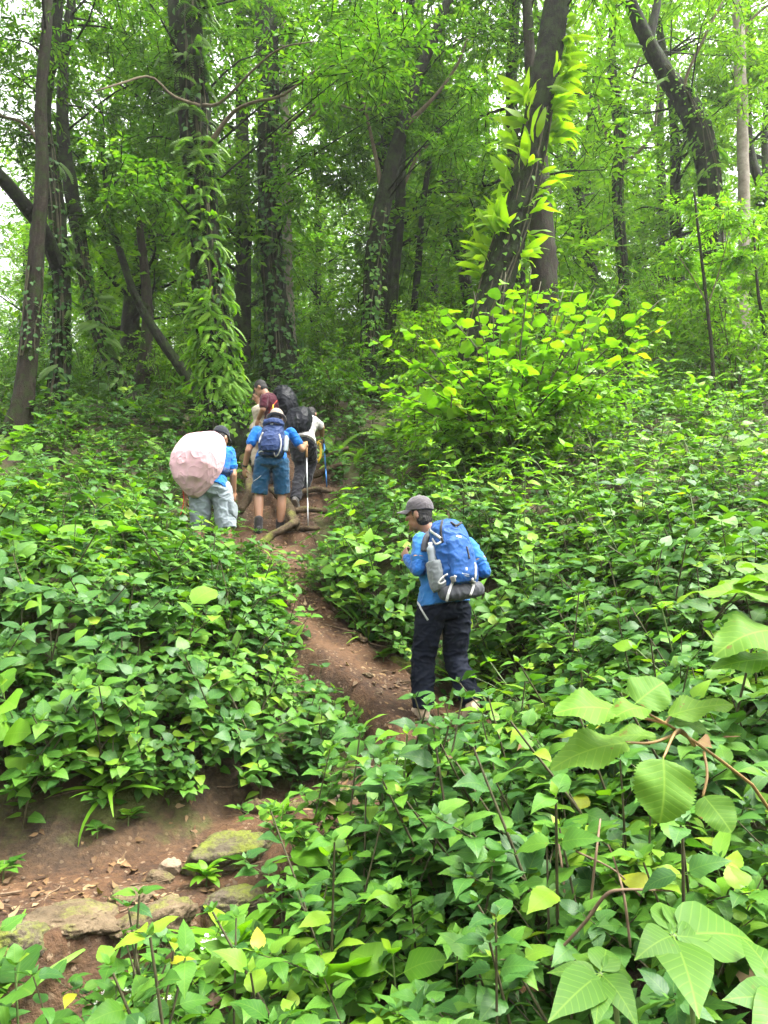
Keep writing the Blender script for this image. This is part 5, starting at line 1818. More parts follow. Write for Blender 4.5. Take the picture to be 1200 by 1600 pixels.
class Blob:
    """Closed volumes that are fused into one continuous skin."""

    def __init__(s):
        s.mb = MB()

    def ell(s, c, rx, ry, rz, X=(1, 0, 0), Y=(0, 1, 0), Z=(0, 0, 1), e=1.0):
        n, k = 12, 18
        th = np.linspace(0, np.pi, n + 1)[1:-1]
        ph = np.linspace(0, 2 * np.pi, k, endpoint=False)
        sg = lambda a: np.sign(a) * np.abs(a) ** e
        rings = [np.stack([sg(np.cos(ph)) * sg(np.sin(t)), sg(np.sin(ph)) * sg(np.sin(t)), np.full(k, sg(np.array(np.cos(t))))], 1) for t in th]
        v = np.vstack(rings + [[[0, 0, 1]], [[0, 0, -1]]])
        f = []
        m = len(th)
        for i in range(m - 1):
            for j in range(k):
                a, b, c2, d = i * k + j, i * k + (j + 1) % k, (i + 1) * k + (j + 1) % k, (i + 1) * k + j
                f += [(a, c2, b), (a, d, c2)]
        for j in range(k):
            f += [(m * k, j, (j + 1) % k), (m * k + 1, (m - 1) * k + (j + 1) % k, (m - 1) * k + j)]
        X, Y, Z = (np.asarray(q, float) for q in (X, Y, Z))
        w = np.asarray(c) + v[:, :1] * X * rx + v[:, 1:2] * Y * ry + v[:, 2:] * Z * rz
        s.mb.add(w, f)
        return s

    def cap(s, pts, rad, seg=14, n=None, ends=True):
        pts = np.asarray(pts, float)
        rad = np.broadcast_to(np.asarray(rad, float), (len(pts),))
        S = smooth_path(np.column_stack([pts, rad]), n or (len(pts) * 6)) if len(pts) > 2 else smooth_path(np.column_stack([pts, rad]), 7)
        v, f, uv = tube(S[:, :3], S[:, 3], seg)
        s.mb.add(v, f, uv)
        if ends:
            for i in (0, -1):
                s.ell(pts[i], rad[i], rad[i], rad[i])
        return s

    def loft(s, rings, seg=24, e=.85):
        """rings: (centre, X half-axis vector, Y half-axis vector)."""
        n = len(rings)
        th = np.linspace(0, 2 * np.pi, seg, endpoint=False)
        sg = lambda a: np.sign(a) * np.abs(a) ** e
        v = np.vstack([np.asarray(c) + sg(np.cos(th))[:, None] * np.asarray(x) + sg(np.sin(th))[:, None] * np.asarray(y) for c, x, y in rings])
        f = []
        for i in range(n - 1):
            for j in range(seg):
                a, b, c, d = i * seg + j, i * seg + (j + 1) % seg, (i + 1) * seg + (j + 1) % seg, (i + 1) * seg + j
                f += [(a, b, c), (a, c, d)]
        b = len(v)
        v = np.vstack([v, np.asarray(rings[0][0])[None], np.asarray(rings[-1][0])[None]])
        for j in range(seg):
            f += [(b, (j + 1) % seg, j), (b + 1, (n - 1) * seg + j, (n - 1) * seg + (j + 1) % seg)]
        s.mb.add(v, f)
        return s

    def bake(s, name, m, parent, org, voxel=.009, smooth=4, folds=None, gather=None):
        if folds:
            voxel *= .8
        o = bpy.data.objects.new('raw', s.mb.mesh('raw', []))
        TMP.collection.objects.link(o)
        rm = o.modifiers.new('r', 'REMESH')
        rm.mode = 'VOXEL'
        rm.voxel_size = voxel
        sm = o.modifiers.new('s', 'SMOOTH')
        sm.iterations = smooth
        with bpy.context.temp_override(scene=TMP, view_layer=TMP.view_layers[0]):
            dg = bpy.context.evaluated_depsgraph_get()
            dg.update()
        me = bpy.data.meshes.new_from_object(o.evaluated_get(dg))
        bpy.data.objects.remove(o)
        n = len(me.vertices)
        co = np.zeros(n * 3, np.float32)
        me.vertices.foreach_get('co', co)
        co = co.reshape(-1, 3).astype(float)
        if folds:
            no = np.zeros(n * 3, np.float32)
            me.vertices.foreach_get('normal', no)
            no = no.reshape(-1, 3)
            amp, fx, fz, seed = folds[:4]
            k = 0.0
            q = co - np.asarray(org)
            sh = np.stack([q[:, 0] * .8 + q[:, 2] * .6, q[:, 1], q[:, 2] * .8 - q[:, 0] * .6], 1)
            S3 = np.array([fx, fx, fz]) * 1.15
            d = np.array([mnoise.noise(Vector(p * S3 + seed)) for p in sh])
            d3 = np.array([mnoise.noise(Vector(p * S3 * 1.9 + seed + 5)) for p in q])
            d2 = np.array([mnoise.noise(Vector(p * np.array([fx, fx, fz]) * .8 + seed + 9)) for p in q])
            rid = np.exp(-(d * 6.5) ** 2) * .85 + np.exp(-(d3 * 6) ** 2) * .45 - .35
            co = co + no * (amp * (rid * 1.15 + d2 * .55))[:, None]
        if gather is not None:
            ctr, U, A_, B2, amp2, nf = gather
            q = co - ctr
            hgt = q @ U
            ta = np.arctan2(q @ A_, q @ B2)
            k1 = np.array([mnoise.noise(Vector((math.cos(t_) * 1.2, math.sin(t_) * 1.2, h_ * 3.0 + 3))) for t_, h_ in zip(ta, hgt)])
            wv = np.abs(np.sin(ta * nf / 2 + k1 * 2.2 + hgt * 2.0))
            env_ = np.clip(.25 - hgt * 1.9, .12, 1.0) + np.clip((hgt - .16) * 3, 0, .5)
            co = co + nrm(q - np.outer(hgt, U)) * ((.5 - wv ** .6) * amp2 * env_)[:, None]
        co -= np.asarray(org)
        me.vertices.foreach_set('co', co.astype(np.float32).ravel())
        me.polygons.foreach_set('use_smooth', np.ones(len(me.polygons), bool))
        me.materials.clear()
        me.materials.append(m)
        me.name = name
        me.update()
        return obj(name, me, parent)


def cloth_mat(name, col, rough=.8, var=.18, sheen=.15, weave=260, crease=0.0):
    m, nt = mat(name)
    L = nt.links.new
    tc = nd(nt, 'ShaderNodeTexCoord')
    n1 = noise(nt, 6, 5, .6, tc.outputs['Object'])
    n2 = noise(nt, weave, 2, .5, tc.outputs['Object'])
    f = math_n(nt, 'MULTIPLY', math_n(nt, 'SUBTRACT', n1, .3, True), 2.2, True)
    c = mixc(nt, f, tuple(x * (1 - var) for x in col), tuple(min(1, x * (1 + var)) for x in col))
    p = nd(nt, 'ShaderNodeBsdfPrincipled')
    L(c, p.inputs['Base Color'])
    p.inputs['Roughness'].default_value = rough
    p.inputs['Specular IOR Level'].default_value = .12
    p.inputs['Sheen Weight'].default_value = sheen
    bp = nd(nt, 'ShaderNodeBump', i_Strength=.35, i_Distance=.006)
    n3 = noise(nt, 38, 4, .6, tc.outputs['Object'])
    h3 = math_n(nt, 'ADD', n3, math_n(nt, 'MULTIPLY', n2, .15))
    if crease:                              # slack cloth: long soft creases
        n4 = math_n(nt, 'ABSOLUTE', math_n(nt, 'SUBTRACT', noise(nt, 4.0, 1, .4, tc.outputs['Object']), .5))
        n5 = math_n(nt, 'ABSOLUTE', math_n(nt, 'SUBTRACT', noise(nt, 8, 1, .4, tc.outputs['Object']), .5))
        bp.inputs['Strength'].default_value = .8
        bp.inputs['Distance'].default_value = .02
        h3 = math_n(nt, 'ADD', math_n(nt, 'MULTIPLY', h3, .10), math_n(nt, 'MULTIPLY', math_n(nt, 'ADD', math_n(nt, 'POWER', n4, .5), math_n(nt, 'MULTIPLY', math_n(nt, 'POWER', n5, .5), .5)), -crease))
    L(h3, bp.inputs['Height'])
    L(bp.outputs[0], p.inputs['Normal'])
    o = nd(nt, 'ShaderNodeOutputMaterial')
    L(p.outputs[0], o.inputs['Surface'])
    return m


def skin_mat(name, col):
    m, nt = mat(name)
    p = nd(nt, 'ShaderNodeBsdfPrincipled')
    p.inputs['Base Color'].default_value = (*col, 1)
    p.inputs['Roughness'].default_value = .5
    p.inputs['Subsurface Weight'].default_value = .12
    p.inputs['Subsurface Radius'].default_value = (.012, .005, .003)
    tc = nd(nt, 'ShaderNodeTexCoord')
    n1 = noise(nt, 14, 4, .6, tc.outputs['Object'])
    nt.links.new(mixc(nt, n1, tuple(c * .82 for c in col), tuple(min(1, c * 1.15) for c in col)), p.inputs['Base Color'])
    o = nd(nt, 'ShaderNodeOutputMaterial')
    nt.links.new(p.outputs[0], o.inputs['Surface'])
    return m


K_skin = skin_mat('tanned skin', (.22, .105, .06))
K_skin2 = skin_mat('light tanned skin', (.30, .155, .09))
K_hair = plain_mat('black hair', (.012, .010, .009), .55, .4, 60, .5, .6, 200)
K_tee = cloth_mat('sky blue jersey', (.020, .115, .31))
K_tee_dark = cloth_mat('royal blue sleeve', (.012, .085, .28))
K_tee_b = cloth_mat('bright blue tee', (.007, .11, .38))
K_navy = cloth_mat('dark navy trousers', (.005, .007, .0135), .85, sheen=0)
K_teal = cloth_mat('teal blue shorts', (.010, .055, .115))
K_cargo = cloth_mat('pale grey blue shorts', (.165, .195, .21))
K_grey_tr = cloth_mat('charcoal trousers', (.022, .022, .028))
K_maroon = cloth_mat('maroon tee', (.060, .010, .020))
K_cream = cloth_mat('cream shirt', (.38, .33, .25))
K_white = cloth_mat('off white tee', (.42, .40, .38))
K_beige = cloth_mat('beige trousers', (.36, .30, .22))
K_cap = cloth_mat('charcoal grey cap', (.075, .068, .072), .85)
K_capblack = cloth_mat('black cap', (.012, .014, .02), .85)
K_hat = cloth_mat('pale beige hat', (.26, .21, .17), .9)
K_pack = cloth_mat('blue pack nylon', (.012, .058, .19), .55, .15, .05)
K_pack_grey = cloth_mat('dark grey pack nylon', (.048, .050, .056), .6, .15, .05)
K_mesh = cloth_mat('grey mesh pocket', (.13, .145, .15), .7)
K_strap = cloth_mat('light grey webbing', (.40, .40, .38), .7, .1)
K_black = cloth_mat('black webbing', (.012, .012, .014), .6, .1)
K_white_pl = plain_mat('white print', (.75, .75, .73), .5, .4)
K_printgrey = plain_mat('grey print', (.30, .34, .40), .6, .3)
K_buckle = plain_mat('grey plastic buckle', (.16, .16, .15), .4, .5)
K_pack_navy = cloth_mat('navy pack nylon', (.018, .035, .10), .55, .15, .05)
K_pink = cloth_mat('pale pink rain cover', (.46, .285, .305), .6, .06, .1, 260, 1.7)
K_cover = cloth_mat('black rain cover', (.010, .011, .015), .42, .2, 0)
K_boot = cloth_mat('dark boot leather', (.022, .021, .022), .55)
K_sock = cloth_mat('black sock', (.012, .012, .013), .9)
K_shoe = cloth_mat('tan shoe', (.36, .28, .19), .8)
K_shoegrey = cloth_mat('grey shoe', (.10, .095, .09), .8)
K_sole = plain_mat('worn sole', (.20, .17, .14), .8, .3, 20, .3)
K_metal = plain_mat('aluminium shaft', (.55, .56, .57), .3, .5, metal=.8)
K_bluepole = plain_mat('blue anodised shaft', (.03, .16, .42), .35, .5, metal=.4)
K_cork = plain_mat('cork grip', (.36, .20, .09), .8, .3, 40, .3)
K_blackpl = plain_mat('black plastic', (.015, .015, .016), .45, .5)
K_yellow = plain_mat('yellow rope', (.62, .42, .03), .7, .3, 60, .3)
K_bottle = plain_mat('translucent bottle', (.45, .52, .55), .12, .5, trans=.6)
K_red = plain_mat('red cord', (.42, .05, .03), .7, .3)
K_lip = plain_mat('lip', (.24, .09, .07), .5, .4)
K_eye = plain_mat('dark eye', (.012, .009, .008), .2, .6)


def J(Y0, px, py, dy=0.0):
    return W(px, py, Y0 + dy)


def head_into(b, c, f, u, s=1.0):
    f = nrm(np.asarray(f, float))
    u = nrm(np.asarray(u, float) - f * np.dot(u, f))
    r = np.cross(f, u)
    b.ell(c, .074 * s, .094 * s, .103 * s, r, f, u)
    b.ell(c + .028 * f * s - .062 * u * s, .058 * s, .068 * s, .062 * s, r, f, u)
    b.ell(c + .074 * f * s - .100 * u * s, .026 * s, .024 * s, .022 * s, r, f, u)
    b.ell(c + .080 * f * s + .022 * u * s, .050 * s, .018 * s, .016 * s, r, f, u)       # brow
    b.cap([c + .088 * f * s + .012 * u * s, c + .113 * f * s - .028 * u * s], [.010 * s, .015 * s], 10)  # nose
    b.ell(c + .084 * f * s - .064 * u * s, .026 * s, .014 * s, .013 * s, r, f, u)       # mouth
    for k in (-1, 1):
        b.ell(c + k * .077 * r * s - .012 * f * s - .014 * u * s, .012 * s, .020 * s, .033 * s, r, f, u)
        b.ell(c + k * .040 * r * s + .066 * f * s - .022 * u * s, .022 * s, .018 * s, .020 * s, r, f, u)
    return f, u, r


def face_parts(t, org, c, f, u, r, s=1.0):
    for k in (-1, 1):
        b = MB()
        e = Blob().ell(c + k * .033 * r * s + .087 * f * s + .002 * u * s, .013 * s, .006 * s, .007 * s, r, f, u)
        obj('eye', e.mb.mesh('eye', [K_eye]), t, -np.asarray(org))
        e = Blob().ell(c + k * .034 * r * s + .094 * f * s + .026 * u * s, .020 * s, .006 * s, .005 * s, r, f, u)
        obj('eyebrow', e.mb.mesh('eyebrow', [K_hair]), t, -np.asarray(org))
    e = Blob().ell(c + .095 * f * s - .066 * u * s, .024 * s, .006 * s, .006 * s, r, f, u)
    obj('mouth', e.mb.mesh('mouth', [K_lip]), t, -np.asarray(org))


def hair_part(t, org, c, f, u, r, s=1.0, low=.03):
    b = Blob()
    b.ell(c - .014 * f * s + .016 * u * s, .081 * s, .093 * s, .101 * s, r, f, u)
    b.ell(c - .036 * f * s - .035 * u * s, .074 * s, .062 * s, .070 * s, r, f, u)
    return b.bake('hair', K_hair, t, org, .008, 2, (.004, 60, 60, 3))


def hand_into(b, wrist, d, palm_n, s=1.0, curl=.7):
    """Palm, four fingers of unequal length curling towards palm_n, and a thumb from the side."""
    d = nrm(np.asarray(d, float))
    n = nrm(np.asarray(palm_n, float) - d * np.dot(palm_n, d))
    x = np.cross(d, n)
    pc = wrist + d * .048 * s
    b.ell(pc, .038 * s, .048 * s, .017 * s, x, d, n)
    for i, ln in enumerate((.066, .076, .070, .055)):
        o = (i - 1.5) * .0215 * s
        p0 = wrist + d * .082 * s + x * o
        a = curl * .55
        p1 = p0 + (d * math.cos(a) + n * math.sin(a)) * ln * .45 * s + x * o * .12
        a += curl * .8
        p2 = p1 + (d * math.cos(a) + n * math.sin(a)) * ln * .32 * s
        a += curl * .7
        p3 = p2 + (d * math.cos(a) + n * math.sin(a)) * ln * .26 * s
        b.cap([p0 - d * .02 * s, p0, p1, p2, p3], [.0092 * s, .0092 * s, .0086 * s, .008 * s, .0066 * s], 8, 16)
    q0 = wrist + d * .028 * s + x * .034 * s
    q1 = q0 + (d * .55 + x * .75 + n * .3) * .035 * s
    q2 = q1 + (d * .85 + n * .5) * .030 * s
    b.cap([q0 - x * .012, q0, q1, q2], [.012 * s, .012 * s, .010 * s, .0075 * s], 8, 12)


def torso_rings(pel, neck, f, wid=1.0, dep=1.0, bend=.03):
    sp = nrm(neck - pel)
    fs = nrm(f - sp * np.dot(f, sp))
    r = np.cross(fs, sp)
    H = np.linalg.norm(neck - pel)
    out = []
    for t, rx, ry, off in ((-.12, .115, .085, 0), (-.03, .160, .108, 0), (.08, .165, .112, -.005), (.28, .148, .100, .0), (.48, .160, .112, -.01), (.66, .178, .120, -.018), (.80, .178, .108, -.022), (.90, .125, .082, -.018), (.99, .062, .062, 0)):
        c = pel + sp * H * t + fs * (off - bend * math.sin(math.pi * max(0, t)))
        out.append((c, r * rx * wid, fs * ry * dep))
    return out, sp, fs, r


def shoe(t, org, ankle, toe, up, m, ms, ln=.28, w=.048, high=.05, name='shoe'):
    f = nrm(toe)
    u = nrm(np.asarray(up, float) - f * np.dot(up, f))
    x = np.cross(f, u)
    heel = ankle - u * .075 - f * .06
    b = Blob()
    rings = [(heel + u * .035 - f * .005, x * .026, u * .032), (heel + f * .03 + u * .042, x * .036, u * .044), (heel + f * .11 + u * .042, x * .038, u * .044), (heel + f * .18 + u * .033, x * w * .95, u * .034), (heel + f * .24 + u * .026, x * w * .85, u * .026), (heel + f * ln + u * .02, x * .020, u * .014)]
    b.loft(rings)
    b.cap([ankle + u * high, ankle - u * .03], [.054, .052])
    o = b.bake(name, m, t, org, .009, 3, (.003, 25, 25, 1))
    b = Blob()
    b.loft([(heel - f * .004 + u * .004, x * .028, u * .014), (heel + f * .05 + u * .002, x * .040, u * .014), (heel + f * .14, x * .038, u * .014), (heel + f * .20, x * (w + .004), u * .014), (heel + f * (ln + .004) + u * .008, x * .022, u * .012)])
    b.bake('sole', ms, o, org, .009, 1)
    return o


def cap_part(t, org, c, f, u, r, m, s=1.0, brim=True, tilt=.0, name='cap'):
    f2 = nrm(f + u * tilt)
    u2 = np.cross(r, f2)
    b = Blob()
    rings = []
    for a in np.linspace(0, 1.5, 8):
        rings.append((c + u2 * (.030 + .092 * math.sin(a)) * s - f2 * .006 * s, r * .086 * math.cos(a) ** .8 * s, f2 * .106 * math.cos(a) ** .8 * s))
    b.loft([(c + u2 * .012 * s - f2 * .006 * s, r * .087 * s, f2 * .106 * s)] + rings, 28, 1.0)
    b.ell(c + u2 * .124 * s - f2 * .006 * s, .009 * s, .009 * s, .006 * s, r, f2, u2)
    o = b.bake(name, m, t, org, .006, 3, (.002, 30, 30, 2))
    if brim:
        th = np.linspace(-1.25, 1.25, 17)
        top, bot = [], []
        for a in th:
            rim = c + u2 * (.026 - .012 * (a / 1.25) ** 2) * s + r * math.sin(a) * .084 * s + f2 * math.cos(a) * .100 * s
            out = rim + f2 * .078 * math.cos(a * .95) ** .7 * s - u2 * (.010 + .014 * abs(a)) * s + r * math.sin(a) * .004 * s
            top += [rim - f2 * .012 * s, out]
        top = np.array(top)
        v = np.vstack([top + u2 * .003, top - u2 * .003])
        n = len(top)
        fc = []
        for i in range(0, n - 2, 2):
            fc += [(i, i + 1, i + 3), (i, i + 3, i + 2), (n + i, n + i + 3, n + i + 1), (n + i, n + i + 2, n + i + 3), (i + 1, n + i + 1, n + i + 3), (i + 1, n + i + 3, i + 3)]
        obj('brim', MB().add(v - np.asarray(org), fc).mesh('brim', [m]), o)
    return o


class Caster:
    def __init__(s, objs):
        vs, fs, n = [], [], 0
        for o in objs:
            off = o.parent.location
            vs += [off + v.co for v in o.data.vertices]
            fs += [[i + n for i in p.vertices] for p in o.data.polygons]
            n = len(vs)
        s.t = BVHTree.FromPolygons(vs, fs)

    def hit(s, px, py):
        d = Vector(W(px, py, 10.0)).normalized()
        h = s.t.ray_cast(Vector((0, 0, 0)), d)
        return None if h[0] is None else (np.array(h[0]), np.array(h[1]))


def ribbon(name, P, Nn, w, th, m, parent, org):
    P, Nn = np.asarray(P, float), nrm(np.asarray(Nn, float))
    T = nrm(np.gradient(P, axis=0))
    X = nrm(np.cross(T, Nn))
    v = np.stack([P - X * w / 2, P + X * w / 2, P + X * w / 2 + Nn * th, P - X * w / 2 + Nn * th], 1).reshape(-1, 3)
    f = []
    for i in range(len(P) - 1):
        for j in range(4):
            a, b = i * 4 + j, i * 4 + (j + 1) % 4
            f += [(a, b, b + 4), (a, b + 4, a + 4)]
    e = (len(P) - 1) * 4
    f += [(0, 2, 1), (0, 3, 2), (e, e + 1, e + 2), (e, e + 2, e + 3)]
    return obj(name, MB().add(v - np.asarray(org), f).mesh(name, [m], False), parent)


def strap_px(cs, pts, w, m, parent, org, name='strap', th=.004, lift=.001, n=14):
    S = smooth_path(np.array(pts, float), n)
    P, Nn, last = [], [], None
    for a, b in S:
        h = cs.hit(a, b)
        if h is None:
            if last is None:
                continue
            p = W(a, b, last[0][1])
            h = (p, last[1])
        if np.dot(h[1], h[0]) > 0:
            h = (h[0], -h[1])
        last = h
        P.append(h[0] + h[1] * lift)
        Nn.append(h[1])
    if len(P) < 3:
        return None
    P, Nn = np.array(P), np.array(Nn)
    for _ in range(2):
        Nn[1:-1] = (Nn[:-2] + Nn[1:-1] * 2 + Nn[2:]) / 4
    return ribbon(name, P, Nn, w, th, m, parent, org)


def box_px(cs, px, py, w, h, d, m, parent, org, name, rot=0.0, e=.4):
    """A small rounded block seated on what the camera sees at this pixel."""
    q = cs.hit(px, py)
    if q is None:
        return None
    p, n = q
    if np.dot(n, p) > 0:
        n = -n
    x = nrm(np.cross(UP, n))
    z = np.cross(n, x)
    x, z = x * math.cos(rot) + z * math.sin(rot), z * math.cos(rot) - x * math.sin(rot)
    b = Blob().ell(p, w / 2, h / 2, d, x, z, n, e)
    return obj(name, b.mb.mesh(name, [m]), parent, -np.asarray(org))


def bag_rings(pc, pr, pu, pb, prof):
    """prof: (height along up, half width, half depth, centre offset backwards)."""
    return [(pc + pu * h + pb * o, pr * w, pb * d) for h, w, d, o in prof]


def frame_of(f, up):
    f = nrm(np.asarray(f, float))
    u = nrm(np.asarray(up, float))
    f = nrm(f - u * np.dot(f, u))
    return f, u, np.cross(f, u)


def foot_snap(p, h=.085):
    p = p.copy()
    p[2] = gz(p[0], p[1]) + h
    return p


# ---- the hiker in navy trousers
YA = 5.4
pel, neck = J(YA, 693, 938), J(YA, 676, 832, .06)
fA = nrm(V(-.42, .9, 0))
hipL, hipR = J(YA, 674, 955, -.03), J(YA, 714, 955, .03)
kneL, kneR = J(YA, 661, 1032, .05), J(YA, 712, 1030, .06)
ankL, ankR = foot_snap(J(YA, 661, 1112, .02)), J(YA, 738, 1098, -.10)
ankR[2] = max(ankR[2], gz(ankR[0], ankR[1]) + .10)
shL, shR = J(YA, 657, 846, -.05), J(YA, 733, 852, .08)
elL, elR = J(YA, 654, 890, -.13), J(YA, 756, 892, .02)
waL, waR = J(YA, 636, 872, .10), J(YA, 730, 878, .24)
ORG = np.array([pel[0], pel[1], gz(pel[0], pel[1])])
A = tag(empty('person', ORG), 'hiker in navy trousers and charcoal cap with a blue backpack, nearest on the trail', 'person')
hc = J(YA, 655, 803, .06)
b = Blob()
rings, sp, fs, rr = torso_rings(pel, neck, fA)
b.loft(rings)
hf, hu, hr = head_into(b, hc, V(-.86, .50, -.10), V(-.05, 0, 1), .98)
b.cap([neck + sp * -.04, hc - hu * .06 - hf * .02], [.058, .052])
b.cap([shL, elL, ], [.050, .042]).cap([elL, waL], [.042, .028])
b.cap([shR, elR], [.050, .042]).cap([elR, waR], [.042, .028])
hand_into(b, waL, V(-.25, .6, .55), V(.5, .3, -.2), .95, 1.0)
hand_into(b, waR, V(.1, .7, .5), V(-.5, .3, -.2), .95, 1.0)
for h, k, a in ((hipL, kneL, ankL), (hipR, kneR, ankR)):
    b.cap([h, k], [.080, .056]).cap([k, a], [.054, .038])
b.bake('body', K_skin, A, ORG, .0075, 4)
face_parts(A, ORG, hc, hf, hu, hr, .98)
hair_part(A, ORG, hc - hu * .008, hf, hu, hr, .96)
cap_part(A, ORG, hc + hu * .012, hf, hu, hr, K_cap, 1.02, True, .06)
b = Blob()
r2, *_ = torso_rings(pel - sp * .015, neck, fA, 1.10, 1.12)
b.loft([(pel - sp * .035, rr * .197, fs * .158), (pel + sp * .03, rr * .190, fs * .146)] + r2[3:])
for s_, e_ in ((shL, elL), (shR, elR)):
    b.cap([s_ * .9 + neck * .1, s_, s_ + (e_ - s_) * .62], [.056, .057, .061])
shirt = b.bake('shirt', K_tee, A, ORG, .009, 5, (.006, 9, 14, 4))
for s_, e_, w_ in ((shL, elL, waL), (shR, elR, waR)):
    b = Blob().cap([s_ + (e_ - s_) * .45, s_ + (e_ - s_) * .8, e_], [.052, .054, .052], ends=True).cap([e_, e_ + (w_ - e_) * .5, w_ - (w_ - e_) * .04], [.052, .046, .036])
    b.bake('sleeve', K_tee_dark, A, ORG, .008, 3, (.005, 16, 24, 6))
    q = s_ + (e_ - s_) * .62                                         # brown trim at the short sleeve's hem
    dn = nrm(e_ - s_)
    b = Blob().cap([q - dn * .004, q + dn * .004], [.0625, .0625], 20, ends=False)
    obj('sleeve_trim', b.mb.mesh('sleeve_trim', [K_cork]), A, -ORG)
b = Blob()
b.loft([(pel + sp * .075, rr * .170, fs * .125), (pel + sp * .02, rr * .172, fs * .130), (pel - sp * .05, rr * .180, fs * .138), (pel - sp * .11, rr * .172, fs * .128), (pel - sp * .15, rr * .13, fs * .10)])
for h, k, a, toe in ((hipL, kneL, ankL, 0), (hipR, kneR, ankR, 1)):
    dn = nrm(a - k)
    b.cap([h, h * .5 + k * .5, k, k * .5 + a * .5, a - dn * .0], [.108, .098, .086, .084, .078], 16, 26, ends=False)
    b.ell(h, .108, .11, .108)
tro = b.bake('trousers', K_navy, A, ORG, .009, 5, (.010, 6, 13, 8))
shoe(A, ORG, ankL, V(-.35, .92, 0), UP, K_shoe, K_sole)
shoe(A, ORG, ankR, V(-.15, .75, -.42), V(0, .45, .9), K_shoe, K_sole)
ca = Caster([tro, shirt])
strap_px(ca, [(649, 931), (655, 945), (662, 957), (669, 969)], .014, K_strap, A, ORG, 'waist_strap', .003, .004)

# his backpack
PO = J(YA, 705, 868, -.17)
back = -fA
pf, pu, pr = frame_of(fA, (J(YA, 694, 812, -.10) - J(YA, 716, 924, -.16)))
P1 = tag(empty('backpack', PO), 'blue backpack with grey side pocket on the hiker in navy trousers', 'backpack')
b = Blob()
b.loft(bag_rings(PO, pr * .92, pu, -pf, [(-.25, .125, .07, -.02), (-.22, .158, .105, .0), (-.12, .165, .125, .012), (.0, .160, .128, .015), (.12, .148, .118, .01), (.20, .125, .098, .0), (.245, .090, .07, -.01), (.262, .05, .035, -.015)]), 28, .75)
bag = b.bake('main_bag', K_pack, P1, PO, .009, 4, (.008, 9, 9, 12))
b = Blob()
b.loft([(PO - pu * .265 - pr * s_ + -pf * .04, pu * w_, -pf * w_ * 1.15) for s_, w_ in ((-.165, .035), (-.145, .052), (-.07, .060), (.0, .062), (.07, .060), (.145, .052), (.165, .035))], 20, .85)
low = b.bake('base_compartment', K_pack_grey, P1, PO, .009, 3, (.005, 12, 12, 2))
b = Blob()
b.loft(bag_rings(PO - pr * .150 - pf * .005, pr, pu, -pf, [(-.24, .035, .055, 0), (-.215, .048, .072, 0), (-.13, .054, .082, .0), (-.06, .052, .078, .0), (-.03, .048, .070, 0)]), 20, .85)
pok = b.bake('side_pocket', K_mesh, P1, PO, .008, 3, (.005, 14, 14, 5))
b = Blob()
b.loft(bag_rings(PO - pf * .11 + pu * .02, pr * .92, pu, -pf, [(-.24, .09, .03, 0), (-.20, .115, .05, 0), (-.05, .112, .055, 0), (.06, .095, .045, 0), (.10, .06, .02, 0)]), 24, .7)
pan = b.bake('front_pocket', K_pack, P1, PO, .009, 4, (.005, 10, 10, 17))
cb = Caster([bag, low, pok, pan])
strap_px(cb, [(692, 811), (690, 820), (689, 832), (692, 848)], .016, K_black, P1, PO, 'zip')
strap_px(cb, [(729, 854), (731, 862), (733, 873)], .012, K_black, P1, PO, 'zip')
strap_px(cb, [(704, 817), (712, 822), (720, 818)], .012, K_black, P1, PO, 'grab_loop', .012)
strap_px(cb, [(668, 826), (678, 833), (690, 842)], .018, K_strap, P1, PO, 'compression_strap')
strap_px(cb, [(676, 842), (682, 850), (691, 846)], .014, K_strap, P1, PO, 'compression_strap')
strap_px(cb, [(742, 880), (743, 892), (742, 905)], .018, K_strap, P1, PO, 'compression_strap')
strap_px(cb, [(712, 899), (708, 908), (703, 920), (697, 939)], .018, K_strap, P1, PO, 'base_strap', .004, .004)
strap_px(cb, [(737, 903), (739, 912), (738, 920), (734, 930)], .018, K_strap, P1, PO, 'base_strap', .004, .004)
strap_px(cb, [(699, 897), (691, 902), (686, 909), (688, 913), (695, 908)], .012, K_strap, P1, PO, 'loop', .004, .008)
for a, q in ((708, 905), (738, 909)):
    box_px(cb, a, q, .036, .044, .009, K_buckle, P1, PO, 'buckle', .2)
box_px(cb, 672, 828, .03, .022, .008, K_buckle, P1, PO, 'buckle', -.6)
box_px(cb, 711, 821, .016, .030, .006, K_strap, P1, PO, 'zip_pull', .3)
box_px(cb, 717, 838, .040, .022, .004, K_white_pl, P1, PO, 'badge', -.2, 1.0)
box_px(cb, 729, 889, .016, .022, .003, K_printgrey, P1, PO, 'emblem', -.1, .4)
for i, (a, q, w_) in enumerate(((728, 896, .055), (730, 899.5, .034))):
    for k in range(6 if i == 0 else 4):
        box_px(cb, a - 5 * (w_ / .05) + k * 1.95, q + .35 * k, .0065, .008, .002, K_printgrey, P1, PO, 'lettering', -.12, .4)
cs2 = Caster([shirt])
for pts in ([(676, 828), (668, 838), (664, 850), (663, 862)], ):
    strap_px(cs2, pts, .045, K_pack_grey, P1, PO, 'shoulder_strap', .012, .002)
strap_px(cs2, [(690, 826), (680, 824), (672, 832)], .03, K_pack_grey, P1, PO, 'shoulder_strap', .01, .002)
BT = PO - pr * .152 - pf * .005 + pu * .02
bt = tag(empty('water_bottle', BT), 'clear water bottle tucked in the grey side pocket of the blue backpack', 'bottle')
b = Blob().loft([(BT + pu * h, pr * w_, pf * w_) for h, w_ in ((-.14, .033), (-.13, .036), (-.02, .036), (.0, .033), (.02, .036), (.045, .034), (.068, .018))], 20, 1.0)
obj('bottle_body', b.mb.mesh('bottle_body', [K_bottle]), bt, -BT)
b = Blob().cap([BT + pu * .068, BT + pu * .085], [.016, .016], 14, ends=False)
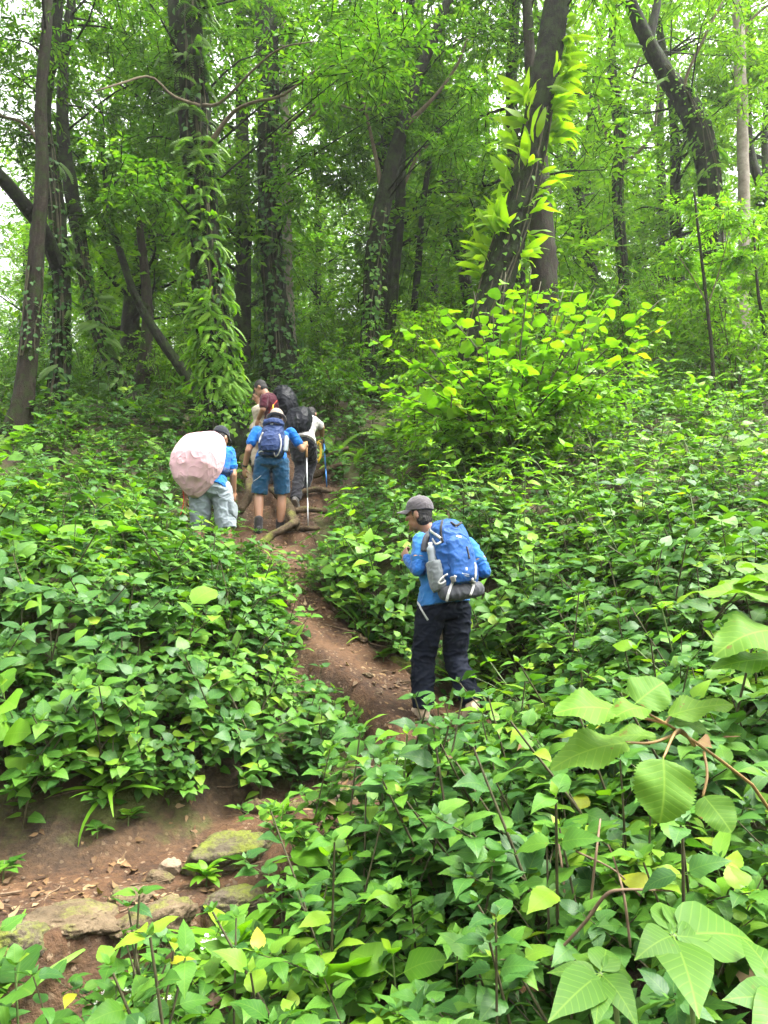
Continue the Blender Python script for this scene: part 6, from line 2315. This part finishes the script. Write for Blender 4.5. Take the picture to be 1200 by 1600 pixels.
obj('bottle_cap', b.mb.mesh('bottle_cap', [K_white_pl]), bt, -BT)

# ---- the hiker in teal shorts
YB = 9.0
pel, neck = J(YB, 424, 716), J(YB, 430, 672, .10)
fB = nrm(V(.05, 1, 0))
hipL, hipR = J(YB, 411, 724), J(YB, 438, 724)
kneL, kneR = J(YB, 405, 772, .06), J(YB, 441, 772, .10)
ankL, ankR = foot_snap(J(YB, 404, 816, -.02)), J(YB, 438, 811, .14)
ankR = foot_snap(ankR)
shL, shR = J(YB, 400, 674, .06), J(YB, 455, 676, .06)
elL, elR = J(YB, 388, 704, .0), J(YB, 472, 702, .08)
waL, waR = J(YB, 382, 731, .10), J(YB, 477, 695, .27)
ORG = np.array([pel[0], pel[1], gz(pel[0], pel[1])])
B_ = tag(empty('person', ORG), 'hiker in teal shorts and bright blue tee climbing with a trekking pole', 'person')
hc = J(YB, 432, 655, .19)
b = Blob()
rings, sp, fs, rr = torso_rings(pel, neck, fB)
b.loft(rings)
hf, hu, hr = head_into(b, hc, V(.05, .9, -.35), V(0, .3, 1), 1.0)
b.cap([neck - sp * .04, hc - hu * .06 - hf * .02], [.058, .054])
b.cap([shL, elL], [.052, .042]).cap([elL, waL], [.042, .029]).cap([shR, elR], [.052, .042]).cap([elR, waR], [.042, .029])
hand_into(b, waL, V(-.05, .25, -1), V(.6, .6, 0), 1.0, .8)
hand_into(b, waR, V(.05, .8, .3), V(-.5, .1, -.6), 1.0, 1.2)
for h, k, a in ((hipL, kneL, ankL), (hipR, kneR, ankR)):
    b.cap([h, k], [.085, .060])
    mid = k * .62 + a * .38 - fB * .012
    b.cap([k, mid, a], [.056, .060, .040])
b.bake('body', K_skin2, B_, ORG, .009, 4)
hair_part(B_, ORG, hc, hf, hu, hr, .97)
hat = cap_part(B_, ORG, hc + hu * .010, hf, hu, hr, K_hat, 1.06, False, 0, 'hat')
b = Blob()
th = np.linspace(0, 2 * np.pi, 25)[:-1]
b.loft([(hc + hu * .020, hr * .094, hf * .113), (hc + hu * .012, hr * .128, hf * .150), (hc + hu * .004, hr * .128, hf * .150), (hc + hu * .008, hr * .090, hf * .110)], 28, 1.0)
b.bake('hat_brim', K_hat, hat, ORG, .008, 2, (.003, 14, 14, 1))
b = Blob()
r2, *_ = torso_rings(pel - sp * .02, neck, fB, 1.10, 1.12)
b.loft([(pel - sp * .035, rr * .197, fs * .158), (pel + sp * .03, rr * .190, fs * .146)] + r2[3:])
for s_, e_ in ((shL, elL), (shR, elR)):
    b.cap([s_ * .9 + neck * .1, s_, s_ + (e_ - s_) * .58], [.058, .060, .065])
shirtB = b.bake('shirt', K_tee_b, B_, ORG, .010, 4, (.006, 10, 14, 24))
b = Blob()
b.loft([(pel + sp * .07, rr * .172, fs * .128), (pel, rr * .182, fs * .14), (pel - sp * .08, rr * .19, fs * .142), (pel - sp * .14, rr * .15, fs * .12)])
for h, k in ((hipL, kneL), (hipR, kneR)):
    b.cap([h, h * .5 + k * .5, k + (h - k) * .02], [.112, .105, .098], 16, 14, ends=False)
    b.ell(h, .112, .112, .11)
shorts = b.bake('shorts', K_teal, B_, ORG, .010, 4, (.008, 7, 11, 28))
cc = Caster([shorts])
strap_px(cc, [(396, 752), (402, 748), (408, 743)], .008, K_strap, B_, ORG, 'pocket_seam', .002)
for k, a, sgn in ((kneL, ankL, -1), (kneR, ankR, 1)):
    dn = nrm(a - k)
    Blob().cap([a - dn * .11, a], [.050, .048]).bake('sock', K_sock, B_, ORG, .009, 2)
    shoe(B_, ORG, a, V(-.25 * (sgn < 0) + .05, .95, 0), UP, K_boot, K_boot, .31, .060, .09, 'boot')
w0 = waL - nrm(waL - elL) * .03
b = Blob().cap([w0 - nrm(waL - elL) * .012, w0 + nrm(waL - elL) * .012], [.035, .035], 14, ends=False)
wt = obj('watch', b.mb.mesh('watch', [K_blackpl]), B_, -ORG)

PO = J(YB, 426, 686, -.12)
pf, pu, pr = frame_of(fB, J(YB, 430, 650, .0) - J(YB, 424, 714, -.12))
P2 = tag(empty('backpack', PO), 'small navy daypack on the hiker in teal shorts', 'backpack')
b = Blob()
b.loft(bag_rings(PO, pr, pu, -pf, [(-.24, .11, .07, -.01), (-.20, .155, .10, 0), (-.08, .165, .125, .01), (.06, .148, .115, .01), (.16, .118, .095, 0), (.215, .10, .07, -.01), (.235, .06, .04, -.01)]), 26, .75)
bag = b.bake('main_bag', K_pack_navy, P2, PO, .010, 4, (.009, 9, 9, 31))
b = Blob()
b.loft(bag_rings(PO - pf * .105, pr, pu, -pf, [(-.21, .085, .03, 0), (-.15, .115, .05, 0), (-.02, .105, .05, 0), (.05, .07, .02, 0)]), 22, .7)
fp = b.bake('front_pocket', K_pack_navy, P2, PO, .010, 3, (.006, 12, 12, 33))
b = Blob()
b.loft(bag_rings(PO + pu * .195, pr, pu, -pf, [(-.05, .115, .10, .01), (-.02, .13, .118, .015), (.03, .125, .11, .01), (.055, .08, .07, 0)]), 22, .75)
lid = b.bake('lid', K_pack_navy, P2, PO, .010, 3, (.007, 12, 12, 35))
cb = Caster([bag, fp, lid])
strap_px(cb, [(411, 676), (407, 684), (405, 692)], .02, K_strap, P2, PO, 'compression_strap')
strap_px(cb, [(436, 678), (439, 690), (438, 702), (434, 711)], .016, K_strap, P2, PO, 'compression_strap')
strap_px(cb, [(404, 707), (408, 705), (412, 706)], .016, K_strap, P2, PO, 'base_strap')
strap_px(cb, [(428, 707), (431, 713), (434, 710)], .012, K_strap, P2, PO, 'loop', .004, .006)
strap_px(cb, [(415, 664), (425, 660), (436, 664)], .012, K_black, P2, PO, 'zip')
box_px(cb, 424, 663, .05, .020, .004, K_printgrey, P2, PO, 'badge', .1, .6)
BT = PO + pr * .175 - pf * .03 + pu * -.07
bt = tag(empty('water_bottle', BT), 'grey bottle in the side pocket of the navy daypack', 'bottle')
b = Blob().loft([(BT + pu * h, pr * w_, pf * w_) for h, w_ in ((-.11, .033), (-.10, .036), (.06, .036), (.085, .022), (.10, .02))], 18, 1.0)
obj('bottle_body', b.mb.mesh('bottle_body', [K_bottle]), bt, -BT)


def pole(label, pts, m, grip, grip_len=.13, r0=.008):
    p0, p1 = np.asarray(pts[0]), np.asarray(pts[1])
    d = nrm(p1 - p0)
    t = tag(empty('trekking_pole', p1), label, 'pole')
    L = np.linalg.norm(p1 - p0)
    for nm_, a, q, rad, mm in (('grip', 0, grip_len, .017, grip), ('shaft', grip_len, L * .62, r0, m), ('lower_shaft', L * .62, L - .03, r0 * .8, m), ('tip', L - .03, L, r0 * .6, K_blackpl)):
        mb = MB().add(*tube(np.array([p0 + d * a, p0 + d * (a + q) / 2 if False else p0 + d * (a * .5 + q * .5), p0 + d * q]) - p1, [rad, rad * .95, rad * .9], 10))
        obj(nm_, mb.mesh(nm_, [mm]), t)
    return t


pt_ = J(YB, 482, 817, .12)
pt_[2] = min(pt_[2], gz(pt_[0], pt_[1]) - .01)
pole('silver trekking pole with orange grip planted beside the teal shorts', (waR + nrm(V(.05, .8, .3)) * .08 + V(0, 0, .03), pt_), K_metal, K_cork, .22)

# ---- the hiker under the pink cover
YC = 7.9
pel, neck = J(YC, 328, 760), J(YC, 344, 700, .22)
fC = nrm(V(.30, 1, 0))
hipL, hipR = J(YC, 313, 768), J(YC, 346, 766, .03)
kneL, kneR = J(YC, 312, 826, .10), J(YC, 355, 828, .02)
ankL, ankR = foot_snap(J(YC, 308, 886, .05)), foot_snap(J(YC, 352, 888, -.04))
shL, shR = J(YC, 318, 706, .10), J(YC, 358, 708, .16)
elL, elR = J(YC, 300, 745, .2), J(YC, 364, 742, .12)
waL, waR = J(YC, 290, 775, .3), J(YC, 365, 767, .22)
ORG = np.array([pel[0], pel[1], gz(pel[0], pel[1])])
C_ = tag(empty('person', ORG), 'hiker in pale cargo shorts bent under a pink rain-covered pack', 'person')
hc = J(YC, 345, 684, .34)
b = Blob()
rings, sp, fs, rr = torso_rings(pel, neck, fC)
b.loft(rings)
hf, hu, hr = head_into(b, hc, V(.35, .9, -.3), V(.1, .3, 1), 1.0)
b.cap([neck - sp * .04, hc - hu * .06 - hf * .02], [.06, .056])
b.cap([shL, elL], [.052, .044]).cap([elL, waL], [.043, .03]).cap([shR, elR], [.052, .044]).cap([elR, waR], [.043, .03])
hand_into(b, waL, V(0, .3, -1), V(.6, .6, 0), 1.0, .8)
hand_into(b, waR, V(.0, .1, -1), V(-.7, .5, 0), 1.0, .55)
for h, k, a in ((hipL, kneL, ankL), (hipR, kneR, ankR)):
    b.cap([h, k], [.088, .062])
    b.cap([k, k * .62 + a * .38 - fC * .012, a], [.058, .062, .042])
b.bake('body', K_skin2, C_, ORG, .009, 4)
hair_part(C_, ORG, hc - hu * .01, hf, hu, hr, .97)
cap_part(C_, ORG, hc + hu * .012, hf, hu, hr, K_capblack, 1.03, True, .0)
b = Blob()
r2, *_ = torso_rings(pel - sp * .01, neck, fC, 1.12, 1.16)
b.loft([(pel - sp * .035, rr * .197, fs * .158), (pel + sp * .03, rr * .190, fs * .146)] + r2[3:])
for s_, e_ in ((shL, elL), (shR, elR)):
    b.cap([s_ * .9 + neck * .1, s_, s_ + (e_ - s_) * .60], [.062, .064, .068])
shirtC = b.bake('shirt', K_tee_b, C_, ORG, .010, 4, (.007, 9, 13, 44))
b = Blob()
b.loft([(pel + sp * .06, rr * .175, fs * .135), (pel, rr * .188, fs * .148), (pel - V(0, 0, .08), rr * .198, fs * .15), (pel - V(0, 0, .14), rr * .16, fs * .12)])
for h, k in ((hipL, kneL), (hipR, kneR)):
    b.cap([h, h * .5 + k * .5, k + (h - k) * .03], [.118, .112, .106], 16, 14, ends=False)
    b.ell(h, .118, .12, .115)
sh_ = b.bake('shorts', K_cargo, C_, ORG, .010, 4, (.010, 7, 9, 48))
qc = (hipR + kneR) / 2 + rr * .10
Blob().ell(qc, .035, .075, .085, rr, fs, UP, .45).bake('cargo_pocket', K_cargo, sh_, ORG, .009, 2, (.004, 14, 14, 3))
cc = Caster([sh_])
strap_px(cc, [(339, 768), (343, 776), (352, 778), (357, 774)], .010, K_cargo, C_, ORG, 'pocket_flap', .006)
strap_px(cc, [(293, 772), (300, 777), (307, 774)], .010, K_cargo, C_, ORG, 'pocket_flap', .006)
ccs = Caster([shirtC])
strap_px(ccs, [(347, 735), (353, 738), (360, 738)], .09, K_pack_navy, C_, ORG, 'hip_belt', .02, .002)
for k, a in ((kneL, ankL), (kneR, ankR)):
    dn = nrm(a - k)
    Blob().cap([a - dn * .08, a], [.050, .048]).bake('sock', K_sock, C_, ORG, .010, 2)
    shoe(C_, ORG, a, V(.25, .95, 0), UP, K_boot, K_boot, .29, .052, .06, 'boot')
PO = J(YC, 310, 717, -.10)
pf, pu, pr = frame_of(V(.45, .9, .0), J(YC, 322, 670, -.02) - J(YC, 300, 770, -.16))
P3 = tag(empty('backpack', PO), 'bulky backpack under a pale pink rain cover', 'backpack')
b = Blob()
b.loft(bag_rings(PO, pr, pu, -pf, [(-.42, .045, .05, -.05), (-.37, .10, .09, -.03), (-.27, .19, .16, .0), (-.12, .262, .19, .015), (.0, .270, .20, .01), (.12, .258, .18, -.005), (.21, .240, .15, -.02), (.275, .215, .11, -.025), (.31, .16, .06, -.03)]), 26, .45)
b.bake('rain_cover', K_pink, P3, PO, .011, 5, None, (PO, pu, pr, pf, .012, 7))
mb = MB().add(*tube(smooth_path(np.array([J(YC, 286, 764, -.1), J(YC, 287, 785, -.08), J(YC, 282, 805, -.06), J(YC, 276, 822, -.04)]), 12) - PO, .006, 6))
obj('cord', mb.mesh('cord', [K_red]), P3)
mb = MB().add(*tube(smooth_path(np.array([J(YC, 287, 766, -.05), J(YC, 290, 790, -.03), J(YC, 288, 808, -.03)]), 12) - PO, .007, 6))
obj('strap', mb.mesh('strap', [K_cork]), P3)

# ---- the hiker with charcoal trousers and black covered pack
YD = 10.0
pel, neck = J(YD, 472, 690), J(YD, 480, 655, .28)
fD = nrm(V(.25, 1, 0))
hipL, hipR = J(YD, 463, 696), J(YD, 483, 695, .03)
kneL, kneR = J(YD, 470, 730, .12), J(YD, 486, 722, .32)
ankL, ankR = foot_snap(J(YD, 462, 764, -.06), .13), foot_snap(J(YD, 474, 752, .28))
shL, shR = J(YD, 464, 660, .26), J(YD, 494, 660, .30)
elL, elR = J(YD, 452, 685, .34), J(YD, 503, 668, .38)
waL, waR = J(YD, 450, 700, .5), J(YD, 503, 684, .52)
ORG = np.array([pel[0], pel[1], gz(pel[0], pel[1])])
D_ = tag(empty('person', ORG), 'hiker in charcoal trousers stooping upward with a blue pole', 'person')
hc = J(YD, 486, 648, .46)
b = Blob()
rings, sp, fs, rr = torso_rings(pel, neck, fD)
b.loft(rings)
hf, hu, hr = head_into(b, hc, V(.2, .8, -.5), V(0, .5, 1), 1.0)
b.cap([neck - sp * .04, hc - hu * .06], [.06, .056])
b.cap([shL, elL], [.05, .042]).cap([elL, waL], [.042, .03]).cap([shR, elR], [.05, .042]).cap([elR, waR], [.042, .03])
hand_into(b, waL, V(0, .5, -.8), V(.6, .6, 0), 1.0, .8)
hand_into(b, waR, V(.1, .5, -.6), V(-.6, .4, 0), 1.0, 1.1)
for h, k, a in ((hipL, kneL, ankL), (hipR, kneR, ankR)):
    b.cap([h, k], [.085, .060]).cap([k, a], [.058, .040])
b.bake('body', K_skin2, D_, ORG, .010, 4)
hair_part(D_, ORG, hc, hf, hu, hr)
b = Blob()
r2, *_ = torso_rings(pel, neck, fD, 1.10, 1.12)
b.loft([(pel - sp * .035, rr * .197, fs * .158), (pel + sp * .03, rr * .190, fs * .146)] + r2[3:])
for s_, e_ in ((shL, elL), (shR, elR)):
    b.cap([s_ * .9 + neck * .1, s_, s_ + (e_ - s_) * .55], [.058, .060, .064])
b.bake('shirt', K_white, D_, ORG, .011, 4, (.006, 10, 12, 71))
b = Blob()
b.loft([(pel + sp * .07, rr * .170, fs * .13), (pel, rr * .18, fs * .145), (pel - V(0, 0, .08), rr * .185, fs * .15), (pel - V(0, 0, .13), rr * .15, fs * .12)])
for h, k, a in ((hipL, kneL, ankL), (hipR, kneR, ankR)):
    b.cap([h, h * .5 + k * .5, k, k * .5 + a * .5, a], [.108, .098, .086, .078, .070], 16, 24, ends=False)
    b.ell(h, .108, .11, .108)
b.bake('trousers', K_grey_tr, D_, ORG, .011, 4, (.010, 7, 12, 74))
shoe(D_, ORG, ankL, V(.1, .75, -.6), V(0, .6, .8), K_shoegrey, K_sole)
shoe(D_, ORG, ankR, V(.2, .95, 0), UP, K_shoegrey, K_sole)
PO = J(YD, 467, 658, .02)
pf, pu, pr = frame_of(fD, J(YD, 470, 636, .22) - J(YD, 466, 682, -.02))
P4 = tag(empty('backpack', PO), 'plump black rain-covered pack on the hiker in charcoal trousers', 'backpack')
b = Blob()
b.loft(bag_rings(PO, pr, pu, -pf, [(-.24, .06, .06, -.02), (-.21, .14, .12, 0), (-.10, .185, .16, .01), (.04, .19, .165, .01), (.15, .165, .13, 0), (.20, .11, .08, -.01)]), 24, .78)
b.bake('rain_cover', K_cover, P4, PO, .011, 3, (.007, 9, 9, 81), (PO, pu, pr, pf, .035, 13))
e_ = J(YD, 511, 752, .42)
e_[2] = min(e_[2], gz(e_[0], e_[1]) - .01)
pole('blue trekking pole beside the yellow rope coil on the steps', (waR + V(.02, .04, .02), e_), K_bluepole, K_blackpl, .10, .012)
rc = J(YD, 497, 706, .36)
rp = tag(empty('rope_coil', rc), 'yellow rope coil hanging from the hand of the hiker in charcoal trousers', 'rope')
mb = MB()
rq = np.random.default_rng(4)
for k in range(6):
    a = np.linspace(0, 2 * np.pi, 26)
    w_, h_ = .045 + rq.normal(0, .007), .135 + rq.normal(0, .01)
    mb.add(*tube(np.stack([np.sin(a) * w_ + rq.normal(0, .006), np.sin(a + 1) * .012 + k * .008 - .02, np.cos(a) * h_ + rq.normal(0, .006)], 1), .007, 6, 0, None, False))
mb.add(*tube(np.array([[0, 0, .13], [.01, .01, .17], waR - rc + V(0, .04, -.04)]), .006, 6))
obj('rope', mb.mesh('rope', [K_yellow]), rp)

# ---- the hiker in maroon, looking down
YE = 10.5
pel, neck = J(YE, 430, 662), J(YE, 417, 616, .02)
fE = nrm(V(-.75, .66, 0))
hipL, hipR = J(YE, 424, 668, -.05), J(YE, 436, 668, .08)
shL, shR = J(YE, 413, 622, -.19), J(YE, 430, 620, .16)
elL, elR = J(YE, 411, 640, -.20), J(YE, 420, 640, .30)
waL, waR = J(YE, 404, 654, -.06), J(YE, 408, 652, .36)
kneL, kneR = J(YE, 418, 700, .05), J(YE, 434, 702, .12)
ankL, ankR = foot_snap(J(YE, 422, 745, -.05)), foot_snap(J(YE, 436, 745, .12))
ORG = np.array([pel[0], pel[1], gz(pel[0], pel[1])])
E_ = tag(empty('person', ORG), 'dark-haired hiker in a maroon tee looking down at the steps', 'person')
hc = J(YE, 407, 606, .08)
b = Blob()
rings, sp, fs, rr = torso_rings(pel, neck, fE, .86)
b.loft(rings)
hf, hu, hr = head_into(b, hc, V(-.80, .25, -.55), V(-.5, .2, .8), 1.0)
b.cap([neck - sp * .04, hc - hu * .06 - hf * .02], [.06, .056])
b.cap([shL, elL], [.05, .042]).cap([elL, waL], [.042, .03]).cap([shR, elR], [.05, .042]).cap([elR, waR], [.042, .03])
hand_into(b, waL, V(-.3, .3, -.8), V(.4, .7, 0), 1.0, .8)
hand_into(b, waR, V(-.3, .3, -.8), V(.4, .3, 0), 1.0, .8)
for h, k, a in ((hipL, kneL, ankL), (hipR, kneR, ankR)):
    b.cap([h, k], [.085, .060]).cap([k, a], [.058, .040])
b.bake('body', K_skin2, E_, ORG, .010, 4)
face_parts(E_, ORG, hc, hf, hu, hr)
hair_part(E_, ORG, hc + hu * .006, hf, hu, hr, 1.02)
b = Blob()
r2, *_ = torso_rings(pel, neck, fE, .92, 1.08)
b.loft([(pel - sp * .035, rr * .197, fs * .158), (pel + sp * .03, rr * .190, fs * .146)] + r2[3:])
for s_, e_ in ((shL, elL), (shR, elR)):
    b.cap([s_ * .9 + neck * .1, s_, s_ + (e_ - s_) * .62], [.058, .060, .064])
b.bake('shirt', K_maroon, E_, ORG, .011, 4, (.006, 10, 12, 91))
b = Blob()
b.loft([(pel + sp * .07, rr * .168, fs * .128), (pel, rr * .176, fs * .14), (pel - V(0, 0, .08), rr * .18, fs * .14), (pel - V(0, 0, .13), rr * .15, fs * .12)])
for h, k, a in ((hipL, kneL, ankL), (hipR, kneR, ankR)):
    b.cap([h, k, a], [.106, .086, .07], 16, 20, ends=False)
    b.ell(h, .106, .106, .106)
b.bake('trousers', K_grey_tr, E_, ORG, .012, 4, (.009, 7, 12, 94))
for a in (ankL, ankR):
    shoe(E_, ORG, a, V(-.5, .8, 0), UP, K_boot, K_boot)
PO = J(YE, 446, 628, .05)
pf, pu, pr = frame_of(fE, J(YE, 437, 598, .0) - J(YE, 450, 648, .0))
P5 = tag(empty('backpack', PO), 'tall black rain-covered pack on the hiker in maroon', 'backpack')
b = Blob()
b.loft(bag_rings(PO, pr, pu, -pf, [(-.27, .07, .06, -.02), (-.23, .13, .11, 0), (-.10, .165, .145, .01), (.05, .165, .145, .01), (.18, .14, .115, 0), (.25, .08, .07, -.01)]), 24, .8)
rcv = b.bake('rain_cover', K_cover, P5, PO, .011, 3, (.007, 9, 9, 97), (PO, pu, pr, pf, .03, 11))
mb = MB().add(*tube(np.array([J(YE, 420, 646, -.16), J(YE, 427, 633, -.15), J(YE, 433, 626, -.12)]) - PO, .008, 6))
obj('strap', mb.mesh('strap', [K_red]), P5)
mb = MB().add(*tube(np.array([J(YE, 427, 632, -.17), J(YE, 426, 640, -.17), J(YE, 428, 650, -.15)]) - PO, .010, 6))
obj('strap', mb.mesh('strap', [K_yellow]), P5)

# ---- the hiker in cream, mostly hidden
YF = 10.95
pel, neck = J(YF, 410, 668), J(YF, 408, 632, .0)
fF = nrm(V(-.1, 1, 0))
hipL, hipR = J(YF, 403, 674), J(YF, 417, 674)
shL, shR = J(YF, 401, 641, .0), J(YF, 420, 640, .0)
elL, elR = J(YF, 401, 658, -.05), J(YF, 422, 660, .1)
waL, waR = J(YF, 404, 664, .15), J(YF, 416, 668, .25)
kneL, kneR = J(YF, 400, 702, .1), J(YF, 413, 700, .14)
ankL, ankR = foot_snap(J(YF, 400, 732, .0)), foot_snap(J(YF, 413, 732, .05))
ORG = np.array([pel[0], pel[1], gz(pel[0], pel[1])])
F_ = tag(empty('person', ORG), 'hiker in a cream shirt half hidden behind the one in maroon', 'person')
hc = J(YF, 404, 618, .02)
b = Blob()
rings, sp, fs, rr = torso_rings(pel, neck, fF, .72)
b.loft(rings)
hf, hu, hr = head_into(b, hc, V(-.9, -.25, -.45), V(-.3, 0, 1), .95)
b.cap([neck - sp * .04, hc - hu * .06], [.056, .052])
b.cap([shL, elL], [.045, .04]).cap([elL, waL], [.04, .028]).cap([shR, elR], [.045, .04]).cap([elR, waR], [.04, .028])
hand_into(b, waL, V(0, .6, -.4), V(.4, .3, -.5), .95, .8)
hand_into(b, waR, V(0, .6, -.4), V(-.4, .3, -.5), .95, .8)
for h, k, a in ((hipL, kneL, ankL), (hipR, kneR, ankR)):
    b.cap([h, k], [.08, .058]).cap([k, a], [.056, .04])
b.bake('body', K_skin2, F_, ORG, .010, 4)
face_parts(F_, ORG, hc, hf, hu, hr, .95)
hair_part(F_, ORG, hc + hu * .01, hf, hu, hr, .96)
b = Blob()
r2, *_ = torso_rings(pel, neck, fF, .82, 1.05)
b.loft([(pel - sp * .035, rr * .197, fs * .158), (pel + sp * .03, rr * .190, fs * .146)] + r2[3:])
for s_, e_ in ((shL, elL), (shR, elR)):
    b.cap([s_ * .9 + neck * .1, s_, s_ + (e_ - s_) * .6], [.054, .056, .058])
b.bake('shirt', K_cream, F_, ORG, .011, 4, (.006, 10, 12, 101))
b = Blob()
b.loft([(pel + sp * .05, rr * .15, fs * .12), (pel, rr * .16, fs * .135), (pel - V(0, 0, .08), rr * .16, fs * .135), (pel - V(0, 0, .13), rr * .13, fs * .11)])
for h, k, a in ((hipL, kneL, ankL), (hipR, kneR, ankR)):
    b.cap([h, k, a], [.10, .082, .066], 16, 20, ends=False)
    b.ell(h, .1, .1, .1)
b.bake('trousers', K_beige, F_, ORG, .012, 4, (.009, 7, 12, 104))
for a in (ankL, ankR):
    shoe(F_, ORG, a, V(-.1, .95, 0), UP, K_boot, K_boot)
bpy.data.scenes.remove(TMP)

# ------------------------------------------------------------------ damp air under the trees
hz = bpy.data.materials.new('damp air')
hz.use_nodes = True
hz.node_tree.nodes.clear()
pv = hz.node_tree.nodes.new('ShaderNodeVolumePrincipled')
pv.inputs['Color'].default_value = (.93, .96, .92, 1)
pv.inputs['Density'].default_value = HAZE
pv.inputs['Anisotropy'].default_value = .3
ho = hz.node_tree.nodes.new('ShaderNodeOutputMaterial')
hz.node_tree.links.new(pv.outputs[0], ho.inputs['Volume'])
tv_ = np.zeros(len(terrain.data.vertices) * 3, np.float32)
terrain.data.vertices.foreach_get('co', tv_)
tv_ = tv_.reshape(-1, 3)
lo, hi = tv_.min(0) - 1.0, tv_.max(0) + 1.0
hi[2] = tv_[:, 2].max() + 30
c8 = np.array([[x, y, z] for x in (lo[0], hi[0]) for y in (lo[1], hi[1]) for z in (lo[2], hi[2])], float)
q6 = [(0, 1, 3, 2), (4, 6, 7, 5), (0, 4, 5, 1), (2, 3, 7, 6), (0, 2, 6, 4), (1, 5, 7, 3)]
tag(obj('haze', make_mesh('haze', c8, q6, None, None, [hz], None, False)), kind='stuff')
